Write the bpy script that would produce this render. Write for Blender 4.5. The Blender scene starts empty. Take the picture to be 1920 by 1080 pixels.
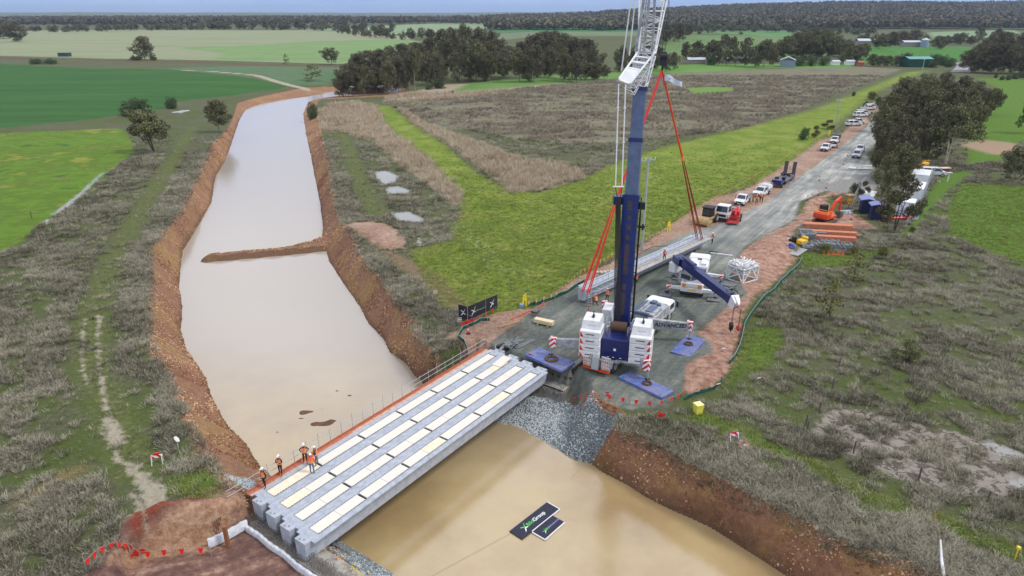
import bpy, bmesh, math, random
import numpy as np
from mathutils import Vector, Matrix
R = math.radians
rng = np.random.RandomState(7)
random.seed(7)
S = bpy.context.scene
C = S.collection
# ---------------------------------------------------------------- camera, sky, sun, exposure
H, PITCH, F = 33.0, R(22.0), 1280.0
cam_d = bpy.data.cameras.new('camera'); cam = bpy.data.objects.new('camera', cam_d); C.objects.link(cam)
cam_d.sensor_width = 36; cam_d.lens = 24; cam_d.clip_start = .5; cam_d.clip_end = 40000
cam.location = (0, 0, H); cam.rotation_euler = (R(90) - PITCH, 0, 0); S.camera = cam
W = bpy.data.worlds.new('World'); S.world = W; W.use_nodes = True
nt = W.node_tree; nt.nodes.clear()
def wn(t): return nt.nodes.new(t)
out = wn('ShaderNodeOutputWorld'); bg = wn('ShaderNodeBackground'); sky = wn('ShaderNodeTexSky')
sky.sky_type = 'NISHITA'; sky.sun_disc = False; sky.sun_elevation = R(52); sky.sun_rotation = R(105); sky.altitude = 150
tc = wn('ShaderNodeTexCoord'); mp = wn('ShaderNodeMapping'); mp.inputs['Scale'].default_value = (1, 1, 3.2)
no = wn('ShaderNodeTexNoise'); no.inputs['Scale'].default_value = 2.6; no.inputs['Detail'].default_value = 7; no.inputs['Roughness'].default_value = .62
cr = wn('ShaderNodeValToRGB'); cr.color_ramp.elements[0].position = .36; cr.color_ramp.elements[1].position = .60
cl = wn('ShaderNodeValToRGB'); cl.color_ramp.elements[0].position = .30; cl.color_ramp.elements[1].position = .70
cl.color_ramp.elements[0].color = (7.4, 7.6, 8.6, 1); cl.color_ramp.elements[1].color = (11.4, 11.4, 12.0, 1)
no2 = wn('ShaderNodeTexNoise'); no2.inputs['Scale'].default_value = 5; no2.inputs['Detail'].default_value = 6
sx = wn('ShaderNodeSeparateXYZ')
el = wn('ShaderNodeMapRange'); el.inputs['From Min'].default_value = 0.0; el.inputs['From Max'].default_value = .2
el.inputs['To Min'].default_value = .12; el.inputs['To Max'].default_value = .93
mm = wn('ShaderNodeMath'); mm.operation = 'MULTIPLY'
m2 = wn('ShaderNodeMath'); m2.operation = 'MAXIMUM'
lo = wn('ShaderNodeMapRange'); lo.inputs['From Min'].default_value = .05; lo.inputs['From Max'].default_value = .3; lo.inputs['To Max'].default_value = .92
mix = wn('ShaderNodeMix'); mix.data_type = 'RGBA'
tint = wn('ShaderNodeMix'); tint.data_type = 'RGBA'; tint.inputs[0].default_value = .8; tint.inputs[7].default_value = (2.8, 4.9, 9.6, 1)
L = nt.links.new
L(tc.outputs['Generated'], mp.inputs['Vector']); L(mp.outputs[0], no.inputs['Vector']); L(mp.outputs[0], no2.inputs['Vector'])
L(no.outputs['Fac'], cr.inputs[0]); L(no2.outputs['Fac'], cl.inputs[0]); L(tc.outputs['Generated'], sx.inputs[0])
L(sx.outputs[2], el.inputs[0]); L(sx.outputs[2], lo.inputs[0]); L(cr.outputs[0], mm.inputs[0]); L(el.outputs[0], mm.inputs[1])
L(mm.outputs[0], m2.inputs[0]); L(lo.outputs[0], m2.inputs[1]); L(m2.outputs[0], mix.inputs[0])
L(sky.outputs[0], tint.inputs[6]); L(tint.outputs[2], mix.inputs[6]); L(cl.outputs[0], mix.inputs[7]); L(mix.outputs[2], bg.inputs[0]); L(bg.outputs[0], out.inputs[0])
bg.inputs[1].default_value = .08
sd = bpy.data.lights.new('sun', 'SUN'); sun = bpy.data.objects.new('sun', sd); C.objects.link(sun)
sd.energy = 1.5; sd.angle = R(11); sd.color = (1, .96, .9)
sun.rotation_euler = (R(38), 0, R(-35) + math.pi * 0)
_el, _az = R(52), R(105)
sundir = Vector((math.sin(_az) * math.cos(_el), math.cos(_az) * math.cos(_el), math.sin(_el)))
sun.rotation_euler = (-sundir).to_track_quat('-Z', 'Y').to_euler()
S.view_settings.view_transform = 'Standard'; S.view_settings.look = 'None'; S.view_settings.exposure = 0.4; S.view_settings.gamma = 1
S.render.engine = 'CYCLES'
try:
    S.cycles.max_bounces = 6; S.cycles.diffuse_bounces = 2; S.cycles.glossy_bounces = 3; S.cycles.transparent_max_bounces = 8; S.cycles.caustics_reflective = False
except Exception: pass
# ---------------------------------------------------------------- projection helpers (photo point -> place on the ground)
sP, cP = math.sin(PITCH), math.cos(PITCH)
def at(x, y, z=0.0):
    u = (x - 960) / F; v = (540 - y) / F
    t = (H - z) / (sP - v * cP)
    return Vector((u * t, (cP + v * sP) * t, z))
def depth(x, y, z=0.0):
    v = (540 - y) / F
    return (H - z) / (sP - v * cP)
def top_z(Y, py):                       # height at which a point Y metres away shows at row py
    v = (540 - py) / F
    return H - Y * (sP - v * cP) / (cP + v * sP)
def atY(px, py, Y):                     # point on the ray at ground distance Y
    z = top_z(Y, py); t = Y * cP + (H - z) * sP
    return Vector(((px - 960) / F * t, Y, z))
def w2(pts, z=0.0): return np.array([tuple(at(x, y, z))[:2] for x, y in pts])
# ---------------------------------------------------------------- numpy noise
def _hash(ix, iy, s):
    n = (ix * 374761393 + iy * 668265263 + s * 982451653) & 0x7fffffff
    n = ((n ^ (n >> 13)) * 1274126177) & 0x7fffffff
    return ((n ^ (n >> 16)) & 0xffff) / 65535.0
def vnoise(x, y, s=0):
    x = np.asarray(x, float); y = np.asarray(y, float)
    ix = np.floor(x).astype(np.int64); iy = np.floor(y).astype(np.int64); fx = x - ix; fy = y - iy
    fx = fx * fx * (3 - 2 * fx); fy = fy * fy * (3 - 2 * fy)
    a = _hash(ix, iy, s); b = _hash(ix + 1, iy, s); c = _hash(ix, iy + 1, s); d = _hash(ix + 1, iy + 1, s)
    return (a * (1 - fx) + b * fx) * (1 - fy) + (c * (1 - fx) + d * fx) * fy
def fbm(x, y, s=0, o=4):
    r = 0; a = .5; f = 1
    for i in range(o): r = r + a * vnoise(x * f, y * f, s + i * 17); a *= .5; f *= 2.03
    return r / (1 - .5 ** o)
def sdf(px, py, poly):
    "signed distance to a polygon, positive inside"
    px = np.asarray(px, float); py = np.asarray(py, float)
    d = np.full(px.shape, 1e18); ins = np.zeros(px.shape, bool); n = len(poly)
    for i in range(n):
        ax, ay = poly[i]; bx, by = poly[(i + 1) % n]
        ex, ey = bx - ax, by - ay; wx = px - ax; wy = py - ay
        q = np.clip((wx * ex + wy * ey) / (ex * ex + ey * ey + 1e-12), 0, 1)
        d = np.minimum(d, (wx - ex * q) ** 2 + (wy - ey * q) ** 2)
        if ay != by:
            c = ((ay > py) != (by > py)) & (px < (bx - ax) * (py - ay) / (by - ay) + ax); ins ^= c
    d = np.sqrt(d); return np.where(ins, d, -d)
def ldist(px, py, line):
    d = np.full(np.shape(px), 1e18)
    for i in range(len(line) - 1):
        ax, ay = line[i]; bx, by = line[i + 1]; ex, ey = bx - ax, by - ay; wx = px - ax; wy = py - ay
        q = np.clip((wx * ex + wy * ey) / (ex * ex + ey * ey + 1e-12), 0, 1)
        d = np.minimum(d, (wx - ex * q) ** 2 + (wy - ey * q) ** 2)
    return np.sqrt(d)
def sstep(a, b, x):
    t = np.clip((x - a) / (b - a), 0, 1); return t * t * (3 - 2 * t)
# ---------------------------------------------------------------- materials
def lin(c): return tuple((v / 255 / 12.92) if v / 255 <= .04045 else ((v / 255 + .055) / 1.055) ** 2.4 for v in c[:3]) + (1,)
MATS = {}
def mat(name, rgb, rough=.6, metal=0.0, var=.12, scale=3.0, spec=.5, rgb2=None, bump=0.0, bscale=30, alpha=1.0, stripes=None, obj_var=0.0):
    "procedural paint / stone / cloth: base colour with noise-driven wear, optional second tone and bump"
    if name in MATS: return MATS[name]
    m = bpy.data.materials.new(name); m.use_nodes = True; n = m.node_tree; b = n.nodes['Principled BSDF']
    b.inputs['Roughness'].default_value = rough; b.inputs['Metallic'].default_value = metal; b.inputs['Specular IOR Level'].default_value = spec
    c = lin(rgb); c2 = lin(rgb2) if rgb2 else tuple(v * (1 - var) for v in c[:3]) + (1,)
    t = n.nodes.new('ShaderNodeTexCoord'); z = n.nodes.new('ShaderNodeTexNoise'); z.inputs['Scale'].default_value = scale; z.inputs['Detail'].default_value = 6; z.inputs['Roughness'].default_value = .65
    r = n.nodes.new('ShaderNodeValToRGB'); r.color_ramp.elements[0].position = .38; r.color_ramp.elements[1].position = .62
    r.color_ramp.elements[0].color = c; r.color_ramp.elements[1].color = c2
    n.links.new(t.outputs['Object'], z.inputs['Vector']); n.links.new(z.outputs['Fac'], r.inputs[0])
    src = r.outputs[0]
    if obj_var:
        oi = n.nodes.new('ShaderNodeObjectInfo'); hs = n.nodes.new('ShaderNodeHueSaturation'); mr = n.nodes.new('ShaderNodeMapRange')
        mr.inputs['To Min'].default_value = 1 - obj_var; mr.inputs['To Max'].default_value = 1 + obj_var
        n.links.new(oi.outputs['Random'], mr.inputs[0]); n.links.new(mr.outputs[0], hs.inputs['Value']); n.links.new(src, hs.inputs['Color']); src = hs.outputs[0]
    n.links.new(src, b.inputs['Base Color'])
    if bump:
        z2 = n.nodes.new('ShaderNodeTexNoise'); z2.inputs['Scale'].default_value = bscale; z2.inputs['Detail'].default_value = 5
        bp = n.nodes.new('ShaderNodeBump'); bp.inputs['Strength'].default_value = bump; bp.inputs['Distance'].default_value = .05
        n.links.new(t.outputs['Object'], z2.inputs['Vector']); n.links.new(z2.outputs['Fac'], bp.inputs['Height']); n.links.new(bp.outputs[0], b.inputs['Normal'])
    if alpha < 1: b.inputs['Alpha'].default_value = alpha
    MATS[name] = m; return m
# ---------------------------------------------------------------- mesh builder
class MB:
    def __init__(s): s.v = []; s.f = []; s.m = []; s.M = Matrix.Identity(4)
    def add(s, vs, fs, mi=0):
        o = len(s.v); s.v += [tuple(s.M @ Vector(v)) for v in vs]; s.f += [tuple(i + o for i in f) for f in fs]; s.m += [mi] * len(fs); return s
    def box(s, x0, y0, z0, x1, y1, z1, mi=0, tx=0, ty=0, bev=0):
        "axis box; tx, ty shrink the top"
        if bev > 0:
            b = bev; vs = []
            for z, k in ((z0, b), (z0 + b, 0), (z1 - b, 0), (z1, b)):
                q = 0 if k == 0 else b
                a0, a1, c0, c1 = x0 + q, x1 - q, y0 + q, y1 - q
                e = b
                vs += [(a0 + e, c0, z), (a1 - e, c0, z), (a1, c0 + e, z), (a1, c1 - e, z), (a1 - e, c1, z), (a0 + e, c1, z), (a0, c1 - e, z), (a0, c0 + e, z)]
            fs = [tuple(reversed(range(8))), tuple(range(24, 32))]
            for l in range(3):
                for i in range(8): j = (i + 1) % 8; fs.append((l * 8 + i, l * 8 + j, l * 8 + 8 + j, l * 8 + 8 + i))
            return s.add(vs, fs, mi)
        vs = [(x0, y0, z0), (x1, y0, z0), (x1, y1, z0), (x0, y1, z0), (x0 + tx, y0 + ty, z1), (x1 - tx, y0 + ty, z1), (x1 - tx, y1 - ty, z1), (x0 + tx, y1 - ty, z1)]
        return s.add(vs, [(3, 2, 1, 0), (4, 5, 6, 7), (0, 1, 5, 4), (1, 2, 6, 5), (2, 3, 7, 6), (3, 0, 4, 7)], mi)
    def bar(s, a, b, w, h=None, mi=0, up=(0, 0, 1), w2=None, h2=None):
        a = Vector(a); b = Vector(b); h = w if h is None else h; w2 = w if w2 is None else w2; h2 = h if h2 is None else h2
        d = (b - a); 
        if d.length < 1e-6: return s
        d.normalize(); u = Vector(up)
        if abs(d.dot(u)) > .98: u = Vector((0, 1, 0))
        sd_ = d.cross(u).normalized(); u = sd_.cross(d).normalized(); vs = []
        for p, ww, hh in ((a, w, h), (b, w2, h2)):
            for i, j in ((-1, -1), (1, -1), (1, 1), (-1, 1)): vs.append(p + sd_ * (i * ww / 2) + u * (j * hh / 2))
        return s.add(vs, [(3, 2, 1, 0), (4, 5, 6, 7), (0, 1, 5, 4), (1, 2, 6, 5), (2, 3, 7, 6), (3, 0, 4, 7)], mi)
    def tube(s, a, b, r, r2=None, n=8, mi=0, cap=True):
        a = Vector(a); b = Vector(b); r2 = r if r2 is None else r2; d = (b - a)
        if d.length < 1e-6: return s
        d.normalize(); u = Vector((0, 0, 1)) if abs(d.z) < .95 else Vector((1, 0, 0)); x = d.cross(u).normalized(); y = x.cross(d); vs = []
        for p, q in ((a, r), (b, r2)):
            for i in range(n): t = 2 * math.pi * i / n; vs.append(p + x * math.cos(t) * q + y * math.sin(t) * q)
        fs = [(i, (i + 1) % n, n + (i + 1) % n, n + i) for i in range(n)]
        if cap: fs += [tuple(reversed(range(n))), tuple(range(n, 2 * n))]
        return s.add(vs, fs, mi)
    def path(s, pts, r, n=5, mi=0):
        for i in range(len(pts) - 1): s.tube(pts[i], pts[i + 1], r, n=n, mi=mi)
        return s
    def prism(s, prof, y0, y1, mi=0, axis='y', in0=0, in1=0):
        "profile of (x,z) pairs extruded along y"
        n = len(prof); vs = []
        for y in (y0, y1): vs += [(p[0], y, p[1]) for p in prof]
        if axis == 'x': vs = [(v[1], v[0], v[2]) for v in vs]
        if axis == 'z': vs = [(v[0], v[2], v[1]) for v in vs]
        fs = [tuple(range(n)), tuple(reversed(range(n, 2 * n)))] + [(i, n + i, n + (i + 1) % n, (i + 1) % n) for i in range(n)]
        return s.add(vs, fs, mi)
    def wheel(s, x, y, z, r, w, mi=0, mi2=1, n=16):
        s.tube((x, y - w / 2, z), (x, y + w / 2, z), r, n=n, mi=mi); s.tube((x, y - w / 2 - .015, z), (x, y + w / 2 + .015, z), r * .55, n=10, mi=mi2); return s
    def build(s, name, mats, parent=None, smooth=False, mtx=None):
        me = bpy.data.meshes.new(name); me.from_pydata([tuple(v) for v in s.v], [], s.f)
        if not isinstance(mats, (list, tuple)): mats = [mats]
        for m in mats: me.materials.append(m)
        if len(mats) > 1: me.polygons.foreach_set('material_index', s.m)
        b = bmesh.new(); b.from_mesh(me); bmesh.ops.recalc_face_normals(b, faces=b.faces); b.to_mesh(me); b.free()
        if smooth: me.polygons.foreach_set('use_smooth', [True] * len(me.polygons))
        me.update(); o = bpy.data.objects.new(name, me); C.objects.link(o)
        if parent: o.parent = parent
        if mtx is not None: o.matrix_local = mtx
        return o
def tag(o, label=None, cat=None, group=None, kind=None):
    if label: o['label'] = label
    if cat: o['category'] = cat
    if group: o['group'] = group
    if kind: o['kind'] = kind
    return o
def thing(name, loc, rz, label, cat, group=None):
    o = bpy.data.objects.new(name, None); C.objects.link(o); o.location = loc; o.rotation_euler = (0, 0, rz); o.empty_display_size = .3
    return tag(o, label, cat, group)
KIDS = {}
def copy_tree(o, loc=None, rz=None, label=None, parent=None, scale=None):
    c = o.copy(); C.objects.link(c)
    if parent: c.parent = parent
    for ch in list(o.children): copy_tree(ch, parent=c)
    if loc is not None: c.location = loc
    if rz is not None: c.rotation_euler = (0, 0, rz)
    if scale is not None: c.scale = scale
    if label: c['label'] = label
    return c
def npmesh(name, V, Fq, mats, parent=None, smooth=False, mi=None, attrs=None):
    "fast mesh from numpy; Fq (n,k) equal-size faces"
    me = bpy.data.meshes.new(name); V = np.asarray(V, np.float32); Fq = np.asarray(Fq, np.int32); k = Fq.shape[1]; n = len(Fq)
    me.vertices.add(len(V)); me.vertices.foreach_set('co', V.ravel()); me.loops.add(n * k); me.loops.foreach_set('vertex_index', Fq.ravel())
    me.polygons.add(n); me.polygons.foreach_set('loop_start', np.arange(0, n * k, k, dtype=np.int32)); me.polygons.foreach_set('loop_total', np.full(n, k, np.int32))
    if not isinstance(mats, (list, tuple)): mats = [mats]
    for m in mats: me.materials.append(m)
    if mi is not None: me.polygons.foreach_set('material_index', np.asarray(mi, np.int32))
    if smooth: me.polygons.foreach_set('use_smooth', np.ones(n, bool))
    for a, d in (attrs or {}).items():
        at_ = me.attributes.new(a, 'FLOAT', 'POINT'); at_.data.foreach_set('value', np.asarray(d, np.float32))
    me.update(); me.validate(); o = bpy.data.objects.new(name, me); C.objects.link(o)
    if parent: o.parent = parent
    return o
# ---------------------------------------------------------------- the ground: zones taken from the photo, laid out on the land
WZ = -4.0
left_w = [(760,160),(700,163),(640,168),(583,181),(533,187),(480,197),(460,207),(448,227),(435,267),(423,300),(403,333),(397,380),(360,443),(343,470),(337,537),(343,577),(340,620),(350,653),(370,680),(390,710),(397,740),(413,770),(433,803),(460,827),(473,847),(490,873),(540,920),(600,980),(647,1020),(683,1040),(710,1057),(747,1080),(800,1180),(860,1400)]
right_w = [(760,171),(700,174),(640,178),(596,184),(577,190),(567,213),(573,253),(583,293),(590,333),(600,380),(605,427),(602,452),(560,459),(500,465),(440,470),(384,477),(388,482),(440,481),(500,476),(560,471),(610,468),(617,490),(640,527),(673,573),(690,607),(717,633),(730,660),(760,680),(780,707),(830,745),(880,770),(927,792),(973,803),(1007,823),(1040,843),(1077,863),(1107,870),(1140,890),(1173,907),(1207,930),(1240,947),(1280,965),(1330,987),(1367,1010),(1413,1040),(1477,1082),(1620,1180),(1900,1400)]
WATER = np.vstack([w2(left_w, WZ), w2(right_w, WZ)[::-1]])
left_o = [(760,154),(700,156),(640,160),(567,165),(493,180),(447,193),(437,217),(420,247),(400,277),(377,320),(360,347),(353,367),(337,400),(307,433),(280,470),(283,527),(280,587),(287,660),(310,693),(317,713),(337,757),(360,803),(377,847),(403,877),(427,907)]
left_o2 = [(500,985),(560,1060),(640,1180),(700,1400)]
right_o = [(760,178),(700,181),(650,184),(597,186),(589,205),(597,220),(603,260),(617,300),(623,353),(630,380),(640,417),(650,427),(660,447),(677,480),(707,517),(740,560),(767,590),(787,633),(807,660),(827,677)]
right_o2 = [(900,715),(1000,752),(1070,758),(1120,752),(1160,768),(1163,785),(1150,807),(1187,813),(1240,837),(1280,864),(1340,893),(1413,933),(1513,977),(1540,1000),(1613,1033),(1680,1047),(1747,1073),(1900,1150),(2200,1400)]
CT = np.vstack([w2(left_o[:6], -2.2), w2(left_o[6:9], -1), w2(left_o[9:]), w2(left_o2, -1.6), (w2(right_o2[:0]) if 0 else np.vstack([w2(right_o[:5], -2.2), w2(right_o[5:]), w2(right_o2[:3], -2.6), w2(right_o2[3:])]))[::-1]])
# bridge frame
E_ = Vector((.582, .813, 0)); N_ = Vector((.813, -.582, 0)); BO = Vector((-18.96, 40.36, 0))
def br(e, n, z=0): return BO + E_ * e + N_ * n + Vector((0, 0, z))
def brp(l): return np.array([tuple(br(e, n))[:2] for e, n in l])
PIT = np.vstack([w2([(205,1110),(215,1050),(240,1022),(300,1002),(345,990),(385,975),(440,962)], -.6), brp([(1.0,-2.2),(2.0,9.6),(-2,16),(-14,16)])])
FARCUT = brp([(27.8,-3.2),(30.35,-3.2),(30.25,9.3),(27.8,9.3)])
FARTOE = brp([(20,-4),(28.7,-4),(28.7,9.0),(29.6,9.2),(29.4,10.2),(27.3,11.8),(20,12)])
MOUNDS = [  # x, y px, height, radius a, b, angle
 (1540,385,1.5,5.5,3.0,.5),(1450,470,1.4,6,3.5,.7),(1490,440,1.0,6,2.5,.6),(1395,560,.5,3,5,-.2),(1330,690,.45,5,4,.4),(1350,700,.3,4,4,.1),(285,1055,.9,3.6,2.6,.3),(330,965,.8,4.5,.9,.35),(280,985,.7,3.0,.8,.5),(1092,742,1.0,1.5,1.2,0),(700,440,.6,9,4,.2),(640,440,.5,5,5,0)]
DIKE = w2([(600,462),(540,468),(440,477),(388,481)], -3.4)
rr_a = np.vstack([w2([p_[:2]], p_[2]) for p_ in ((925,793,-4),(880,760,-3),(960,740,-2.7),(1050,752,-2.7),(1085,752,-1.8),(1120,760,.0),(1155,772,.1),(1166,788,-.2),(1160,805,-1.2),(1125,848,-3),(1098,870,-4))])
rr_b = np.vstack([w2([(430,915),(470,895),(500,925)], -1.5), brp([(1.5,-2),(3.2,9.5)]), w2([(600,1040),(700,1100),(760,1090),(700,1030),(640,995)], -3)])
def zg(x, y):
    x = np.asarray(x, float); y = np.asarray(y, float)
    near = (np.abs(x) < 250) & (y < 420); z = np.zeros(x.shape)
    z += (fbm(x / 9, y / 9, 3) - .5) * .35 * sstep(0, 8, np.abs(y - 60) + 3) 
    dist = np.sqrt(x * x + y * y)
    z += (fbm(x / 400, y / 400, 5) - .5) * 8 * sstep(500, 1400, dist)
    # wooded rise on the right, low ranges far off
    z += 62 * sstep(1400, 3300, y) * sstep(-700, 1500, x - .06 * y) * (.8 + .4 * fbm(x / 900, y / 900, 9)) * (1 - .6 * sstep(3500, 5200, y))
    z += 9 * sstep(520, 760, y) * sstep(-60, 40, x + .0 * y) * (1 - sstep(250, 420, x)) * (1 - sstep(900, 1300, y))
    z += 30 * sstep(6000, 9000, y) * (.3 + fbm(x / 1500, y / 2500, 11))
    if near.any():
        xn, yn = x[near], y[near]; zz = z[near]
        dW = sdf(xn, yn, WATER); dC = sdf(xn, yn, CT)
        pad = sstep(-3, 0, dC); zz = zz * (1 - .7 * pad)
        mounds = np.zeros(xn.shape)
        for mx, my, h, a, b, ang in MOUNDS:
            c = at(mx, my); dx = xn - c.x; dy = yn - c.y; ca, sa = math.cos(ang), math.sin(ang)
            q = ((dx * ca + dy * sa) / a) ** 2 + ((-dx * sa + dy * ca) / b) ** 2
            mounds += h * np.exp(-q * 1.2) * (.75 + .5 * fbm(xn * .9, yn * .9, 21))
        zz += mounds
        b = np.clip(-dW, 0, None); o = np.clip(dC, 0, None)
        f = o / (o + b + 1e-6)
        slope = (dC > 0) & (dW <= 0)
        n2 = (fbm(xn * .8, yn * .8, 31) - .5) + .8 * (fbm(xn * 2.1, yn * 2.1, 33) - .5)
        sT = sdf(xn, yn, FARTOE); sfT = np.where((xn - BO.x) * N_.x + (yn - BO.y) * N_.y > 9.1, 1.5, .25); qf = sstep(0, 1, (sT + sfT) / (sfT + .35)); zz = zz * (1 - qf) - 2.75 * qf
        lowf = 2.2 * sstep(175, 235, yn) * sstep(70, 12, -dC); zz = zz - lowf; zt = zz
        zz = np.where(slope, zt * (1 - f) + (WZ - .12) * f + n2 * (.62 - .4 * sstep(-1, 1, np.maximum(sdf(xn, yn, rr_a), sdf(xn, yn, rr_b)))) * np.sqrt(np.clip(f * (1.06 - f), 0, 1)) * (1 - .55 * qf), zz)
        zz = np.where(dW > 0, WZ - .12 - np.clip(dW * .45, 0, 1.6), zz)
        dk = ldist(xn, yn, DIKE); zz = np.maximum(zz, WZ - .5 + 1.25 * np.exp(-(dk / 1.1) ** 2) + n2 * .2 * (dk < 2.5) - (dk > 3) * 9)
        # small mud bars upstream of the bridge
        for mx, my, a, bb in ((575,773,1.2,.6),(568,784,.7,.4),(600,795,1.8,.7),(620,788,1.2,.5),(497,804,.5,.16),(510,797,.4,.14),(655,742,.45,.14),(641,770,.35,.12),(650,655,.5,.16),(604,768,.3,.1),(520,810,.3,.1),(632,733,.35,.1)):
            c = at(mx, my, WZ); q = ((xn - c.x) / a) ** 2 + ((yn - c.y) / bb) ** 2
            zz = np.maximum(zz, WZ - .3 + .42 * np.exp(-q) + n2 * .2 - (q > 4) * 9)
        p = sstep(-.1, 1.0, sdf(xn, yn, PIT)); zz = np.where(zz > -1.6, zz * (1 - p) + (-1.7 + mounds) * p, zz)
        p = sstep(.0, .4, sdf(xn, yn, FARCUT) + .05); zz = np.where(zz > -1.5, zz * (1 - p) - 1.7 * p, zz)
        z[near] = zz
    return z
def gz(x, y): return float(zg(np.array([x]), np.array([y]))[0])
def onG(px, py, dz=0):
    p = at(px, py); return Vector((p.x, p.y, gz(p.x, p.y) + dz))
# zones as photo polygons -> ground (z=0)
Z = {}
Z['crop'] = [(-700,118),(0,120),(160,128),(320,131),(545,152),(520,158),(430,170),(330,182),(300,196),(150,222),(0,240),(-900,280)]
Z['olive'] = [(-900,300),(0,250),(120,242),(225,233),(248,262),(252,285),(215,315),(150,372),(100,405),(40,452),(-30,492),(-700,800)]
Z['pale'] = [(-3000,57),(0,60),(330,57),(600,57),(730,62),(770,70),(790,90),(640,120),(400,113),(200,110),(0,105),(-2500,95)]
Z['palegreen'] = [(420,100),(330,90),(480,85),(600,78),(720,74),(790,78),(640,118),(400,112)]
Z['sedge'] = [(300,128),(430,124),(640,125),(640,150),(545,151),(400,137)]
Z['green'] = [(700,188),(728,190),(760,212),(800,245),(850,285),(893,325),(950,358),(1010,362),(1090,338),(1150,308),(1215,285),(1300,262),(1400,240),(1530,205),(1700,136),(1740,132),(1640,172),(1560,240),(1540,262),(1500,290),(1440,335),(1340,372),(1230,440),(1100,510),(1000,575),(945,600),(900,590),(830,575),(790,520),(770,470),(850,450),(870,380),(800,290),(755,262),(735,235)]
Z['weed'] = [(740,190),(850,178),(960,166),(1140,150),(1300,133),(1500,128),(1620,125),(1690,130),(1600,165),(1500,205),(1380,242),(1210,262),(1080,270),(980,262),(880,240),(790,230)]
Z['weedgreen'] = [(1285,166),(1320,163),(1375,164),(1375,172),(1300,176)]
Z['gfar1'] = [(925,56),(1060,52),(1200,56),(1200,66),(1080,64),(930,64)]
Z['gfar1b'] = [(920,66),(1080,66),(1210,68),(1210,84),(920,84)]
Z['gfar2'] = [(1250,66),(1300,55),(1480,56),(1490,68),(1380,72),(1290,76)]
Z['gfar3'] = [(1600,90),(1650,86),(1800,86),(1860,90),(1850,105),(1780,118),(1640,120),(1590,112)]
Z['gfar4'] = [(1200,125),(1290,121),(1600,120),(1600,126),(1440,128),(1200,140)]
Z['gfar5'] = [(1250,86),(1290,82),(1600,82),(1560,112),(1290,108),(1230,104)]
Z['gfar6'] = [(560,55),(760,46),(1040,40),(1060,50),(860,56),(770,68)]
Z['gfar7'] = [(1740,60),(1900,56),(1920,64),(1760,78)]
Z['gmid'] = [(840,165),(880,150),(1130,136),(1200,132),(1200,145),(960,163)]
Z['rgreen'] = [(1830,145),(1920,150),(2600,150),(2700,250),(2000,270),(1920,262),(1880,300),(1810,310),(1815,260),(1840,205),(1870,165)]
Z['rgreen2'] = [(1800,345),(1860,345),(1925,350),(2500,350),(2600,620),(1925,500),(1840,470),(1780,440),(1770,400)]
Z['rgreen3'] = [(1670,440),(1700,430),(1760,330),(1800,320),(1830,322),(1790,350),(1740,400),(1715,440)]
Z['lushA'] = [(1390,625),(1430,610),(1470,615),(1478,650),(1440,690),(1395,712),(1360,735),(1365,700)]
Z['lushB'] = [(1480,470),(1560,478),(1650,470),(1650,482),(1570,500),(1500,500)]
Z['lushC'] = [(330,885),(400,880),(425,925),(400,945),(340,940),(310,925)]
Z['lushD'] = [(1290,745),(1330,770),(1500,850),(1620,920),(1750,960),(1925,1030),(1925,1060),(1780,1000),(1640,950),(1520,880),(1400,840),(1290,790)]
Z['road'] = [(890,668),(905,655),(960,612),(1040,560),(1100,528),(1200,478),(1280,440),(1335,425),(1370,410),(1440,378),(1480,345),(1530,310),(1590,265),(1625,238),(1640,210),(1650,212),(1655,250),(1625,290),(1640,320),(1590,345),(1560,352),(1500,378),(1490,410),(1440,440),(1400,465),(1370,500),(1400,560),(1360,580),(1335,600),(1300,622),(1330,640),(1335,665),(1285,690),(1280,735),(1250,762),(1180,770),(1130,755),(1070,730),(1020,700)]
Z['clayR'] = [(1640,325),(1590,350),(1525,372),(1490,415),(1440,440),(1400,468),(1360,500),(1398,560),(1350,580),(1330,605),(1285,640),(1330,650),(1280,690),(1278,735),(1300,738),(1340,730),(1380,690),(1390,640),(1390,600),(1415,560),(1450,530),(1500,480),(1480,450),(1500,425),(1530,415),(1610,430),(1650,430),(1600,400),(1560,400),(1540,380),(1590,355)]
Z['clayL'] = [(790,640),(830,635),(880,600),(940,585),(1000,578),(1080,520),(1180,475),(1260,420),(1340,370),(1400,355),(1440,330),(1500,290),(1540,262),(1580,250),(1640,190),(1650,205),(1600,262),(1530,310),(1480,348),(1440,382),(1370,412),(1335,440),(1280,448),(1200,490),(1100,535),(1020,580),(950,620),(905,658),(860,690),(840,680),(870,640)]
Z['spur'] = [(640,425),(665,418),(700,415),(730,420),(765,452),(760,468),(720,470),(690,455),(660,445),(650,432)]
Z['trackmud'] = [(690,455),(745,470),(830,520),(880,570),(905,590),(870,600),(800,540),(740,500)]
Z['pitz'] = [(150,1120),(180,1070),(215,1045),(235,1020),(250,1000),(300,985),(330,960),(385,935),(450,930),(480,960),(600,1090),(620,1140)]
Z['claym'] = [(1066,740),(1098,730),(1118,742),(1108,757),(1068,760)]
Z['batter'] = [(205,1062),(222,1030),(262,1006),(345,966),(400,946),(440,925),(462,935),(430,965),(392,1000),(330,1015),(262,1032)]
Z['redlip'] = [(248,1000),(262,970),(320,945),(385,933),(392,940),(345,962),(300,985),(262,1004)]
Z['brownpatch'] = [(1790,270),(1850,262),(1900,268),(1920,275),(1910,290),(1860,290)]
Z['sandL'] = [(38,945),(60,915),(100,895),(150,875),(155,885),(100,910),(60,945)]
Z['mud'] = [(1525,800),(1560,762),(1650,775),(1790,810),(1925,850),(1930,930),(1900,935),(1790,925),(1680,895),(1590,860),(1530,825)]
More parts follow.
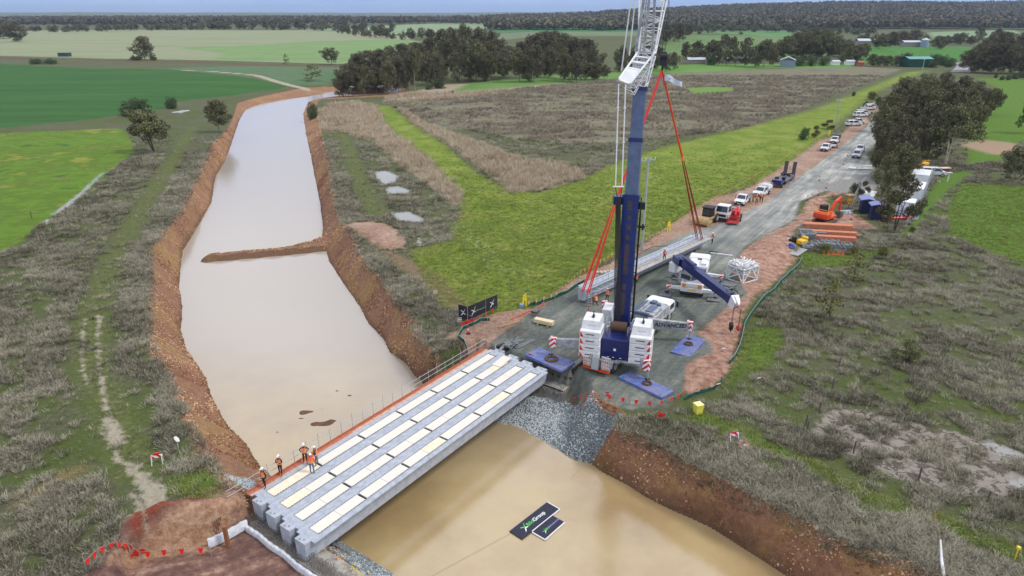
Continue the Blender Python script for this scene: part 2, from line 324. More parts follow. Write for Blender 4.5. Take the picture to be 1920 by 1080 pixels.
Z['reeds'] = [(590,200),(620,185),(660,180),(705,190),(735,245),(760,265),(800,300),(870,370),(855,385),(800,345),(740,300),(700,260),(640,240),(600,235)]
Z['reedsB'] = [(830,150),(960,152),(1100,146),(1110,150),(960,168),(860,178),(720,186),(720,176)]
Z['reedsC'] = [(745,195),(790,235),(870,290),(935,340),(960,365),(1040,350),(1100,330),(1060,310),(980,300),(900,270),(830,240)]
Z['concrete'] = [(1500,352),(1625,328),(1650,345),(1640,372),(1560,360)]
Z['river2'] = [(-2500,106),(0,108),(320,115),(560,122),(640,124),(640,126.5),(560,124.5),(320,117.5),(0,110.5),(-2500,109)]
TRK = [ # wheel tracks
 ([(330,131),(400,134),(480,141),(545,152),(575,158)], 2.3),
 ([(160,595),(153,640),(155,690),(165,725)], .2),
 ([(187,595),(183,640),(188,700),(198,770)], .22)]
BARE = [[(183,790),(205,780),(230,800),(240,830),(215,835),(232,862),(262,862),(265,880),(300,900),(325,955),(300,975),(270,950),(245,890),(215,862),(198,830)],[(176,590),(192,592),(190,604),(178,604)],[(240,925),(262,925),(290,975),(275,1000),(250,960)]]
TRK2 = [([(300,490),(250,450),(225,490),(190,570)],1.6)]
GT = [([(360,225),(330,290),(280,370),(225,460),(190,540),(172,600),(170,680),(200,760),(250,880)], 1.5), ([(615,205),(640,235),(660,300),(690,370),(710,400)], 1.6), ([(1540,880),(1650,930)],1)]
PUD = [[(703,322),(725,320),(748,330),(742,342),(720,345),(705,335)],[(722,352),(745,348),(772,358),(760,364),(728,362)],[(735,398),(765,395),(795,408),(790,418),(760,415),(742,412)],[(780,447),(786,447),(792,460),(787,462)],
       [(98,402),(120,385),(150,362),(190,325),(197,322),(160,360),(128,388),(104,404)],[(80,415),(95,410),(90,420)],[(1840,830),(1870,833),(1925,852),(1925,862),(1870,850)],[(1880,905),(1925,892),(1930,915)],[(1000,193),(1010,190),(1012,197)],[(338,195),(348,197),(330,205)]]
WET = [(830,415),(870,415),(900,440),(925,470),(940,500),(990,505),(1000,520),(960,520),(900,500),(870,465)]

xs = np.concatenate([np.arange(-5200, -700, 150), np.arange(-700, -60, 30), np.arange(-60, 1981, 4), np.arange(1990, 2620, 30), np.arange(2620, 7200, 150)])
ys = np.concatenate([[2600, 2100, 1800, 1600, 1450, 1350, 1270, 1210], np.arange(1170, 200, -4), np.arange(200, 70, -2), np.arange(70, 44, -1)])
rowY = [at(960, y).y for y in ys]; q = rowY[-1]
far = []
while q < 14000: q *= 1.035; far.append(q)
VX, VY = [], []
for y in ys:
    t = depth(0, y); VX.append((xs - 960) / F * t); VY.append(np.full(xs.shape, at(960, y).y))
for q in far:
    t = q * cP + H * sP; VX.append((xs - 960) / F * t); VY.append(np.full(xs.shape, q))
VX = np.array(VX).ravel(); VY = np.array(VY).ravel(); nr, nc = len(ys) + len(far), len(xs)
VZ = zg(VX, VY)
# keep sharp walls: refine not needed, slopes carry it
idx = np.arange(nr * nc).reshape(nr, nc)
FQ = np.stack([idx[:-1, :-1], idx[:-1, 1:], idx[1:, 1:], idx[1:, :-1]], -1).reshape(-1, 4)
distV = np.sqrt(VX ** 2 + VY ** 2); lod = np.clip(distV / 60, 1, 400)
ATT = {}
def zattr(name, d, edge=1.0): ATT[name] = np.clip(d / (edge * np.sqrt(lod)), -4, 4)
for k, p in Z.items():
    P_ = w2(p, -1.0 if k == 'pitz' else -.3 if k == 'claym' else 0)
    zattr(k, sdf(VX, VY, P_))
ATT['wet'] = np.clip(sdf(VX, VY, WATER), -3, 3)
ATT['bank'] = np.clip((sdf(VX, VY, CT) + .25) * np.where(VY > 140, 1.6, 1), -4, 4)
t_ = np.full(VX.shape, -9.)
for l, w in TRK: t_ = np.maximum(t_, w - ldist(VX, VY, w2(l)))
for p in BARE: t_ = np.maximum(t_, sdf(VX, VY, w2(p)))
ATT['bare'] = np.clip(t_, -4, 4)
t_ = np.full(VX.shape, -9.)
for l, w in GT: t_ = np.maximum(t_, w - ldist(VX, VY, w2(l)))
ATT['gtrack'] = np.clip(t_, -4, 4)
t_ = np.full(VX.shape, -9.)
for p in PUD: t_ = np.maximum(t_, sdf(VX, VY, w2(p)))
ATT['pud'] = np.clip(t_, -4, 4)
ATT['wetg'] = np.clip(sdf(VX, VY, w2(WET)), -4, 4)
t_ = np.maximum(sdf(VX, VY, rr_a), sdf(VX, VY, rr_b)); ATT['riprap'] = np.clip(t_, -4, 4)
dr = ldist(VX, VY, w2([(1120,700),(1215,560),(1330,480),(1440,400),(1560,300),(1640,225)])); ATT['roadc'] = np.clip(dr, 0, 12)
dC_ = sdf(VX, VY, CT)
# ---- ground material
gm = bpy.data.materials.new('ground'); gm.use_nodes = True; gn = gm.node_tree; gb = gn.nodes['Principled BSDF']; GL = gn.links.new
def gnode(t, **k):
    n = gn.nodes.new(t)
    for a, b in k.items(): setattr(n, a, b)
    return n
gpos = gnode('ShaderNodeNewGeometry').outputs['Position']
def gnoise(scale, det=5, rough=.6, stretch=None, dist=0.0):
    n = gnode('ShaderNodeTexNoise'); n.inputs['Scale'].default_value = scale; n.inputs['Detail'].default_value = det; n.inputs['Roughness'].default_value = rough; n.inputs['Distortion'].default_value = dist
    if stretch:
        m = gnode('ShaderNodeMapping', vector_type='TEXTURE'); m.inputs['Rotation'].default_value = (0, 0, stretch[0]); m.inputs['Scale'].default_value = (1 / stretch[1], 1 / stretch[2], 1); GL(gpos, m.inputs['Vector']); GL(m.outputs[0], n.inputs['Vector'])
    else: GL(gpos, n.inputs['Vector'])
    return n.outputs['Fac']
def gmath(op, a, b=None, c=None):
    n = gnode('ShaderNodeMath', operation=op)
    for i, v in enumerate((a, b, c)):
        if v is None: continue
        if isinstance(v, (int, float)): n.inputs[i].default_value = v
        else: GL(v, n.inputs[i])
    return n.outputs[0]
def gramp(f, stops):
    n = gnode('ShaderNodeValToRGB'); e = n.color_ramp.elements
    while len(e) < len(stops): e.new(.5)
    for i, (p, c) in enumerate(stops): e[i].position = p; e[i].color = lin(c)
    GL(f, n.inputs[0]); return n.outputs[0]
def gmix(f, a, b, mode='MIX'):
    n = gnode('ShaderNodeMix', data_type='RGBA', blend_type=mode)
    if isinstance(f, (int, float)): n.inputs[0].default_value = f
    else: GL(f, n.inputs[0])
    for i, v in ((6, a), (7, b)):
        if isinstance(v, tuple): n.inputs[i].default_value = lin(v)
        else: GL(v, n.inputs[i])
    return n.outputs[2]
def gattr(a): n = gnode('ShaderNodeAttribute', attribute_name=a); return n.outputs['Fac']
def grange(v, a, b, c=0.0, d=1.0):
    n = gnode('ShaderNodeMapRange'); GL(v, n.inputs[0])
    for i, q in enumerate((a, b, c, d)): n.inputs[i + 1].default_value = q
    return n.outputs[0]
nF = gnoise(5.5, 6, .7); nM = gnoise(.9, 6, .65); nL = gnoise(.16, 6, .62); nXL = gnoise(.03, 6, .6); nG = gnoise(1.7, 6, .75); nFF = gnoise(16, 4, .7)
nEdge = gmath('ADD', gmath('MULTIPLY', gmath('SUBTRACT', nM, .5), 2.2), gmath('MULTIPLY', gmath('SUBTRACT', nF, .5), .8))
def zone(col, name, c, soft=.35, namp=1.0, off=0.0):
    d = gmath('ADD', gmath('ADD', gattr(name), off), gmath('MULTIPLY', nEdge, namp)); return gmix(grange(d, -soft, soft), col, c)
dry = gramp(nG, [(.30,(58,60,42)),(.47,(82,84,60)),(.60,(104,103,82)),(.74,(134,131,112))])
grn = gramp(nF, [(.3,(54,66,28)),(.5,(76,90,38)),(.7,(98,110,56))])
drygrn = gmath('ADD', gmath('MULTIPLY', nL, .7), gmath('MULTIPLY', nM, .3))
base = gmix(grange(drygrn, .47, .57), grn, dry)
base = gmix(grange(nXL, .35, .7, 0, .35), base, gramp(nM, [(.35,(118,112,100)),(.65,(96,92,80))]))
# far colours
base = zone(base, 'pale', gramp(gnoise(.012, 6, .6, (.1, .5, 2.5)), [(.3,(122,134,100)),(.5,(138,146,112)),(.7,(142,142,114))]), 1, .6)
base = zone(base, 'palegreen', gramp(nXL, [(.3,(108,138,82)),(.7,(124,148,96))]), 1.2, .8)
base = zone(base, 'crop', gramp(gnoise(.05, 6, .7, (.25, .25, 1.6)), [(.3,(42,84,30)),(.5,(50,94,36)),(.7,(62,104,44))]), .25, .25)
base = zone(base, 'olive', gramp(gmath('ADD', gmath('MULTIPLY', nL, .5), gmath('MULTIPLY', nXL, .5)), [(.36,(62,92,26)),(.45,(98,130,34)),(.52,(84,110,28)),(.60,(134,140,52)),(.7,(112,130,40))]), .3, .3)
base = zone(base, 'sedge', gramp(nL, [(.35,(70,110,66)),(.6,(96,112,84))]), .6, 1)
weedc = gramp(gmath('ADD', gmath('MULTIPLY', gnoise(.09, 7, .78, (.1, .6, 1.6)), .75), gmath('MULTIPLY', nG, .25)), [(.34,(82,78,72)),(.44,(104,98,88)),(.49,(124,117,102)),(.53,(108,114,72)),(.57,(138,130,112)),(.64,(100,96,86))])
base = zone(base, 'weed', weedc, .5, .8)
base = zone(base, 'weedgreen', (104,138,60), .8, 1)
reedc = gramp(nG, [(.3,(140,126,106)),(.6,(168,154,132)),(.75,(186,172,150))])
for r_ in ('reeds', 'reedsB', 'reedsC'): base = zone(base, r_, reedc, .5, 1.1)
greenc = gramp(gmath('ADD', gmath('MULTIPLY', nL, .45), gmath('MULTIPLY', nG, .55)), [(.36,(76,98,32)),(.46,(104,126,38)),(.54,(124,140,50)),(.59,(146,146,80)),(.64,(132,122,76)),(.70,(108,122,50))])
base = zone(base, 'green', greenc, .8, 1.9)
for z_, a_, b_ in (('gfar1',(58,108,62),(70,116,70)),('gfar1b',(96,118,86),(116,124,94)),('gfar2',(78,124,66),(94,134,78)),('gfar3',(62,112,38),(74,122,48)),('gfar4',(84,132,52),(104,142,66)),('gfar5',(82,118,60),(112,128,84)),('gfar6',(122,144,106),(134,150,116)),('gfar7',(116,140,104),(126,148,112)),('gmid',(90,128,58),(112,140,78))):
    base = zone(base, z_, gramp(nXL, [(.35,a_),(.65,b_)]), 1, .5)
lush = gramp(nG, [(.32,(66,92,26)),(.5,(86,120,34)),(.7,(106,136,50))])
for z_ in ('rgreen', 'rgreen2', 'rgreen3', 'lushA', 'lushB', 'lushC', 'lushD'): base = zone(base, z_, lush, .7, 1.4, -.1 if z_[0] == 'r' else -.5)
base = zone(base, 'gtrack', gramp(nG, [(.35,(70,80,38)),(.52,(92,100,54)),(.68,(122,120,84))]), .9, 1.4)
base = zone(base, 'river2', gramp(nL, [(.3,(88,66,54)),(.7,(112,86,70))]), .5, .3)
base = zone(base, 'brownpatch', (158,136,112), .8, .8)
base = zone(base, 'sandL', gramp(nF, [(.3,(120,104,66)),(.7,(156,134,88))]), .8, 1.2)
clay = gramp(gmath('ADD', gmath('MULTIPLY', nG, .6), gmath('MULTIPLY', nL, .4)), [(.34,(120,88,72)),(.46,(150,120,102)),(.56,(172,146,128)),(.7,(190,172,156))])
base = zone(base, 'trackmud', gramp(nG, [(.35,(98,88,64)),(.65,(146,120,98))]), .8, 1.3, -.3)
base = zone(base, 'clayL', clay, .3, .7); base = zone(base, 'clayR', gramp(gmath('ADD', gmath('MULTIPLY', nG, .5), gmath('MULTIPLY', nM, .5)), [(.34,(112,80,64)),(.45,(148,112,94)),(.55,(176,142,124)),(.68,(196,170,154))]), .3, .7); base = zone(base, 'spur', clay, .6, 2.2, -.2)
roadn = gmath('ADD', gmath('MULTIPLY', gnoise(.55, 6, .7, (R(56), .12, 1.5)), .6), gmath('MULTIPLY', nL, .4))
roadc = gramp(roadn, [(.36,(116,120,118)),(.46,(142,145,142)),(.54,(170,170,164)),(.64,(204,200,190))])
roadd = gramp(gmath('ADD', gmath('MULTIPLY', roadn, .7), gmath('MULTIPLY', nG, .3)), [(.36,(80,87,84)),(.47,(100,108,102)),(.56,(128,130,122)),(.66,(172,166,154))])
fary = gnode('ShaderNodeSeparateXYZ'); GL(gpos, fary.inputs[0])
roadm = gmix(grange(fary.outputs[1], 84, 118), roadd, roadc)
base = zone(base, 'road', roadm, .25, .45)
base = zone(base, 'concrete', gramp(nG, [(.4,(130,128,124)),(.6,(152,150,146))]), .4, .4, -.2)
bankc = gramp(gmath('ADD', gmath('MULTIPLY', nFF, .55), gmath('MULTIPLY', nG, .45)), [(.32,(86,64,50)),(.44,(128,94,74)),(.54,(154,116,92)),(.64,(178,142,116)),(.76,(204,174,148))])
bankc2 = gramp(gmath('ADD', gmath('MULTIPLY', nFF, .5), gmath('MULTIPLY', nG, .5)), [(.32,(108,82,54)),(.46,(146,114,78)),(.6,(172,140,98)),(.75,(200,170,128))])
bankm = gmix(grange(nL, .5, .58), bankc, bankc2)
base = zone(base, 'bank', bankm, .3, 1.2, .1)
wetn = gmath('ADD', gattr('wet'), gmath('MULTIPLY', nEdge, .25))
base = gmix(grange(wetn, -.55, -.1, 0, .65), base, (84,66,50))
rr = gramp(nFF, [(.3,(60,66,68)),(.5,(100,108,112)),(.7,(150,156,158))])
base = zone(base, 'riprap', rr, .2, .3)
pit = gramp(gmath('ADD', gmath('MULTIPLY', gnoise(.5, 5, .6, (.5, .5, 1.5)), .6), gmath('MULTIPLY', nG, .4)), [(.36,(88,66,60)),(.46,(112,84,76)),(.52,(132,102,90)),(.58,(172,140,120)),(.68,(192,162,140))])
base = zone(base, 'pitz', pit, .3, .6)
base = zone(base, 'claym', gramp(nF, [(.3,(120,80,58)),(.5,(150,104,78)),(.7,(176,134,106))]), .4, 1.2)
base = zone(base, 'batter', gramp(nG, [(.34,(128,92,70)),(.5,(166,130,104)),(.66,(190,160,134))]), .4, .8)
base = zone(base, 'redlip', gramp(nF, [(.3,(116,52,38)),(.7,(146,76,58))]), .3, .7)
base = zone(base, 'bare', gramp(nG, [(.35,(146,138,118)),(.6,(172,164,146))]), .2, 1.0, -.12)
base = zone(base, 'mud', gramp(nG, [(.35,(78,72,64)),(.65,(110,103,93))]), .8, 1.0)
mudf = grange(gmath('ADD', gattr('mud'), gmath('MULTIPLY', nEdge, .7)), -.3, .3)
mudn = gmath('MULTIPLY', mudf, grange(gnoise(1.1, 5, .7, None, .8), .475, .515))
base = gmix(mudn, base, (150,142,132))
pudf = grange(gmath('ADD', gattr('pud'), gmath('MULTIPLY', gmath('SUBTRACT', nG, .5), 5.0)), -.1, .15)
wetf = gmath('MULTIPLY', grange(gmath('ADD', gattr('wetg'), nEdge), -.3, .5), grange(gnoise(1.6, 5, .7), .56, .62))
pw = gmath('MAXIMUM', pudf, wetf)
base = gmix(pw, base, (150,150,146))
GL(base, gb.inputs['Base Color'])
wetall = gmath('MAXIMUM', pw, gmath('MULTIPLY', mudn, .0))
GL(grange(wetall, 0, 1, .92, .06), gb.inputs['Roughness'])
gb.inputs['Specular IOR Level'].default_value = .25
bp = gnode('ShaderNodeBump'); bp.inputs['Distance'].default_value = .16
GL(gmath('ADD', gmath('MULTIPLY', nFF, .35), gmath('ADD', nF, nG)), bp.inputs['Height']); GL(grange(wetall, 0, 1, .75, 0), bp.inputs['Strength']); GL(bp.outputs[0], gb.inputs['Normal'])
ground = npmesh('ground', np.stack([VX, VY, VZ], 1), FQ, gm, smooth=True, attrs=ATT); tag(ground, kind='structure')
# ---- water
wm = bpy.data.materials.new('muddy_water'); wm.use_nodes = True; n_ = wm.node_tree; wb = n_.nodes['Principled BSDF']
wb.inputs['Base Color'].default_value = lin((186,164,132)); wb.inputs['Roughness'].default_value = .06; wb.inputs['IOR'].default_value = 1.95; wb.inputs['Specular IOR Level'].default_value = .75
g_ = n_.nodes.new('ShaderNodeNewGeometry'); z1 = n_.nodes.new('ShaderNodeTexNoise'); z1.inputs['Scale'].default_value = 4.5; z1.inputs['Detail'].default_value = 4
mpw = n_.nodes.new('ShaderNodeMapping'); mpw.inputs['Rotation'].default_value = (0, 0, .5); mpw.inputs['Scale'].default_value = (1, 2.2, 1)
bw = n_.nodes.new('ShaderNodeBump'); bw.inputs['Strength'].default_value = .22; bw.inputs['Distance'].default_value = .03
z3 = n_.nodes.new('ShaderNodeTexNoise'); z3.inputs['Scale'].default_value = .12; z3.inputs['Detail'].default_value = 5
r3 = n_.nodes.new('ShaderNodeValToRGB'); r3.color_ramp.elements[0].position = .35; r3.color_ramp.elements[1].position = .65; z3.inputs['Roughness'].default_value = .6; r3.color_ramp.elements[0].color = lin((186,164,120)); r3.color_ramp.elements[1].color = lin((162,138,98))
for a, b in ((g_.outputs['Position'], mpw.inputs[0]), (mpw.outputs[0], z1.inputs['Vector']), (z1.outputs['Fac'], bw.inputs['Height']), (bw.outputs[0], wb.inputs['Normal']), (g_.outputs['Position'], z3.inputs['Vector']), (z3.outputs['Fac'], r3.inputs[0]), ): n_.links.new(a, b)
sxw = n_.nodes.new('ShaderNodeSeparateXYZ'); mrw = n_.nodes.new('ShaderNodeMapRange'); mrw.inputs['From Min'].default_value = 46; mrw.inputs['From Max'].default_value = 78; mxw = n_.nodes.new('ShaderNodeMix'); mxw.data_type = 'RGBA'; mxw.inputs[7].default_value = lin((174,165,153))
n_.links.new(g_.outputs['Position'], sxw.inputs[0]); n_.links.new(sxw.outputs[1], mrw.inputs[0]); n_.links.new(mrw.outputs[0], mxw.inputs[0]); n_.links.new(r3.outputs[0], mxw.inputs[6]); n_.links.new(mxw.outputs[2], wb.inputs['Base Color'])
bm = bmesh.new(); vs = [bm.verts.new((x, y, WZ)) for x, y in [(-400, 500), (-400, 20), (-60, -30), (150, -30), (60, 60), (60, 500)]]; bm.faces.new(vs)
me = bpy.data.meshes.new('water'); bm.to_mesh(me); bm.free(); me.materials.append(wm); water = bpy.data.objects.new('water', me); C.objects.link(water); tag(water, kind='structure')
# ---------------------------------------------------------------- materials used by things
concrete = mat('concrete', (180,187,198), .8, rgb2=(158,165,176), scale=1.9, bump=.3, bscale=14)
concrete_dk = mat('concrete_dark', (128,132,136), .85, rgb2=(100,103,106), scale=1.5, bump=.4, bscale=10)
concrete_raw = mat('concrete_raw', (176,172,164), .85, rgb2=(128,126,120), scale=1.2, bump=.4, bscale=8)
panel_w = mat('panel_board', (226,221,208), .65, rgb2=(220,215,205), scale=2.2)
panel_y = mat('panel_stained', (236,226,206), .6, rgb2=(230,214,182), scale=2.4)
steel = mat('galvanised_steel', (186,192,198), .45, .5, scale=4)
steel_dk = mat('dark_steel', (52,52,54), .5, .5, scale=6)
rust = mat('rusty_bar', (116,86,66), .8, rgb2=(86,64,52), scale=9)
rebar_m = mat('rebar', (124,116,110), .7, .3, scale=9)
orange_b = mat('orange_edge_board', (196,116,88), .7, rgb2=(170,96,72), scale=4)
pinkply = mat('formply', (212,182,164), .7, rgb2=(190,156,136), scale=2)
timber = mat('timber', (176,140,98), .8, rgb2=(146,112,76), scale=5)
white_p = mat('white_paint', (232,233,235), .35, rgb2=(216,217,217), scale=1.6)
grey_p = mat('light_grey_paint', (182,186,192), .45, rgb2=(140,140,138), scale=2.2)
blue_p = mat('dark_blue_paint', (22,38,110), .3, rgb2=(22,32,78), scale=2.0)
slate_p = mat('slate_blue_boom', (92,108,138), .4, rgb2=(78,92,120), scale=1.5)
matblue = mat('blue_steel_mat', (78,100,172), .55, rgb2=(120,124,158), scale=1.3, bump=.1)
red_p = mat('red_paint', (206,42,44), .4, scale=2)
orange_p = mat('orange_paint', (232,84,36), .4, rgb2=(206,70,30), scale=2)
yellow_p = mat('yellow_paint', (238,206,64), .5, scale=2)
black_p = mat('black_plastic', (26,27,29), .55, scale=4)
rubber = mat('tyre_rubber', (44,43,42), .85, rgb2=(84,76,68), scale=5)
glass = mat('dark_glass', (46,58,70), .08, spec=.8, scale=1)
cloth_w = mat('geotextile', (214,216,222), .8, rgb2=(186,190,202), scale=2.5, bump=.6, bscale=4)
sling_o = mat('orange_sling', (240,88,36), .7, scale=3); sling_r = mat('red_sling', (214,44,38), .7, scale=3)
silt_g = mat('green_silt_cloth', (24,92,78), .8, rgb2=(18,66,58), scale=1.5)
rope_m = mat('rope', (150,146,138), .6, scale=3); wire_dk = mat('wire_rope', (70,68,64), .5, .4, scale=3)
tan_m = mat('tan_drum', (188,160,110), .55, rgb2=(166,140,96), scale=2)
def bars_label(i): return ['far left', 'second', 'third', 'front'][i]
# ---------------------------------------------------------------- girders
brm = Matrix.Translation(BO) @ Matrix(((E_.x, N_.x, 0, 0), (E_.y, N_.y, 0, 0), (0, 0, 1, 0), (0, 0, 0, 1)))
bang = math.atan2(E_.y, E_.x)
def girder_mesh(Lg=29.8, fl=(-.45, 1.47)):
    b = MB()
    # U-section body: tapered webs, solid end blocks (x = length, y = across to the right is -y)
    prof = [(.08, -1.5), (.97, -1.5), (1.07, -.13), (-.02, -.13)]
    b.prism([(p[0], p[1]) for p in prof], 0, Lg, axis='x')      # runs along x
    return b
def gx(b): return b
def make_girder(name, loc, rz, label, stained, halves, fl=(-.45, 1.47), Lg=29.8, f0=.5):
    g = thing(name, loc, rz, label, 'girder', 'concrete girders set across the canal')
    b = MB(); Y = lambda n: -n                                   # local y is left of travel; n is right
    # body as closed prism along x, profile in (y,z)
    prof = [(-.08, -1.5), (-.97, -1.5), (-1.07, -.125), (.02, -.125)]
    b.add([(0, p[0], p[1]) for p in prof] + [(Lg, p[0], p[1]) for p in prof], [(0, 1, 2, 3), (7, 6, 5, 4), (0, 4, 5, 1), (1, 5, 6, 2), (2, 6, 7, 3), (3, 7, 4, 0)])
    for x0, x1 in ((0, f0 + .001), (Lg - f0 - .001, Lg)): b.box(x0, -1.07, -.1249, x1, .02, 0)
    b.build('beam', concrete, g)
    f = MB()
    ny0, ny1 = -fl[1], -fl[0]
    f.add([(x, y, z) for x in (f0, Lg - f0) for y, z in ((ny0, -.10), (ny0, .004), (ny1, .004), (ny1, -.10), (-.02, -.2), (-1.05, -.2))],
          [(0, 5, 4, 3, 2, 1), (6, 7, 8, 9, 10, 11), (0, 1, 7, 6), (1, 2, 8, 7), (2, 3, 9, 8), (3, 4, 10, 9), (4, 5, 11, 10), (5, 0, 6, 11)])
    f.build('deck_flange', concrete, g)
    if fl[1] > 1.6 or 'front' in label:
        k = MB(); k.box(f0, ny0 - .03, -.26, Lg - f0, ny0 - .002, .03); k.build('edge_kerb', concrete, g)
    st = MB(); x = 1.2
    while x < Lg - 1.2:                                          # bent bars standing in two rows beside the covers
        for y in (-.03, -1.02):
            st.bar((x, y, .0), (x, y, .09), .02); st.bar((x, y, .09), (x + .12, y, .09), .02); st.bar((x + .12, y, .09), (x + .12, y, .0), .02)
        x += .24
    tag(st.build('shear_bars', rebar_m, g), kind='stuff')
    bay = (Lg - 2.6) / 6
    for k in range(6):
        x0 = 1.1 + k * bay + .1; x1 = 1.1 + (k + 1) * bay - .12
        gp = MB(); gp.box(x1 - .01, -.96, .006, x1 + .19, -.1, .012); gp.build('recess', steel_dk, g)
        segs = [(x0, (x0 + x1) / 2 - .015), ((x0 + x1) / 2 + .015, x1)] if (k in halves) else [(x0, x1)]
        for s0, s1 in segs:
            p = MB(); p.box(s0, -.99, .03, s1, -.07, .06); p.build('cover_panel', panel_y if (k, segs.index((s0, s1))) in stained else panel_w, g)
    for xx in (.16, .30, Lg - .2, Lg - .34):
        r = MB()
        for j in range(10):
            a0 = j * math.pi / 5; a1 = a0 + math.pi / 5; cy = -.35 if xx in (.16, Lg - .2) else -.62
            r.bar((xx + .06 * math.cos(a0), cy + .06 * math.sin(a0), .006), (xx + .06 * math.cos(a1), cy + .06 * math.sin(a1), .006), .015)
        r.build('lifting_socket', steel_dk, g)
    return g
labs = ['concrete girder beside the railed orange edge platform, farthest left of the four on the bridge', 'concrete girder second from the railing, with a loose board resting on its far end',
        'concrete girder third from the railing, between the second girder and the smooth edged one', 'concrete girder with the smooth grey outer face along the open right side of the bridge']
halv = [(), (0, 5), (0, 1, 2, 3, 5), (0, 1, 2, 4)]
stn = [{(0, 0)}, {(0, 0), (5, 1)}, set(), {(2, 1), (4, 1)}]
for i in range(4):
    o = br(-.23 * i, 1.908 * i)
    make_girder('bridge_girder', o, bang, labs[i], stn[i], halv[i])
lp = MB(); lp.box(-1.05, -.5, 0, 1.05, .5, .05); lb = lp.build('loose_board', panel_w); lb.location = br(27.6, 2.3, .12); lb.rotation_euler = (0, R(-2), bang + R(4)); tag(lb, 'loose cream board lying on the far end of the second girder', 'board')
# edge platform and railing along the left side
ep = thing('edge_platform', br(.3, -.5, 0), bang, 'narrow timber edge platform with orange toe board along the left of the bridge', 'platform')
b = MB()
for k in range(14): b.box(k * 2.06, .0, -.12, k * 2.06 + 2.04, .55, -.06 + .0)
b.build('deck_board', pinkply, ep)
b = MB(); b.box(0, .53, -.06, 28.6, .58, .12); b.box(0, .36, -.058, 28.6, .42, .02); b.box(0, .2, -.058, 10, .25, .0); b.build('toe_board', orange_b, ep)
for k in range(24): b = MB(); b.bar((.5 + k * 1.2, .5, -.15), (.5 + k * 1.2, .05, -1.2), .06); b.build('bracket', steel, ep)
rl = thing('safety_railing', br(.2, -1.2, 0), bang, 'thin scaffold railing with two rails along the left edge of the bridge', 'railing')
for k in range(24): b = MB(); b.tube((.9 + k * 1.21, 0, -.35), (.9 + k * 1.21, 0, 1.15 + .12 * ((k * 7) % 3)), .022, n=6); b.build('post', steel, rl)
for z in (1.0, .5): b = MB(); b.tube((-1.4, -.03, z), (29.2, -.03, z), .026, n=6); b.build('rail', steel, rl)
# ---------------------------------------------------------------- abutments
ab = thing('near_abutment', br(0, 3, -1.6), bang, 'low concrete headstock bristling with bent reinforcing bars under the near bridge end', 'abutment')
b = MB(); b.box(-.95, -9.5, -1.4, .9, 5.2, 0.02); b.build('headstock', concrete_raw, ab)
b = MB(); rr_ = random.Random(3)
for ix in range(5):
    for iy in range(96):
        y = -9.3 + iy * .15; x = -.85 + ix * .2
        h = .42 + rr_.random() * .14
        if iy % 13 in (4, 5, 6, 7, 8, 9, 10) and x > -.2: h = .1
        b.bar((x, y, 0), (x + rr_.uniform(-.04, .04), y, h), .024); b.bar((x, y, h), (x + .13, y, h + .02), .024)
tag(b.build('reinforcing_bars', rebar_m, ab), kind='stuff')
rr_ = random.Random(5)
for k in range(46): b = MB(); a = Vector((rr_.uniform(.4, 1.0), rr_.uniform(-8.9, -5.8) if k % 3 == 0 else rr_.choice([-6.9, -5.6, -3.6, -1.7]) + rr_.uniform(-.3, .3), rr_.uniform(.02, .35))); b.box(a.x, a.y, a.z, a.x + .06, a.y + .06, a.z + .06); b.build('yellow_bar_cap', yellow_p, ab)
fa = thing('far_abutment', br(29, 3, -1.6), bang, 'grey concrete abutment wall with dark steel wing form at the crane end', 'abutment')
b = MB(); b.box(-.4, -6.0, -2.0, 1.3, 4.4, .03); b.build('headstock', concrete_raw, fa)
b = MB(); b.box(-.44, -5.99, -.02, -.36, -.1, .1); b.box(1.1, -6, .0, 1.25, 4.2, .9); b.build('back_wall_form', steel_dk, fa)
b = MB(); b.box(1.32, -6.08, -1.7, 5.2, -5.9, 1.78); 
for k in range(13): b.box(1.4 + k * .3, -6.16, -1.6, 1.46 + k * .3, -6.081, 1.7)
b.build('wing_form', black_p, fa)
b = MB(); b.box(1.9, -5.88, 1.62, 5.1, -5.3, 1.70); b.build('plank', concrete_raw, fa)
b = MB(); rr_ = random.Random(9)
for ix in range(4):
    for iy in range(60):
        y = -5.8 + iy * .17; x = .0 + ix * .34; h = .35 + rr_.random() * .2
        b.bar((x, y, 0), (x, y, h + (.5 if ix == 3 else 0)), .022)
for q in (1.0, 1.14): b.bar((.75, -5.9, q), (.75, 4.3, q), .04); b.bar((1.35, -5.9, q), (1.35, 4.3, q), .04)
for iy in range(44): b.bar((.75, -5.8 + iy * .24, 1.07), (1.35, -5.7 + iy * .24, 1.07), .025)
tag(b.build('reinforcing_bars', rebar_m, fa), kind='stuff')
# vertical dark starter bars by the blue mat
for cx_, cy_, n1, lab in ((1065, 705, 26, 'cage of thin vertical bars standing between the near blue mat and the wing wall'), (960, 628, 18, 'cage of thin vertical bars standing at the far end of the railing platform')):
    sb = MB(); c = at(cx_, cy_); rr_ = random.Random(cx_)
    for k in range(n1):
        for j in range(2):
            p = c + E_ * (k * .17 - 1) + N_ * (j * .9)
            z0 = gz(p.x, p.y); sb.bar((p.x, p.y, z0), (p.x + rr_.uniform(-.03, .03), p.y, z0 + 1.25 + rr_.random() * .15), .018)
    for z in (.35, .8):
        for j in range(2): a = c + E_ * -1 + N_ * (j * .9); e = a + E_ * (n1 * .17); zz = gz(a.x, a.y) + z; sb.bar((a.x, a.y, zz), (e.x, e.y, zz), .018)
    tag(sb.build('bar_cage', rust), lab, 'rebar cage')
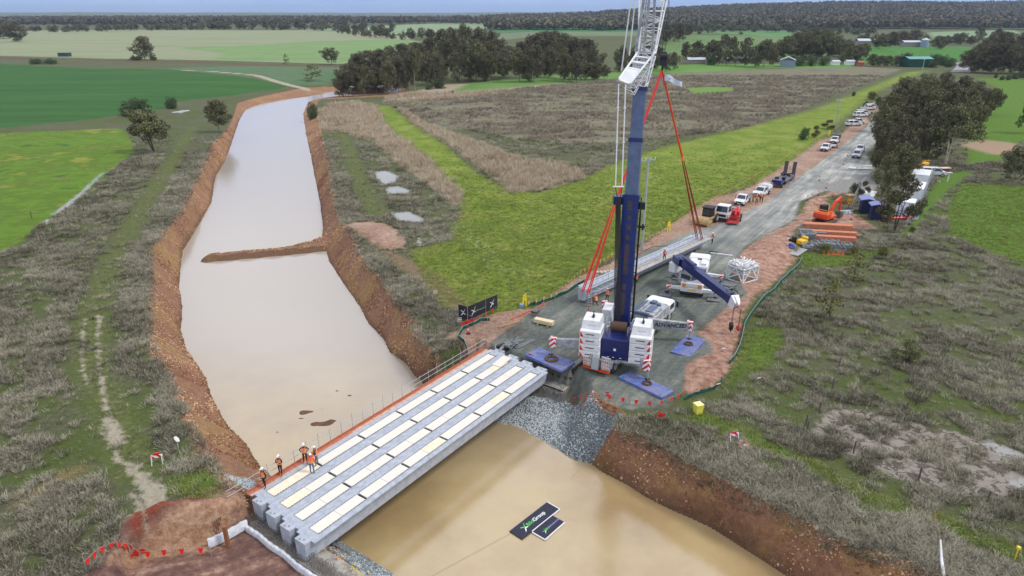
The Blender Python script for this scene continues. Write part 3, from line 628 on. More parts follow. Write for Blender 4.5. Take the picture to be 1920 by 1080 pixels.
# geotextile edging and steel grille of the pit
gtx = MB(); pts = [at(388, 1012, -.75), at(420, 998, -.75), at(462, 974, -.75)]
pts2 = [br(-1.15, .6, -1.15), br(-1.1, 2, -1.2), br(-1.25, 3.4, -1.15), br(-1.2, 5, -1.22), br(-1.4, 6.6, -1.15), br(-1.35, 8.6, -1.2), br(-1.5, 13, -1.15)]
allp = pts + pts2
rr_ = random.Random(4); ribbon = []
for i in range(len(allp) - 1):
    for k in range(8): ribbon.append(allp[i].lerp(allp[i + 1], k / 8))
ribbon.append(allp[-1])
for i in range(len(ribbon) - 1):
    a, c = ribbon[i], ribbon[i + 1]; d = (c - a).normalized(); s_ = Vector((-d.y, d.x, 0)) * .19
    w1 = .04 * math.sin(i * 1.9); w3 = .04 * math.sin((i + 1) * 1.9)
    gtx.add([a - s_ * .35 + Vector((0, 0, -.75)), c - s_ * .35 + Vector((0, 0, -.75)), c - s_ * .5 + Vector((0, 0, w3)), a - s_ * .5 + Vector((0, 0, w1)), c + s_ * .6 + Vector((0, 0, -.02 + w3)), a + s_ * .6 + Vector((0, 0, -.02 + w1)), c + s_ * .7 + Vector((0, 0, -.75)), a + s_ * .7 + Vector((0, 0, -.75))],
            [(0, 1, 2, 3), (3, 2, 4, 5), (5, 4, 6, 7)])
tag(gtx.build('geotextile_edging', cloth_w, smooth=True), 'white geotextile cloth folded over the edge of the brown pit', 'geotextile')
gr = MB(); a0 = at(400, 985, -.5); a1 = at(468, 935, -.9)
for k in range(22):
    p = a0.lerp(a1, k / 21); gr.bar((p.x, p.y, -1.9), (p.x, p.y, p.z + .25), .03)
for z in (-.3, -.8, -1.3): gr.bar((a0.x, a0.y, z), (a1.x, a1.y, z - .3), .03)
tag(gr.build('bar_mesh', rust), 'rusty reinforcing mesh standing behind the geotextile at the near corner', 'rebar mesh')
gp = MB(); p = at(424, 1005, -.6); gp.box(p.x - .12, p.y - .12, -1.9, p.x + .12, p.y + .12, .25); tag(gp.build('timber_post', mat('brown_post', (150,98,66), .8, scale=4)), 'brown timber post standing in the white geotextile edging', 'post')
# ---------------------------------------------------------------- text and marks
def lettering(text, size, m, parent, mtx, name='lettering', ext=.004, bold=0.0, shear=0.0):
    cu = bpy.data.curves.new(name, 'FONT'); cu.body = text; cu.size = size; cu.extrude = ext; cu.offset = bold; cu.shear = shear; cu.align_x = 'LEFT'; cu.resolution_u = 3
    o = bpy.data.objects.new(name, cu); C.objects.link(o); bpy.context.view_layer.update()
    me = bpy.data.meshes.new_from_object(o.evaluated_get(bpy.context.evaluated_depsgraph_get())); bpy.data.objects.remove(o)
    me.materials.clear(); me.materials.append(m); o = bpy.data.objects.new(name, me); C.objects.link(o); o.parent = parent; o.matrix_local = mtx; return o
def flat(mb, pts, z0, z1, mi=0):
    n = len(pts); return mb.add([(x, y, z) for z in (z0, z1) for x, y in pts], [tuple(reversed(range(n))), tuple(range(n, 2 * n))] + [(i, (i + 1) % n, n + (i + 1) % n, n + i) for i in range(n)], mi)
green_ink = mat('green_ink', (96, 208, 96), .6); white_ink = mat('white_ink', (232, 234, 240), .6); lilac_ink = mat('lilac_ink', (150, 158, 214), .6)
sign_dk = mat('sign_navy', (40, 42, 62), .5, rgb2=(34, 36, 54), scale=1.5)
orange_lamp = mat('orange_marker', (238, 146, 50), .5)
def xlogo(parent, ox, oy, s, ma, mb_, z=.02):
    b = MB(); flat(b, [(ox, oy + .62 * s), (ox + .10 * s, oy + .74 * s), (ox + .62 * s, oy + .42 * s), (ox + .45 * s, oy + .36 * s)], z, z + .006)
    flat(b, [(ox + .47 * s, oy + .40 * s), (ox + .62 * s, oy + .40 * s), (ox + 1.02 * s, oy + 1.1 * s), (ox + .92 * s, oy + 1.02 * s)], z, z + .005); b.build('logo_upper', ma, parent)
    b = MB(); flat(b, [(ox - .05 * s, oy - .35 * s), (ox + .46 * s, oy + .34 * s), (ox + .64 * s, oy + .34 * s), (ox + .33 * s, oy - .12 * s)], z, z + .005)
    flat(b, [(ox + .62 * s, oy + .36 * s), (ox + .92 * s, oy + .22 * s), (ox + .80 * s, oy + .05 * s), (ox + .52 * s, oy + .22 * s)], z, z + .006); b.build('logo_lower', mb_, parent)
# ---------------------------------------------------------------- lattice helper
def truss(b, p0, p1, w0, w1, d0, d1, n, side, ch=.09, lc=.05, mi=0):
    p0, p1 = Vector(p0), Vector(p1); ax = (p1 - p0).normalized(); s = Vector(side); s = (s - ax * s.dot(ax)).normalized(); u = ax.cross(s)
    def cn(t, i, j): w = w0 + (w1 - w0) * t; d = d0 + (d1 - d0) * t; return p0.lerp(p1, t) + s * (i * w / 2) + u * (j * d / 2)
    cs = ((-1, -1), (1, -1), (1, 1), (-1, 1))
    for i, j in cs: b.tube(cn(0, i, j), cn(1, i, j), ch / 2, n=5, mi=mi)
    for k in range(n):
        t0, t1 = k / n, (k + 1) / n
        for q in range(4):
            a, c = cs[q], cs[(q + 1) % 4]
            if k % 2: a, c = c, a
            b.tube(cn(t0, *a), cn(t1, *c), lc / 2, n=4, mi=mi); b.tube(cn(t0, *a), cn(t0, *c), lc / 2, n=4, mi=mi)
    return b
stripe = bpy.data.materials.new('red_white_stripe'); stripe.use_nodes = True; _n = stripe.node_tree; _t = _n.nodes.new('ShaderNodeTexCoord'); _w = _n.nodes.new('ShaderNodeTexWave'); _w.inputs['Scale'].default_value = 1.1; _r = _n.nodes.new('ShaderNodeValToRGB'); _r.color_ramp.interpolation = 'CONSTANT'
_r.color_ramp.elements[0].color = lin((232, 232, 232)); _r.color_ramp.elements[1].color = lin((204, 40, 48)); _r.color_ramp.elements[1].position = .5; _w.bands_direction = 'DIAGONAL'
_n.links.new(_t.outputs['Object'], _w.inputs[0]); _n.links.new(_w.outputs['Fac'], _r.inputs[0]); _n.links.new(_r.outputs[0], _n.nodes['Principled BSDF'].inputs['Base Color'])
# ---------------------------------------------------------------- main crane
CA = R(56.5); CO = Vector((8.9, 60.1, 0))
mc = thing('mobile_crane', CO, CA, 'huge white and blue mobile crane with upright blue boom and white lattice jib', 'crane')
Yl = lambda right: -right
# carrier (local x forward, y left)
b = MB()
b.box(-1.0, -1.45, .75, 15.2, 1.45, 1.35, bev=.05); b.box(-1.0, -1.55, 1.35, 2.3, 1.55, 1.55); b.box(2.4, -1.3, 1.35, 9.2, 1.3, 1.75, bev=.05); b.box(5, -1.6, 1.6, 8.6, 1.6, 1.72)
b.build('chassis', grey_p, mc)
b = MB(); b.box(9.3, -1.5, 1.3, 13.9, 1.5, 2.35, bev=.12); b.box(9.5, -1.3, 2.35, 12.2, .1, 2.6, bev=.05); b.box(9.6, .5, 2.35, 13.4, 1.3, 2.55, bev=.05); b.build('engine_deck', grey_p, mc)
b = MB(); b.box(10.1, -.9, 2.6, 11.9, -.1, 2.7); b.box(9.7, .7, 2.55, 12.8, .82, 2.72); b.box(9.7, 1.0, 2.55, 12.8, 1.12, 2.72); b.tube((12.6, -.7, 2.35), (12.6, -.7, 2.75), .25, n=12); b.box(12.9, -.2, 2.35, 13.6, .4, 2.62); b.tube((9.4, -.9, 2.6), (9.4, .9, 2.6), .2, n=10); b.build('deck_fitting', slate_p, mc)
b = MB(); b.box(13.9, -1.5, .9, 15.8, 1.5, 2.3, bev=.15); b.build('cab', white_p, mc)
b = MB(); b.box(15.78, -1.3, 1.55, 15.84, 1.3, 2.2); b.box(14.2, -1.53, 1.55, 15.3, -1.49, 2.15); b.box(14.2, 1.49, 1.55, 15.3, 1.53, 2.15); b.build('cab_window', glass, mc)
for s in (-1, 1): b = MB(); b.bar((15.5, s * 1.5, 2.2), (15.7, s * 1.85, 2.1), .05); b.box(15.6, s * 1.8 - .1, 1.5, 15.68, s * 1.8 + .1, 2.15); b.build('mirror', black_p, mc)
for i, x in enumerate((.1, 1.6, 3.4, 5.4, 9.6, 11.0, 12.4, 14.2)):
    for s in (-1, 1):
        w = MB(); w.tube((x, s * 1.08, .72), (x, s * 1.5, .72), .72, n=20); wo = w.build('wheel', rubber, mc)
        h = MB(); h.tube((x, s * 1.47, .72), (x, s * 1.53, .72), .38, n=12); h.build('rim', grey_p, wo)
for s in (-1, 1): b = MB(); b.box(8.9, s * 1.5 - .12, 1.32, 13.8, s * 1.5 + .12, 1.42); b.build('mudguard', grey_p, mc)
for s in (-1, 1):
    rp = MB(); rp.box(-1.22, s * .98 - .48, .65, -1.0, s * .98 + .48, 2.05, bev=.03); rpo = rp.build('rear_panel', grey_p, mc)
    for k in range(3):
        l = MB(); l.box(-1.26, s * .98 - .38, .86 + k * .36, -1.221, s * .98 + .38, 1.06 + k * .36); lo_ = l.build('tail_light', white_p, rpo)
        for q in (-.25, 0, .25): l = MB(); l.box(-1.28, s * .98 + q - .07, .89 + k * .36, -1.261, s * .98 + q + .07, 1.03 + k * .36); l.build('tail_lens', orange_lamp if k != 2 else red_p, lo_)
b = MB(); b.box(-1.3, -1.45, .42, -1.1, 1.45, .6); b.build('bumper', orange_p, mc)
b = MB(); b.box(-1.6, -.35, .7, -1.0, .35, 1.9, tx=.2); b.build('winch_guard', steel, mc)
# outriggers and pads
def outrigger(root, x, side, out_, z=1.35, hgt=.62, txt=None, m=grey_p, sk=0.0, cap=True, pad=True):
    y = side * out_; b = MB(); b.bar((x - sk * .2, side * 1.0, z), (x + sk, y, z - .05), .45, hgt, w2=.34, h2=hgt * .62); ob = b.build('outrigger_beam', m, root)
    b = MB(); b.bar((x + sk - .0, y - side * .5, z - .03), (x + sk, y + side * .12, z - .06), .5, hgt * .9); b.build('striped_end', stripe, ob)
    b = MB(); b.tube((x + sk, y, z - .1), (x + sk, y, .42), .09, n=10); b.build('jack', steel, ob)
    b = MB(); b.tube((x + sk, y, .42), (x + sk, y, .3), .14, .32, n=12); b.build('foot', steel_dk, ob); return ob
for x, side, o_, sk in ((1.0, 1, 5.45, -1.6), (1.0, -1, 4.85, -.9), (9.2, -1, 5.15, 1.6), (9.2, 1, 5.2, 1.6)):
    ob = outrigger(mc, x, side, o_, 1.85, 1.2, sk=sk)
# star legs wording on the right front beam
d_ = (Vector((10.8, -5.15, 1.7)) - Vector((8.9, -1.0, 1.75))); ang = math.atan2(d_.y, d_.x)
mt = Matrix.Translation(Vector((8.95, -1.75, 1.68))) @ Matrix.Rotation(ang, 4, 'Z') @ Matrix.Rotation(R(90), 4, 'X')
lettering('ADVANCED', .62, black_p, mc, mt, bold=.012, shear=.2)
# superstructure
SA = math.atan2(.957, .29); SO = Vector((11.85, 65.4, 0)); inv = (Matrix.Translation(CO) @ Matrix.Rotation(CA, 4, 'Z')).inverted()
SM = inv @ Matrix.Translation(SO) @ Matrix.Rotation(SA, 4, 'Z')
def sup(b, name, m, **k): o = b.build(name, m, mc, mtx=SM, **k); return o
b = MB(); b.tube((0, 0, 1.7), (0, 0, 2.1), 1.2, n=24); b.box(-6.0, -1.1, 1.9, 1.6, 1.1, 2.5, bev=.05); b.box(-2.6, -.85, 2.4, -.2, -.72, 3.9); b.box(-2.6, .72, 2.4, -.2, .85, 3.9); sup(b, 'turntable_frame', blue_p)
b = MB(); b.box(-6.5, -1.35, 1.55, -4.6, 1.35, 3.7, bev=.08); bx = sup(b, 'winch_box', blue_p)
b = MB(); b.box(-6.53, -.12, 2.5, -6.5, .12, 2.74); b.box(-6.53, -.7, 1.75, -6.501, -.5, 1.82); b.box(-6.53, 0, 1.75, -6.501, .2, 1.82); b.box(-6.53, .5, 1.75, -6.501, .7, 1.82); sup(b, 'sticker', white_p)
b = MB(); b.tube((-4.2, -.75, 4.0), (-4.2, .75, 4.0), .55, n=18); b.tube((-3.0, -.6, 3.6), (-3.0, .6, 3.6), .45, n=16); sup(b, 'winch_drum', mat('rope_drum', (92, 66, 50), .8, rgb2=(64, 48, 38), scale=8))
b = MB()
for s in (-1, 1):
    b.path([(-4.6, s * 1.25, 3.7), (-4.6, s * 1.25, 4.7), (-3.4, s * 1.25, 4.7), (-3.4, s * 1.25, 3.7)], .04, mi=0); b.path([(-4.6, s * 1.25, 4.2), (-3.4, s * 1.25, 4.2)], .03)
    b.path([(-5.4, s * 1.0, 3.7), (-5.4, s * 1.0, 4.4), (-4.7, s * 1.0, 4.4), (-4.7, s * 1.0, 3.7)], .04)
sup(b, 'guard_rail', steel)
rr_ = random.Random(12); b = MB()
for k in range(34):
    p = Vector((rr_.uniform(-4.4, -.4), rr_.choice([-1, 1]) * rr_.uniform(.9, 1.5), rr_.uniform(2.5, 3.8))); q = p + Vector((rr_.uniform(-1, 1), rr_.uniform(-.3, .3), rr_.uniform(-.5, .5))); b.tube(p, q, .035, n=5)
for k in range(10): p = Vector((rr_.uniform(-4.4, -1), rr_.choice([-1, 1]) * 1.2, rr_.uniform(2.6, 3.5))); b.box(p.x, p.y - .15, p.z, p.x + .4, p.y + .15, p.z + .3)
sup(b, 'machinery', steel)
b = MB(); b.box(-5.6, -1.7, 1.3, -5.2, 1.7, 1.62); b.box(-6.6, -2.3, 1.38, -4.4, 2.3, 1.55); b.box(-6.75, -.6, 1.3, -6.5, .6, 1.5); sup(b, 'counterweight_base', grey_p)
for s in (-1, 1):
    y0, y1 = (1.4, 3.45) if s > 0 else (-3.45, -1.4)
    for k in range(4):
        z0 = 1.56 + k * .72; b = MB(); b.box(-6.9, y0, z0, -4.4, y1, z0 + .70, bev=.07); cw = sup(b, 'counterweight', white_p)
        b = MB(); b.box(-6.93, (y0 + y1) / 2 - .42, z0 + .33, -6.895, (y0 + y1) / 2 + .42, z0 + .41); o = b.build('grip_slot', black_p, cw)
        e = y1 if s > 0 else y0; b = MB(); b.add([(-6.915, e - s * .08, z0 + .08), (-6.915, e - s * .42, z0 + .08), (-6.915, e - s * .08, z0 + .64), (-6.905, e - s * .08, z0 + .08), (-6.905, e - s * .42, z0 + .08), (-6.905, e - s * .08, z0 + .64)], [(0, 1, 2), (3, 5, 4), (0, 1, 4, 3), (1, 2, 5, 4), (2, 0, 3, 5)])
        b.add([(-6.8, e + s * .012, z0 + .08), (-6.4, e + s * .012, z0 + .08), (-6.8, e + s * .012, z0 + .64), (-6.8, e, z0 + .08), (-6.4, e, z0 + .08), (-6.8, e, z0 + .64)], [(0, 1, 2), (3, 5, 4), (0, 1, 4, 3), (1, 2, 5, 4), (2, 0, 3, 5)]); b.build('red_triangle', red_p, cw)
    b = MB(); b.box(-6.3, y0 + .15, 4.45, -4.0, y1 - .05, 5.25, tx=.15, ty=.1, bev=0); tp = sup(b, 'top_ballast', white_p)
    b = MB(); b.box(-6.24, (y0 + y1) / 2 - .4, 4.72, -6.20, (y0 + y1) / 2 + .4, 4.80); b.build('grip_slot', steel_dk, tp)
    b = MB(); b.tube((-5.2, (y0 + y1) / 2, 5.2), (-5.2, (y0 + y1) / 2, 5.9), .05, n=6); b.tube((-5.2, (y0 + y1) / 2 - .1, 5.22), (-5.2, (y0 + y1) / 2 + .1, 5.22), .3, n=8); b.build('lifting_eye', steel_dk, tp)
b = MB(); b.box(-.9, 1.3, 2.2, 1.7, 2.4, 4.1, tx=.25, ty=.08, bev=0); ocb = sup(b, 'operator_cab', white_p)
b = MB(); b.box(1.5, 1.38, 2.9, 1.62, 2.32, 3.9); b.box(-.5, 2.37, 3.0, 1.2, 2.40, 3.8); b.build('cab_window', glass, ocb)
# boom
BP = Vector((11.3, 63.7, 3.1)); BT = Vector((12.05, 66.4, 26.5)); BD = (BT - BP)
def bm_(t): return BP + BD * t
side = Vector((.957, -.29, 0))
def wpart(b, name, m, parent=mc, **k):      # world-space geometry under the crane root
    return b.build(name, m, parent, mtx=(parent.matrix_world if 0 else (Matrix.Translation(CO) @ Matrix.Rotation(CA, 4, 'Z'))).inverted() if parent is mc else Matrix.Identity(4), **k)
def section(t0, t1, w, d, m, name):
    b = MB(); a, c = bm_(t0), bm_(t1); ax = BD.normalized(); u = ax.cross(side).normalized()
    prof = [(-w / 2, -d / 2), (w / 2, -d / 2), (w / 2, d * .22), (w * .32, d / 2), (-w * .32, d / 2), (-w / 2, d * .22)]
    vs = [p + side * x + u * y for p in (a, c) for x, y in prof]; n = 6
    b.add(vs, [tuple(reversed(range(n))), tuple(range(n, 2 * n))] + [(i, (i + 1) % n, n + (i + 1) % n, n + i) for i in range(n)]); return wpart(b, name, m)
section(-.02, .575, 1.5, 1.75, blue_p, 'boom_base_section'); section(.55, .80, 1.22, 1.5, slate_p, 'boom_section'); section(.79, 1.0, 1.14, 1.38, slate_p, 'boom_section')
for t, w in ((.565, 1.62), (.795, 1.36), (.993, 1.34)): section(t - .008, t + .008, w, w * 1.15, blue_p, 'boom_collar')
# worn brown rubs and round bosses on the back of the boom
ax = BD.normalized(); u_ = ax.cross(side).normalized(); fr = -1 if u_.y > 0 else 1
rubm = mat('worn_blue', (84, 66, 62), .6, rgb2=(52, 48, 62), scale=3)
for t0, t1 in ((.06, .16), (.17, .20), (.24, .37), (.39, .41), (.43, .45), (.47, .49), (.51, .55)):
    b = MB(); a, c = bm_(t0) + u_ * fr * (.885 if fr < 0 else .885), bm_(t1) + u_ * fr * .885; b.bar(a, c, .42, .02, up=u_); wpart(b, 'worn_strip', rubm)
for t in (.22, .38, .42): b = MB(); a = bm_(t) + u_ * fr * .86; b.tube(a, a + u_ * fr * .08, .24, n=16); wpart(b, 'boom_boss', blue_p)
b = MB()
for t in (.1, .3, .5):
    a = bm_(t) + side * .76
    b.bar(a - ax * .2, a + ax * .2, .02, .12, up=u_)
b2 = MB(); b2.tube(bm_(.02) + side * .95 + u_ * .2, bm_(.56) + side * .9 + u_ * .2, .06, n=6); b2.tube(bm_(.02) + side * 1.05, bm_(.5) + side * .95, .09, n=6)
for k in range(18): p = bm_(.04 + k * .029) + side * .76; b2.bar(p, p + side * .24, .05)
wpart(b2, 'hose_run', steel_dk); b = MB(); a = bm_(.53) + side * .78; b.box(a.x, a.y - .2, a.z - .4, a.x + .55, a.y + .2, a.z + .3); a = bm_(.44) + side * .8; b.tube(a, a + side * .7, .12, n=8); b.tube(a + side * .5 - Vector((0, 0, .3)), a + side * .5 + Vector((0, 0, .3)), .1, n=8); wpart(b, 'rope_guide', black_p)
b = MB(); a = bm_(.555) - side * .75; b.box(a.x - 1.05, a.y - .5, a.z - .55, a.x, a.y + .4, a.z + .25); wpart(b, 'tagline_winch', blue_p)
# luffing cylinder
b = MB(); b.tube(SO + Vector((.5, 1.6, 2.4)), bm_(.30) - u_ * fr * .8, .3, n=12); wpart(b, 'luffing_ram', steel)
# boom head adapter, jib
def A(px, py, Y): return atY(px, py, Y)
b = MB(); fl_ = [A(1159, 150, 64.6), A(1180, 158, 64.6), A(1228, 98, 66.6), A(1197, 96, 66.6)]
n_ = (fl_[1] - fl_[0]).cross(fl_[3] - fl_[0]).normalized()
for (i, j) in ((0, 3), (1, 2)): b.bar(fl_[i], fl_[j], .16, .5, up=n_)
for t in (.0, .42, .62, .8, 1.0): b.bar(fl_[0].lerp(fl_[3], t), fl_[1].lerp(fl_[2], t), .14, .3, up=n_)
b.add([fl_[0] + n_ * .12, fl_[1] + n_ * .12, fl_[1].lerp(fl_[2], .42) + n_ * .12, fl_[0].lerp(fl_[3], .42) + n_ * .12, fl_[0] - n_ * .12, fl_[1] - n_ * .12, fl_[1].lerp(fl_[2], .42) - n_ * .12, fl_[0].lerp(fl_[3], .42) - n_ * .12], [(0, 1, 2, 3), (7, 6, 5, 4), (0, 1, 5, 4), (1, 2, 6, 5), (2, 3, 7, 6), (3, 0, 4, 7)])
b.add([fl_[0].lerp(fl_[3], .60) + n_ * .1, fl_[1].lerp(fl_[2], .60) + n_ * .1, fl_[1].lerp(fl_[2], .66) + n_ * .1, fl_[0].lerp(fl_[3], .66) + n_ * .1], [(0, 1, 2, 3)])
wpart(b, 'jib_adapter', white_p)
b = MB(); tb = A(1196, 163, 66.3); tt = A(1212, 97, 67.2); truss(b, tb, tt, 1.5, 1.6, 1.2, 1.9, 4, side, .12, .07); truss(b, A(1180, 172, 65.4), A(1220, 105, 66.8), 1.0, .9, .5, .7, 7, side, .06, .045)
rr_ = random.Random(8)
for k in range(26): p = tb.lerp(tt, rr_.random()) + Vector((rr_.uniform(-.8, .8), rr_.uniform(-.6, .4), 0)); b.tube(p, p + Vector((rr_.uniform(-.5, .6), rr_.uniform(-.4, .4), rr_.uniform(.2, .9))), .035, n=4)
wpart(b, 'adapter_truss', white_p)
JF = A(1213, 97, 66.9); az = Vector((.277, .961, 0)); jd = (az * math.cos(R(66)) + Vector((0, 0, 1)) * math.sin(R(66)))
b = MB(); truss(b, JF, JF + jd * 6, 1.5, 2.5, 1.0, 2.2, 7, side, .15, .07); truss(b, JF + jd * 6, JF + jd * 56, 2.5, 2.3, 2.2, 2.0, 36, side, .15, .07); wpart(b, 'lattice_jib', white_p)
for px, w in ((1192, .2), (1200, .1), (1207, .2), (1223, .22)):
    b = MB(); a = A(px, 96, 66.3); c = a + Vector((-.0 + (px - 1207) * -.004, -.2, 1)).normalized() * 9; b.bar(a, c, w, w); wpart(b, 'derrick_mast', grey_p)
for (x0, y0, x1, y1, Y0, Y1) in ((1165, 133, 1183, 0, 64.8, 63.5), (1180, 104, 1191, 0, 65.6, 64.5), (1160, 157, 1154, 350, 64.5, 63.2), (1173, 158, 1166, 350, 64.5, 63.2)):
    b = MB(); a, c = A(x0, y0, Y0), A(x1, y1, Y1)
    if y1 == 0: c = a + (c - a) * 2.5
    b.tube(a, c, .06, n=6)
    if y1: 
        for t in (.22, .55): b.tube(a.lerp(c, t), a.lerp(c, t + .012), .12, n=8)
    wpart(b, 'pendant_rod', white_p)
b = MB(); b.tube(A(1149, 350, 63.2), A(1170, 350, 63.2), .07, n=6); wpart(b, 'pendant_crossbar', white_p)
b = MB()
for k in range(8): b.tube(A(1155 + k * 1.2, 372, 63.4), A(1151 + k * 1.7, 605, 62.6), .032, n=4)
b.tube(A(1154, 352, 63.2), A(1158, 372, 63.4), .04, n=5); b.tube(A(1166, 352, 63.2), A(1163, 372, 63.4), .04, n=5); wpart(b, 'hoist_ropes', wire_dk)
HK = Vector((18.9, 90, 26.9)); b = MB()
JT = JF + jd * 56
for k in (-2, -1, 1, 2): b.tube(HK + Vector((k * .12, 0, 1.0)), HK + Vector((k * .12, 0, 62)), .025, n=4)
wpart(b, 'hook_rope', wire_dk)
b = MB(); b.box(HK.x - .45, HK.y - .25, HK.z - .1, HK.x + .45, HK.y + .25, HK.z + 1.5, tx=.08, ty=.05); b.tube(HK + Vector((-.42, 0, 1.0)), HK + Vector((.42, 0, 1.0)), .42, n=14); b.tube(HK + Vector((0, 0, -.1)), HK + Vector((0, 0, -.7)), .12, n=8); wpart(b, 'hook_block', black_p)
# slings and flag
GA = at(1097, 548, 1.9); GB = at(1312, 447, 1.9)
def sling(pts, w, m, lab, n=2, sp=.5):
    b = MB(); sd_ = Vector((.74, -.67, 0))
    for k in range(n):
        o = sd_ * ((k - (n - 1) / 2) * sp)
        for i in range(len(pts) - 1): b.bar(Vector(pts[i]) + o * (0.15 if i == 0 and n > 1 else 1) * 1, Vector(pts[i + 1]) + o, w, .05)
    return b
hk = HK + Vector((0, 0, -.7))
for tgt, kn, lab1, lab2, m1, m2 in ((GA, .60, 'broad red lifting sling running from the hook down to the left end of the girder', 'pair', sling_r, sling_r), (GB, .50, 'broad orange lifting sling running from the hook down to the right end of the girder', 'pair', sling_o, sling_o)):
    t_ = thing('lifting_sling', hk, 0, lab1, 'sling'); kp = hk.lerp(tgt, kn) + Vector((0, 0, .3)); I = Matrix.Translation(-hk)
    b = MB(); b.bar(hk, kp, .3, .08); b.bar(hk, kp + Vector((.1, 0, 0)), .12, .12); b.build('upper_strap', m1, t_, mtx=I)
    b = MB(); b.tube(kp + Vector((0, 0, -.25)), kp + Vector((0, 0, .3)), .22, n=8); b.build('shackle', orange_lamp, t_, mtx=I)
    sd_ = Vector((.74, -.67, 0)); al = Vector((.67, .74, 0))
    for i, j in ((-1, -1), (1, -1), (-1, 1), (1, 1)): b = MB(); b.bar(kp + sd_ * i * .12, tgt + sd_ * i * .42 + al * j * .22 + Vector((0, 0, -.1)), .14, .05); b.build('lower_leg', m2 if tgt is GA else mat('dark_red_sling', (150, 44, 36), .7), t_, mtx=I)
fg = thing('flag', hk + Vector((.4, 0, -.3)), 0, 'white company flag blowing to the right from the crane hook', 'flag'); b = MB(); N1 = 14
vs = []; 
for i in range(N1 + 1):
    t = i / N1
    for j in (0, 1): vs.append((.0 + 2.3 * t, -.18 * math.sin(t * 9) + .15 * t, -.15 - .55 * t - .45 * t * t + .1 * math.sin(t * 7) - j * (.8 - .2 * t)))
fs = [(2 * i, 2 * i + 1, 2 * i + 3, 2 * i + 2) for i in range(N1)]; b.add(vs, fs); b.build('cloth', mat('flag_cloth', (216, 222, 232), .8, rgb2=(196, 204, 220), scale=1), fg)
b = MB(); b.box(.5, -.22, -.75, .72, -.16, -.65); b.build('printed_mark', sign_dk, fg)
# ---------------------------------------------------------------- mats under the pads
def steelmat(corners, lab, m=matblue, th=.32, cat='crane mat', grp='blue steel crane mats', wood=True):
    c = [at(*p, th) for p in corners]; ctr = (c[0] + c[2]) / 2; ax_ = (c[1] - c[0]); a = math.atan2(ax_.y, ax_.x); Lx = ax_.length; Ly = (c[3] - c[0]).length
    t_ = thing('crane_mat', Vector((ctr.x, ctr.y, 0)), a, lab, cat, grp); b = MB(); b.box(-Lx / 2, -Ly / 2, .02, Lx / 2, Ly / 2, th, bev=.03); b.build('plate', m, t_)
    b = MB(); rr = random.Random(len(lab))
    for k in range(5): b.tube((rr.uniform(-.4, .4) * Lx, rr.choice([-.38, .38]) * Ly, th), (rr.uniform(-.4, .4) * Lx * 0 + b.v[-1][0] if 0 else 0, 0, 0), .001)
    b = MB()
    for i, j in ((-.42, -.36), (.42, -.36), (.42, .36), (-.42, .36)): b.box(i * Lx - .07, j * Ly - .07, th - .01, i * Lx + .07, j * Ly + .07, th + .006)
    b.build('lug_recess', steel_dk, t_)
    return t_, ctr, a
m1 = steelmat([(984, 664), (1052, 694), (1079, 680), (1012, 651)], 'blue steel mat under the left outrigger, with a ring of brown timber round the jack')
m2 = steelmat([(1158, 707), (1240, 746), (1265, 731), (1184, 697)], 'blue steel mat under the rear right outrigger, nearest the red bunting')
m3 = steelmat([(1254, 657), (1291, 667), (1326, 638), (1287, 626)], 'blue steel mat lying along the red clay under the wide front outrigger')
for (c, r1, lab) in ((at(1034, 673, .35), .62, 'ring of timber blocks round the jack on the left blue mat'), (at(1213, 719, .35), .4, 'small pile of timber packers under the jack on the blue mat by the red bunting'), (at(1291, 645, .35), .4, 'small pile of timber packers on the blue mat beside the red clay')):
    t_ = thing('timber_packing', Vector((c.x, c.y, .335)), .4, lab, 'timber packing')
    for k in range(8): b = MB(); a = k * math.pi / 4; b.M = Matrix.Rotation(a, 4, 'Z'); b.box(r1 * .6, -.2, 0, r1 * 1.1, .2, .12); b.build('block', mat('dirty_timber', (120, 96, 66), .85, rgb2=(84, 66, 48), scale=6), t_)
b = MB(); b.box(-.35, -.06, 0, .35, .06, .06); o = b.build('timber_offcut', timber); p = at(995, 664, .33); o.location = (p.x, p.y, .345); o.rotation_euler = (0, 0, -.9); tag(o, 'short yellow timber offcut on the left corner of the left blue mat', 'timber')
# ---------------------------------------------------------------- second crane
K2 = R(70); O2 = Vector((22.35, 78.7, 0)); c2 = thing('mobile_crane', O2, K2, 'smaller white mobile crane with its dark blue boom lowered over its right side', 'crane'); I2 = (Matrix.Translation(O2) @ Matrix.Rotation(K2, 4, 'Z')).inverted()
b = MB(); b.box(-.3, -1.35, .7, 9.6, 1.35, 1.3, bev=.05); b.box(-.3, -1.35, 1.3, 3.2, 1.35, 1.95, bev=.1); b.build('chassis', white_p, c2)
b = MB()
for k in range(5): b.box(-.1 + k * .62, -1.2, 1.95, .38 + k * .62, 1.2, 1.99)
b.build('deck_plate', grey_p, c2)
b = MB(); b.box(5.6, -1.35, 1.3, 8.2, 1.35, 2.2, bev=.08); b.box(5.9, -1.1, 2.2, 7.8, -.4, 2.5); b.box(5.9, .2, 2.2, 8, 1.0, 2.45); b.build('engine_deck', white_p, c2)
b = MB(); b.box(8.2, -1.35, .8, 10.1, 1.35, 2.5, bev=.15); b.build('cab', white_p, c2)
b = MB(); b.box(8.5, -1.38, 1.6, 9.7, -1.33, 2.3); b.box(8.17, -1.0, 1.9, 8.21, 1.0, 2.4); b.box(10.08, -1.2, 1.5, 10.13, 1.2, 2.35); b.build('cab_window', glass, c2)
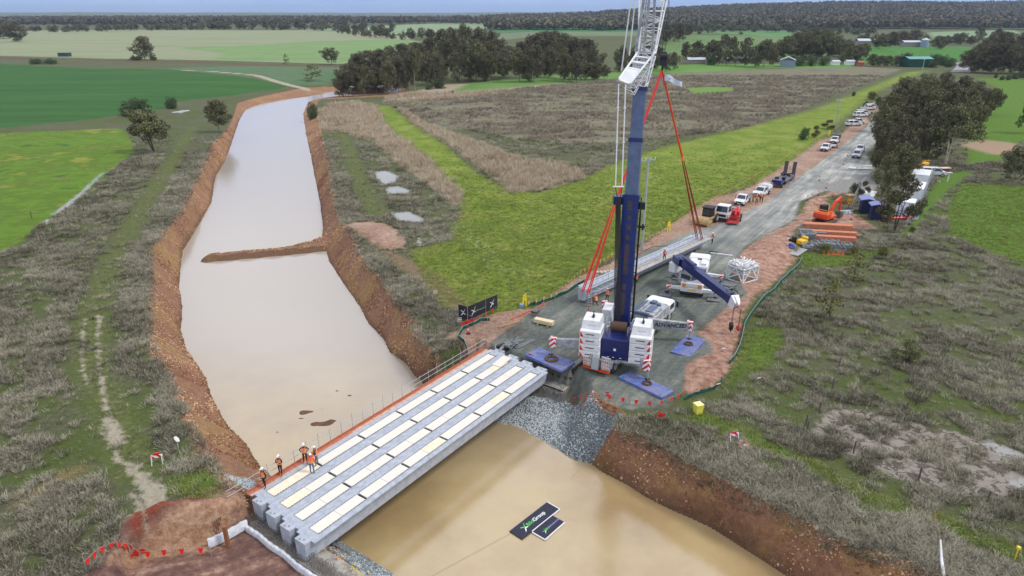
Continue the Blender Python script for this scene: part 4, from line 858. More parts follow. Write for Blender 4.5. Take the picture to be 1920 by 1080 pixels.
for x in (.8, 2.3, 6.2, 7.6):
    for s in (-1, 1): w = MB(); w.tube((x, s * 1.0, .65), (x, s * 1.4, .65), .65, n=18); wo = w.build('wheel', rubber, c2); h = MB(); h.tube((x, s * 1.38, .65), (x, s * 1.43, .65), .33, n=10); h.build('rim', grey_p, wo)
for s in (-1, 1): b = MB(); b.box(-.34, s * .95 - .22, 1.35, -.3, s * .95 + .22, 1.8); b.build('marker_plate', orange_lamp, c2)
b = MB(); b.box(-.35, -.5, .95, -.3, .5, 1.15); b.build('yellow_sign', yellow_p, c2)
b = MB(); b.box(-.5, -1.2, .45, -.3, 1.2, .65); b.build('bumper', steel_dk, c2)
for x, s, o_ in ((.1, 1, 3.0), (.1, -1, 2.95), (6.0, 1, 3.0), (6.0, -1, 3.3)):
    outrigger(c2, x, s, o_, 1.05, .42, m=white_p)
for px, py, lab in ((1248, 552, 'grey outrigger mat at the rear left of the smaller crane'), (1338, 563, 'grey outrigger mat at the rear right of the smaller crane, near the clay'), (1272, 522, 'grey outrigger mat between the smaller crane and the raised girder'), (1362, 536, 'grey outrigger mat between the smaller crane and the white lattice frame')):
    p = at(px, py); b = MB(); b.box(-.85, -.75, .01, .85, .75, .16, bev=.02); o = b.build('outrigger_mat', mat('mat_grey', (118, 122, 128), .7, rgb2=(92, 96, 100), scale=2)); o.location = (p.x, p.y, gz(p.x, p.y) + .01); o.rotation_euler = (0, 0, K2); tag(o, lab, 'outrigger mat')
def wp2(b, name, m, parent=c2): return b.build(name, m, parent, mtx=I2 if parent is c2 else Matrix.Identity(4))
T0 = atY(1277, 489, 81.8); T1 = atY(1371, 560, 69.2)
T0.z, T1.z
b = MB(); b.bar(T0, T0.lerp(T1, .96), .85, 1.05, w2=.75, h2=.9); bb = wp2(b, 'boom_base_section', blue_p)
b = MB(); b.bar(T0.lerp(T1, .96), T0.lerp(T1, 1.03), .85, 1.0); wp2(b, 'boom_section', blue_p)
b = MB(); b.bar(T0.lerp(T1, -.09), T0.lerp(T1, .06), 1.3, .9); b.bar(T0.lerp(T1, .05) + Vector((0, 0, .75)), T0.lerp(T1, .3) + Vector((0, 0, .78)), .5, .14); wp2(b, 'boom_tail', blue_p)
h0 = T0.lerp(T1, 1.03); dn = (T1 - T0).normalized(); b = MB(); b.bar(h0, h0 + dn * .9 + Vector((0, 0, -.35)), .9, 1.5, w2=.6, h2=.9); b.bar(h0 + dn * .3 + Vector((0, 0, .6)), h0 + dn * 1.3 + Vector((0, 0, -.1)), .2, .3); wp2(b, 'boom_head', white_p)
b = MB(); 
for q in range(2): 
    for s in (-1, 1):
        c = h0 + dn * .93 + Vector((0, 0, -.05 - q * .35)); sv = dn.cross(Vector((0, 0, 1))).normalized(); b.bar(c, c + sv * s * .32 + Vector((0, 0, -.22)), .03, .12)
wp2(b, 'red_chevron', red_p)
b = MB(); rr_ = random.Random(2)
for k in range(16): p = T0.lerp(T1, .92 + rr_.random() * .12) + Vector((rr_.uniform(-.2, .7), rr_.uniform(-.2, .5), .5 + rr_.random() * .5)); b.tube(p, p + Vector((rr_.uniform(-.5, .5), rr_.uniform(-.3, .3), rr_.uniform(-.2, .3))), .05, n=5)
wp2(b, 'head_fittings', steel_dk)
hp = h0 + dn * .9 + Vector((0, 0, -.6)); g1 = at(1365, 600, .9)
for dx, m_, zt, nm, lo_z in ((-.35, black_p, 1.0, 'hook_block', .55), (.45, red_p, 1.1, 'headache_ball', .5)):
    q = hp + Vector((dx, -.1, 0)); b = MB(); b.tube(q, Vector((q.x, q.y, lo_z + .6)), .025, n=4); b.tube(q + Vector((.08, 0, 0)), Vector((q.x + .08, q.y, lo_z + .6)), .02, n=4); wp2(b, 'hoist_rope', wire_dk)
    b = MB(); z0 = max(lo_z, gz(q.x, q.y) + .15)
    if m_ is red_p: b.tube((q.x, q.y, z0), (q.x, q.y, z0 + .35), .05, .24, n=10); b.tube((q.x, q.y, z0 + .35), (q.x, q.y, z0 + .75), .24, .08, n=10)
    else: b.tube((q.x - .15, q.y, z0 + .65), (q.x + .15, q.y, z0 + .65), .34, n=14); b.box(q.x - .2, q.y - .1, z0 + .1, q.x + .2, q.y + .1, z0 + .5); b.tube((q.x, q.y, z0 - .1), (q.x, q.y, z0 + .15), .09, n=8)
    wp2(b, nm, m_)
b = MB(); b.M = I2.inverted() @ Matrix.Identity(4); ctr = Vector((23.3, 81.6, 0)); b.M = Matrix.Identity(4)
b.tube(ctr + Vector((0, 0, 1.9)), ctr + Vector((0, 0, 2.3)), .9, n=18); b.bar(ctr + Vector((-1.2, .6, 2.4)), ctr + Vector((1.0, -.8, 2.4)), 1.6, .5); wp2(b, 'turntable_frame', blue_p)
cb = atY(1289, 521, 80.2); b = MB(); b.M = Matrix.Translation(cb) @ Matrix.Rotation(K2 + R(-125), 4, 'Z'); b.box(-1.1, -.5, -.8, 1.1, .5, .75, tx=.12, ty=.05); oc = wp2(b, 'operator_cab', grey_p)
b = MB(); b.M = Matrix.Translation(cb) @ Matrix.Rotation(K2 + R(-125), 4, 'Z'); b.box(1.02, -.42, -.1, 1.12, .42, .6); b.box(-.6, -.53, -.05, .8, -.49, .55); wp2(b, 'cab_window', glass)
cw = atY(1269, 497, 83.2); b = MB(); b.M = Matrix.Translation(cw) @ Matrix.Rotation(K2 + R(-120), 4, 'Z'); b.box(-.55, -1.0, -.8, .55, 1.0, .55, bev=.1); wp2(b, 'counterweight', white_p)
# ---------------------------------------------------------------- girder hanging in slings
ga = at(1083, 562, .25); gb_ = at(1322, 452, .25); gdir = (gb_ - ga); gang = math.atan2(gdir.y, gdir.x); nrm = Vector((math.sin(gang), -math.cos(gang), 0))
lg = make_girder('lifted_girder', Vector((ga.x, ga.y, 1.85)) + nrm * .0, gang, 'long grey concrete girder held in red slings with a railed walkway along its side', set(), (), fl=(-.45, 1.2))
lg['category'] = 'girder'; del lg['group']
for ch in list(lg.children):
    if ch.name.startswith(('cover_panel', 'recess', 'edge_kerb')): bpy.data.objects.remove(ch)
b = MB(); b.box(.3, -1.0, .008, 29.4, -.05, .02); b.build('top_strip', concrete, lg)
for k in range(26): b = MB(); b.box(.7 + k * 1.12, -2.25, -.28, .82 + k * 1.12, -1.2, -.2); b.bar((.76 + k * 1.12, -2.2, -.28), (.76 + k * 1.12, -1.15, -.95), .07); b.build('walkway_bracket', steel, lg)
b = MB(); b.box(9.5, -2.2, -.2, 29.6, -1.25, -.15); b.build('walkway_deck', mat('weathered_ply', (190, 182, 172), .8, rgb2=(160, 150, 140), scale=2), lg)
b = MB(); b.box(.4, -2.27, -.18, 29.6, -2.22, -.02); b.box(.4, -1.26, -.14, 29.6, -1.21, .0); b.build('walkway_edge', concrete, lg)
for k in range(24): b = MB(); b.tube((1.0 + k * 1.22, -1.15, 0), (1.0 + k * 1.22, -1.15, 1.05), .022, n=5); b.build('post', steel, lg)
for z in (1.0, .52): b = MB(); b.tube((1.0, -1.15, z), (29.1, -1.15, z), .02, n=5); b.build('rail', steel, lg)
for e in (2.5, 27): 
    b = MB(); p = Vector((ga.x, ga.y, 0)) + Vector((math.cos(gang), math.sin(gang), 0)) * e + nrm * .5; b.M = Matrix.Translation((p.x, p.y, 0)) @ Matrix.Rotation(gang, 4, 'Z'); b.box(-.2, -.7, gz(p.x, p.y), .2, .7, .34); tag(b.build('timber_bearer', timber), 'timber bearer under the %s end of the slung girder' % ('near' if e < 5 else 'far'), 'bearer')
# ---------------------------------------------------------------- white lattice frame on the ground
p = at(1390, 524); lf = thing('lattice_frame', Vector((p.x, p.y, gz(p.x, p.y))), R(35), 'white lattice jib section standing on the clay right of the smaller crane', 'jib section')
b = MB()
for i in (-1.5, 1.5):
    for j in (-1.3, 1.3): b.bar((i, j, 0), (i, j, 2.0), .16)
for z in (.06, 2.0):
    for a, c in (((-1.5, -1.3), (1.5, -1.3)), ((1.5, -1.3), (1.5, 1.3)), ((1.5, 1.3), (-1.5, 1.3)), ((-1.5, 1.3), (-1.5, -1.3))): b.bar((*a, z), (*c, z), .16)
for a, c in (((-1.5, -1.3), (0, -1.3)), ((1.5, -1.3), (0, -1.3)), ((1.5, -1.3), (1.5, 0)), ((1.5, 1.3), (1.5, 0)), ((-1.5, 1.3), (-1.5, 0)), ((-1.5, -1.3), (-1.5, 0)), ((-1.5, 1.3), (0, 1.3)), ((1.5, 1.3), (0, 1.3))): b.bar((*a, .06), (*c, 2.0), .13)
b.build('frame', white_p, lf); b = MB(); rr_ = random.Random(6)
for k in range(110): a = Vector((rr_.uniform(-1.5, 1.5), rr_.uniform(-1.3, 1.3), rr_.uniform(1.95, 2.4))); c_ = a + Vector((rr_.uniform(-1, 1), rr_.uniform(-.8, .8), rr_.uniform(-.1, .35))); c_.x = max(-1.6, min(1.6, c_.x)); c_.y = max(-1.4, min(1.4, c_.y)); b.bar(a, c_, .12)
for k in range(11): a = rr_.uniform(-1.3, 1.2); b.box(a, -1.25, 2.03, a + .3, 1.25, 2.14 + .2 * rr_.random())
b.build('stowed_sheave_gear', white_p, lf)
b = MB()
for z in (1.3, 1.55, 1.8):
    for k in range(7): q = -1.3 + k * .43; b.bar((q, -1.28, z), (q, 1.28, z), .12); b.bar((-1.45, q * .9, z), (1.45, q * .9, z), .1)
b.build('stacked_section', white_p, lf)
# ---------------------------------------------------------------- people
skin_m = mat('skin', (196, 146, 116), .6); vest_o = mat('hi_vis_orange', (244, 96, 36), .7, rgb2=(232, 84, 30), scale=8); vest_r = mat('hi_vis_red', (226, 48, 52), .7, scale=8); vest_y = mat('hi_vis_yellow', (236, 214, 60), .7)
tape = mat('reflective_tape', (222, 218, 160), .4); navy_c = mat('navy_cloth', (30, 34, 48), .85, rgb2=(22, 25, 36), scale=8); blue_c = mat('denim', (92, 118, 158), .85, rgb2=(70, 94, 132), scale=8); grey_c = mat('grey_trousers', (108, 104, 98), .85); dark_c = mat('dark_trousers', (34, 33, 34), .85); boot_m = mat('boots', (120, 98, 72), .8); helmet_m = mat('hard_hat', (244, 244, 240), .35)
hair_m = mat('brown_hair', (66, 48, 36), .9)
def skinned(nodes, edges, name, mats, matfn):
    me = bpy.data.meshes.new(name); names = list(nodes); ix = {k: i for i, k in enumerate(names)}
    me.from_pydata([nodes[k][0] for k in names], [(ix[a], ix[b]) for a, b in edges], []); o = bpy.data.objects.new(name, me); C.objects.link(o)
    md = o.modifiers.new('s', 'SKIN'); md.use_smooth_shade = True; md.branch_smoothing = .4
    if not me.skin_vertices: me.skin_vertices.new()
    for k in names: sv = me.skin_vertices[0].data[ix[k]]; r_ = nodes[k][1]; sv.radius = r_ if isinstance(r_, tuple) else (r_, r_); sv.use_root = (k == 'pelvis')
    s = o.modifiers.new('u', 'SUBSURF'); s.levels = 1; s.render_levels = 1
    bpy.context.view_layer.update(); m2 = bpy.data.meshes.new_from_object(o.evaluated_get(bpy.context.evaluated_depsgraph_get())); bpy.data.objects.remove(o); m2.name = name
    m2.materials.clear()
    for m in mats: m2.materials.append(m)
    for p in m2.polygons: p.material_index = matfn(p.center); p.use_smooth = True
    o = bpy.data.objects.new(name, m2); C.objects.link(o); return o
def person(loc, face, label, shirt=navy_c, legs=dark_c, vest=vest_o, arms='down', lean=0.0, sc=1.0, stride=.08, look=0.0, hat=helmet_m, kneel=False):
    "standing figure, looks along +x turned by face"
    t_ = thing('person', loc, face, label, 'person'); t_.scale = (sc, sc, sc)
    dz = -.42 if kneel else 0
    N_ = {'pelvis': ((0, 0, .98 + dz), (.13, .16)), 'belly': ((.01 + lean * .1, 0, 1.14 + dz), (.115, .145)), 'chest': ((.02 + lean * .3, 0, 1.33 + dz), (.125, .17)), 'neck0': ((.01 + lean * .42, 0, 1.49 + dz), (.07, .08)), 'neck': ((.02 + lean * .47, 0, 1.55 + dz), .052), 'jaw': ((.045 + lean * .52, 0, 1.61 + dz), (.075, .062)), 'skull': ((.02 + lean * .55, 0, 1.70 + dz), (.098, .08)), 'crown': ((.015 + lean * .57, 0, 1.77 + dz), (.07, .06))}
    E__ = [('pelvis', 'belly'), ('belly', 'chest'), ('chest', 'neck0'), ('neck0', 'neck'), ('neck', 'jaw'), ('jaw', 'skull'), ('skull', 'crown')]
    hands = []
    for s, q in ((1, 'L'), (-1, 'R')):
        st = stride * s; kx = .03 + st * .5
        if kneel: N_['hip' + q] = ((0, s * .1, .92 + dz), .095); N_['knee' + q] = ((.4, s * .14, .5), .062) if s > 0 else ((.1, s * .14, .08), .062); N_['ank' + q] = ((.42, s * .14, .09), .045) if s > 0 else ((-.32, s * .14, .07), .045)
        else: N_['hip' + q] = ((0, s * .1, .92), .098); N_['knee' + q] = ((kx, s * .12, .5), .065); N_['ank' + q] = ((st, s * .13, .1), .045)
        a = N_['ank' + q][0]; N_['toe' + q] = ((a[0] + .17, a[1] + s * .02, .035), (.045, .035))
        E__ += [('pelvis', 'hip' + q), ('hip' + q, 'knee' + q), ('knee' + q, 'ank' + q), ('ank' + q, 'toe' + q)]
        sh = (.01 + lean * .38, s * .19, 1.43 + dz)
        if arms == 'down': el, wr = (-.02, s * .27, 1.16), (.08, s * .27, .93)
        elif arms == 'hips': el, wr = (-.06, s * .36, 1.2), (.06, s * .19, 1.04)
        elif arms == 'fold': el, wr = (.05, s * .26, 1.17), (.24, s * .04, 1.2)
        elif arms == 'reach': el, wr = (.2 + lean * .3, s * .24, 1.22 + dz), (.44 + lean * .3, s * .16, 1.12 + dz)
        elif arms == 'phone': el, wr = ((.0, s * .27, 1.17), (.2, s * .12, 1.26)) if s > 0 else ((-.02, s * .27, 1.16), (.06, s * .27, .93))
        N_['sh' + q] = (sh, .065); N_['el' + q] = (el, .046); N_['wr' + q] = (wr, .03); d = (Vector(wr) - Vector(el)).normalized(); pm = Vector(wr) + d * .06; N_['palm' + q] = (tuple(pm), (.022, .042)); E__ += [('chest', 'sh' + q), ('sh' + q, 'el' + q), ('el' + q, 'wr' + q), ('wr' + q, 'palm' + q)]
        hands.append((pm, d, s))
    def mf(c):
        if c.z > 1.52 + dz: return 0
        for pm, d, s in hands:
            if (Vector(c) - pm).length < .095: return 0
        if c.z < .12: return 3
        return 1 if c.z < 1.0 + dz * .9 and abs(c.y) < .235 else 2
    body = skinned(N_, E__, 'body', [skin_m, legs, shirt, boot_m], mf); body.parent = t_
    hb = MB()
    for pm, d, s in hands:
        sd_ = Vector((0, 0, 1)).cross(d); sd_ = Vector((1, 0, 0)) if sd_.length < .2 else sd_.normalized(); bend = Vector((0, -s, 0)) * .3
        for k, ln in enumerate((.058, .072, .078, .070)):
            a = pm + d * .03 + sd_ * ((k - 1.5) * .019); m_ = a + d * ln * .55; hb.tube(a, m_, .0095, .009, n=5); hb.tube(m_, m_ + (d + bend).normalized() * ln * .5, .009, .007, n=5)
        a = pm - d * .01 - sd_ * .04; hb.tube(a, a + (d * .6 - sd_ * .8).normalized() * .055, .011, .008, n=5)
    # face: nose, brows, ears joined on the head
    hx, hz = .02 + lean * .55, 1.69 + dz
    hb.add([(hx + .095, -.014, hz - .02), (hx + .095, .014, hz - .02), (hx + .125, 0, hz - .03), (hx + .1, 0, hz + .02)], [(0, 1, 2), (0, 2, 3), (1, 3, 2), (0, 3, 1)])
    for s in (-1, 1): hb.box(hx - .015, s * .082 - .008, hz - .035, hx + .02, s * .082 + .008, hz + .02)
    # fold fingers, nose and ears into the body mesh
    me2 = body.data; bm2 = bmesh.new(); bm2.from_mesh(me2); vs_ = [bm2.verts.new(v) for v in hb.v]
    for f in hb.f:
        try: bm2.faces.new([vs_[i] for i in f]).material_index = 0
        except Exception: pass
    bm2.to_mesh(me2); bm2.free()
    b = MB()
    for s in (-1, 1): b.box(hx + .088, s * .03 - .012, hz - .004, hx + .1, s * .03 + .012, hz + .008)
    b.box(hx + .083, -.022, hz - .068, hx + .093, .022, hz - .060); b.build('eyes_and_mouth', black_p, t_)
    # vest: shell round the torso with tape bands
    b = MB(); rings = [(1.0, .155, .185), (1.12, .142, .172), (1.28, .155, .195), (1.40, .15, .205), (1.47, .11, .16)]; n = 16; vs2 = []
    for z, rx, ry in rings:
        for i in range(n): a = 2 * math.pi * i / n; vs2.append((.012 + lean * max(0, (z - 1.0)) * .85 + rx * math.cos(a), ry * math.sin(a), z + dz))
    fs = [(r_ * n + i, r_ * n + (i + 1) % n, (r_ + 1) * n + (i + 1) % n, (r_ + 1) * n + i) for r_ in range(4) for i in range(n)]; b.add(vs2, fs); ve = b.build('vest', vest, t_, smooth=True)
    b = MB()
    for z0 in (1.07, 1.2):
        vs2 = []
        for z in (z0, z0 + .05):
            for i in range(n): a = 2 * math.pi * i / n; vs2.append((.012 + lean * (z - 1.0) * .85 + .162 * math.cos(a), .196 * math.sin(a), z + dz))
        b.add(vs2, [(i, (i + 1) % n, n + (i + 1) % n, n + i) for i in range(n)])
    for s in (-1, 1): b.bar((.165 + lean * .2, s * .09, 1.25 + dz), (.13 + lean * .38, s * .1, 1.44 + dz), .045, .012); b.bar((-.145 + lean * .2, s * .09, 1.25 + dz), (-.12 + lean * .38, s * .1, 1.44 + dz), .045, .012)
    b.build('reflective_tape', tape, ve)
    b = MB(); n = 14; vs2 = []
    for z, q in ((0, 1.0), (.05, .96), (.095, .72), (.118, .3)):
        for i in range(n): a = 2 * math.pi * i / n; vs2.append((hx + .125 * q * math.cos(a), .105 * q * math.sin(a), hz + .045 + z))
    b.add(vs2, [(r_ * n + i, r_ * n + (i + 1) % n, (r_ + 1) * n + (i + 1) % n, (r_ + 1) * n + i) for r_ in range(3) for i in range(n)] + [tuple(range(3 * n, 4 * n))]); b.box(hx + .09, -.07, hz + .04, hx + .175, .07, hz + .052); b.build('hard_hat', hat, t_)
    b = MB(); b.box(hx - .095, -.06, hz - .06, hx - .06, .06, hz + .045); b.build('hair', hair_m, t_)
    return t_
def onbr(px, py, z=0.0): p = at(px, py, z); return p
person(onbr(497.5, 914), R(-120), 'person in orange vest and dark trousers standing alone nearest the left bridge end', lean=.05)
person(onbr(527, 890), R(-100), 'person in orange vest standing by the orange edge board, hands folded in front', arms='fold')
person(onbr(573, 867.5), R(-80), 'person in orange vest by the railing, rear left of the group of three', arms='hips')
person(onbr(586, 888), R(100), 'person in blue jeans and orange vest seen from behind beside a white panel', shirt=vest_o, legs=blue_c, arms='down')
person(onbr(595, 873), R(190), 'person in orange vest and grey trousers, right of the group of three on the bridge', legs=grey_c, lean=.12, arms='phone')
def gp3(px, py, z): p = at(px, py, z); return p
person(gp3(1245, 489, 1.72), R(-60), 'person in red vest standing on the walkway of the slung girder', vest=vest_r, shirt=vest_r, legs=navy_c)
person(gp3(1335, 457, 0), R(200), 'person in red vest at the far end of the slung girder', vest=vest_r, shirt=vest_r, legs=navy_c)
person(gp3(1118, 572, 0), R(120), 'person in orange bending under the near end of the slung girder, left of two', vest=vest_o, shirt=vest_o, legs=navy_c, lean=.5, arms='reach', kneel=True)
person(gp3(1138, 566, 0), R(100), 'person in orange standing beneath the girder walkway, right of two near the stepladder', vest=vest_o, shirt=vest_o, legs=navy_c, arms='reach')
person(gp3(1192, 531, 0), R(60), 'person in orange half hidden behind the blue boom under the girder walkway', vest=vest_o, shirt=vest_o, legs=navy_c, lean=.5, arms='reach', kneel=True)
person(gp3(1411, 379, 0), R(-20), 'person in red vest nearest the white ute in the group by the vans', vest=vest_r, shirt=vest_r, legs=navy_c)
person(gp3(1418, 383, 0), R(80), 'person in red vest seen from behind in the middle of the group by the vans', vest=vest_r, shirt=vest_y, legs=navy_c)
person(gp3(1425, 378, 0), R(160), 'person in red vest third from left in the group by the vans', vest=vest_r, shirt=vest_r, legs=navy_c)
person(gp3(1429, 380, 0), R(190), 'person in red vest at the right edge of the group by the vans', vest=vest_r, shirt=vest_r, legs=dark_c)
# ---------------------------------------------------------------- vehicles (x forward, origin between the wheels on the ground)
def wheels(t_, xs_, tr, r=.38, w=.26):
    for x in xs_:
        for s in (-1, 1):
            b = MB(); b.tube((x, s * tr - w / 2, r), (x, s * tr + w / 2, r), r, n=18); wo = b.build('wheel', rubber, t_); h = MB(); h.tube((x, s * (tr + w / 2) - .015, r), (x, s * (tr + w / 2) + .015, r), r * .55, n=10); h.build('rim', grey_p, wo)
def glasshouse(t_, x0, x1, z0, z1, W_, rf, rb, ins=.12, paint=white_p, split=True):
    "cabin: painted roof and pillars with glass panes set in; rf and rb rake the screens"
    b = MB(); wy = W_ / 2; wt = wy - ins
    V = [(x1, -wy, z0), (x1, wy, z0), (x0, wy, z0), (x0, -wy, z0), (x1 - rf, -wt, z1), (x1 - rf, wt, z1), (x0 + rb, wt, z1), (x0 + rb, -wt, z1)]
    b.add(V, [(0, 1, 2, 3), (4, 7, 6, 5), (0, 4, 5, 1), (1, 5, 6, 2), (2, 6, 7, 3), (3, 7, 4, 0)]); b.box(x0 + rb + .05, -wt + .06, z1 - .001, x1 - rf - .05, wt - .06, z1 + .05, tx=.06, ty=.08); b.build('cabin', paint, t_)
    def pane(a, c, d, e, name):
        a, c, d, e = map(Vector, (a, c, d, e)); n = (c - a).cross(e - a).normalized(); m = (a + c + d + e) / 4
        if n.dot(m - Vector(((x0 + x1) / 2, 0, (z0 + z1) / 2))) < 0: n = -n
        sh = [m + (p - m) * .86 for p in (a, c, d, e)]; b = MB(); b.add([p + n * .012 for p in sh] + [p - n * .02 for p in sh], [(0, 1, 2, 3), (7, 6, 5, 4), (0, 1, 5, 4), (1, 2, 6, 5), (2, 3, 7, 6), (3, 0, 4, 7)]); b.build(name, glass, t_)
    pane(V[0], V[1], V[5], V[4], 'windscreen'); pane(V[3], V[2], V[6], V[7], 'rear_window')
    for s, (a, c, d, e) in ((-1, (V[0], V[3], V[7], V[4])), (1, (V[1], V[2], V[6], V[5]))):
        a, c, d, e = map(Vector, (a, c, d, e))
        if split: m1_, m2_ = a.lerp(c, .5), e.lerp(d, .5); pane(a, m1_, m2_, e, 'side_window'); pane(m1_, c, d, m2_, 'side_window')
        else: pane(a, c, d, e, 'side_window')
def ute(loc, rz, label, kind='ute', paint=white_p, group=None, cat='ute'):
    t_ = thing({'ute': 'utility_truck', 'tray': 'tray_truck', 'suv': 'four_wheel_drive', 'van': 'van'}[kind], loc, rz, label, cat, group); L_ = 5.2 if kind != 'suv' else 4.9; h = .95
    b = MB(); bx1 = L_ / 2; prof = [(bx1 - .05, .45), (bx1, .62), (bx1 - .03, .88), (bx1 - .25, 1.02), (bx1 - 1.25, 1.12), (-bx1 + (1.9 if kind == 'tray' else 0), 1.12), (-bx1 + (1.9 if kind == 'tray' else 0), .45)]
    b.prism(prof, -.9, .9); bo = b.build('body', paint, t_)
    b = MB(); b.box(bx1 - .15, -.88, .38, bx1 + .06, .88, .62, bev=.03); b.box(bx1 - .02, -.5, .66, bx1 + .02, .5, .88); b.build('bumper', black_p, t_)
    b = MB(); b.box(bx1 + .055, -.25, .44, bx1 + .075, .25, .56); b.build('number_plate', white_p, t_)
    for s in (-1, 1): b = MB(); b.box(bx1 - .12, s * .72 - .14, .72, bx1 + .01, s * .72 + .14, .9); b.build('headlight', mat('lamp_lens', (206, 212, 220), .15), t_); b = MB(); b.box(bx1 - 1.45, s * .98 - .1, 1.12, bx1 - 1.35, s * .98 + .1, 1.3); b.build('mirror', black_p, t_); b = MB(); b.box(-bx1 - .01, s * .8 - .08, .8, -bx1 + .03, s * .8 + .08, 1.05); b.build('tail_light', red_p, t_)
    if kind == 'suv': glasshouse(t_, -bx1 + .1, bx1 - 1.15, 1.12, 1.78, 1.76, .75, .25)
    elif kind == 'van': glasshouse(t_, -bx1 + .05, bx1 - .9, 1.12, 1.85, 1.76, .8, .12)
    elif kind == 'tray': glasshouse(t_, bx1 - 2.9, bx1 - 1.1, 1.12, 1.76, 1.76, .7, .15, split=False)
    else: glasshouse(t_, -.65, bx1 - 1.1, 1.12, 1.76, 1.76, .75, .3)
    if kind == 'tray':
        b = MB(); b.box(-bx1, -.95, .85, bx1 - 3.0, .95, .95); 
        for y in (-.95, .91): b.box(-bx1, y, .95, bx1 - 3.0, y + .04, 1.2)
        b.box(-bx1, -.94, .95, -bx1 + .04, .94, 1.2); b.bar((bx1 - 3.0, -.9, .95), (bx1 - 3.0, -.9, 1.8), .06); b.bar((bx1 - 3.0, .9, .95), (bx1 - 3.0, .9, 1.8), .06); b.bar((bx1 - 3.0, -.9, 1.8), (bx1 - 3.0, .9, 1.8), .06); b.build('tray', steel, t_)
    if kind == 'ute': b = MB(); b.box(-bx1 + .08, -.8, 1.121, -.75, .8, 1.125); b.build('tray_bed', mat('bed_liner', (70, 72, 76), .8), t_)
    wheels(t_, (bx1 - .95, -bx1 + 1.05), .78); return t_
def head(a, c): p, q = at(*a), at(*c); return math.atan2(q.y - p.y, q.x - p.x)
def veh(px, py, hd, label, **k): p = at(px, py); z = gz(p.x, p.y); return ute(Vector((p.x, p.y, z)), hd, label, **k)
hl = head((1560, 262), (1400, 378))
veh(1392, 381, hl, 'white tray back ute with a roof rack behind the red boom lift', kind='tray')
veh(1548, 281, hl, 'white dual cab ute towing a low trailer on the left of the road', kind='ute')
v_ = veh(1565, 268, hl, 'white ute with a dark canopy body behind the ute with the trailer', kind='tray')
b = MB(); b.box(-2.65, -.95, .96, -.45, .95, 2.05, bev=.05); b.build('canopy', mat('canopy_dark', (52, 58, 58), .5), v_)
hr = head((1640, 240), (1600, 300))
veh(1606, 294, hr, 'white dual cab ute on the right of the road, front of the pair', kind='ute'); veh(1612, 284, hr, 'white dual cab ute on the right of the road, parked behind another', kind='ute')
hs = R(8)
for px, py, k, lab in ((1600, 236, 'suv', 'white four wheel drive parked across the verge, nearest of the upper row'), (1606, 232, 'ute', 'white vehicle parked tight behind the nearest of the upper row'), (1613, 219, 'suv', 'white four wheel drive in the middle of the upper row beside the grove'), (1617, 216, 'van', 'white wagon just behind the middle four wheel drive of the upper row'), (1627, 206, 'ute', 'white ute, farthest of the upper row beside the shrubs'), (1633, 204, 'suv', 'white wagon partly hidden by the grove at the top of the upper row')):
    veh(px, py, hs, lab, kind=k, cat={'suv': 'car', 'ute': 'ute', 'van': 'car'}[k])
veh(1748, 330, R(-10), 'small white delivery van behind the white site sheds', kind='van', cat='van')
# second row vehicle near people: white ladder-rack van truck
p = at(1428, 366); t_ = ute(Vector((p.x, p.y, 0)), hl + R(-8), 'white works ute with tool boxes and a ladder rack beside the group of people', kind='tray', cat='ute')
b = MB(); b.box(-2.6, -.95, .96, -.5, .95, 1.7, bev=.06); b.box(-2.4, -.8, 1.7, -.7, .8, 1.95, bev=.06); b.build('tool_box', white_p, t_)
b = MB(); 
for x in (-2.5, -.5, 1.0): b.bar((x, -.9, 1.2), (x, -.9, 2.1), .05); b.bar((x, .9, 1.2), (x, .9, 2.1), .05); b.bar((x, -.9, 2.1), (x, .9, 2.1), .05)
for y in (-.6, -.2, .2, .6): b.bar((-2.6, y, 2.13), (1.2, y, 2.13), .05)
b.build('ladder_rack', white_p, t_)
# trailer behind the ute
p = at(1562, 276); t_ = thing('box_trailer', Vector((p.x, p.y, gz(p.x, p.y))), hl, 'low grey trailer hitched behind the white ute on the left verge', 'trailer'); b = MB(); b.box(-1.4, -.85, .55, 1.2, .85, .62)
for y in (-.85, .81): b.box(-1.4, y, .62, 1.2, y + .04, .95)
b.bar((1.2, 0, .55), (2.4, 0, .5), .08); b.build('tray', steel, t_); wheels(t_, (-.1,), .95, .32, .2)
# white truck with tipper
p = at(1362, 408); t_ = thing('tipper_truck', Vector((p.x, p.y, 0)), hl, 'white tilt cab truck with an open tray parked behind the red boom lift', 'truck')
b = MB(); b.box(-3.4, -.45, .75, 3.0, .45, 1.0); b.build('chassis', steel_dk, t_); glasshouse(t_, 1.3, 3.2, 1.65, 2.75, 2.2, .22, .0, .08, split=False); b = MB(); b.box(1.3, -1.1, .7, 3.25, 1.1, 1.66, bev=.06); b.build('cab', white_p, t_)
b = MB(); b.box(3.24, -.8, .95, 3.29, .8, 1.35); b.box(3.2, -1.1, .45, 3.34, 1.1, .72); b.build('grille', black_p, t_)
b = MB(); b.box(-3.6, -1.15, 1.05, 1.15, 1.15, 1.15)
for y in (-1.15, 1.1): b.box(-3.6, y, 1.15, 1.15, y + .05, 1.65)
b.box(1.1, -1.15, 1.15, 1.15, 1.15, 2.2); b.build('tray', grey_p, t_)
b = MB(); rr_ = random.Random(3)
for k in range(12): a = Vector((rr_.uniform(-3.3, .6), rr_.uniform(-.9, .9), 1.35 + rr_.random() * .4)); b.bar(a, a + Vector((rr_.uniform(.3, 1.4), rr_.uniform(-.3, .3), .1)), .1)
b.build('load', rust, t_); wheels(t_, (2.3, -2.0), .95, .48, .3)
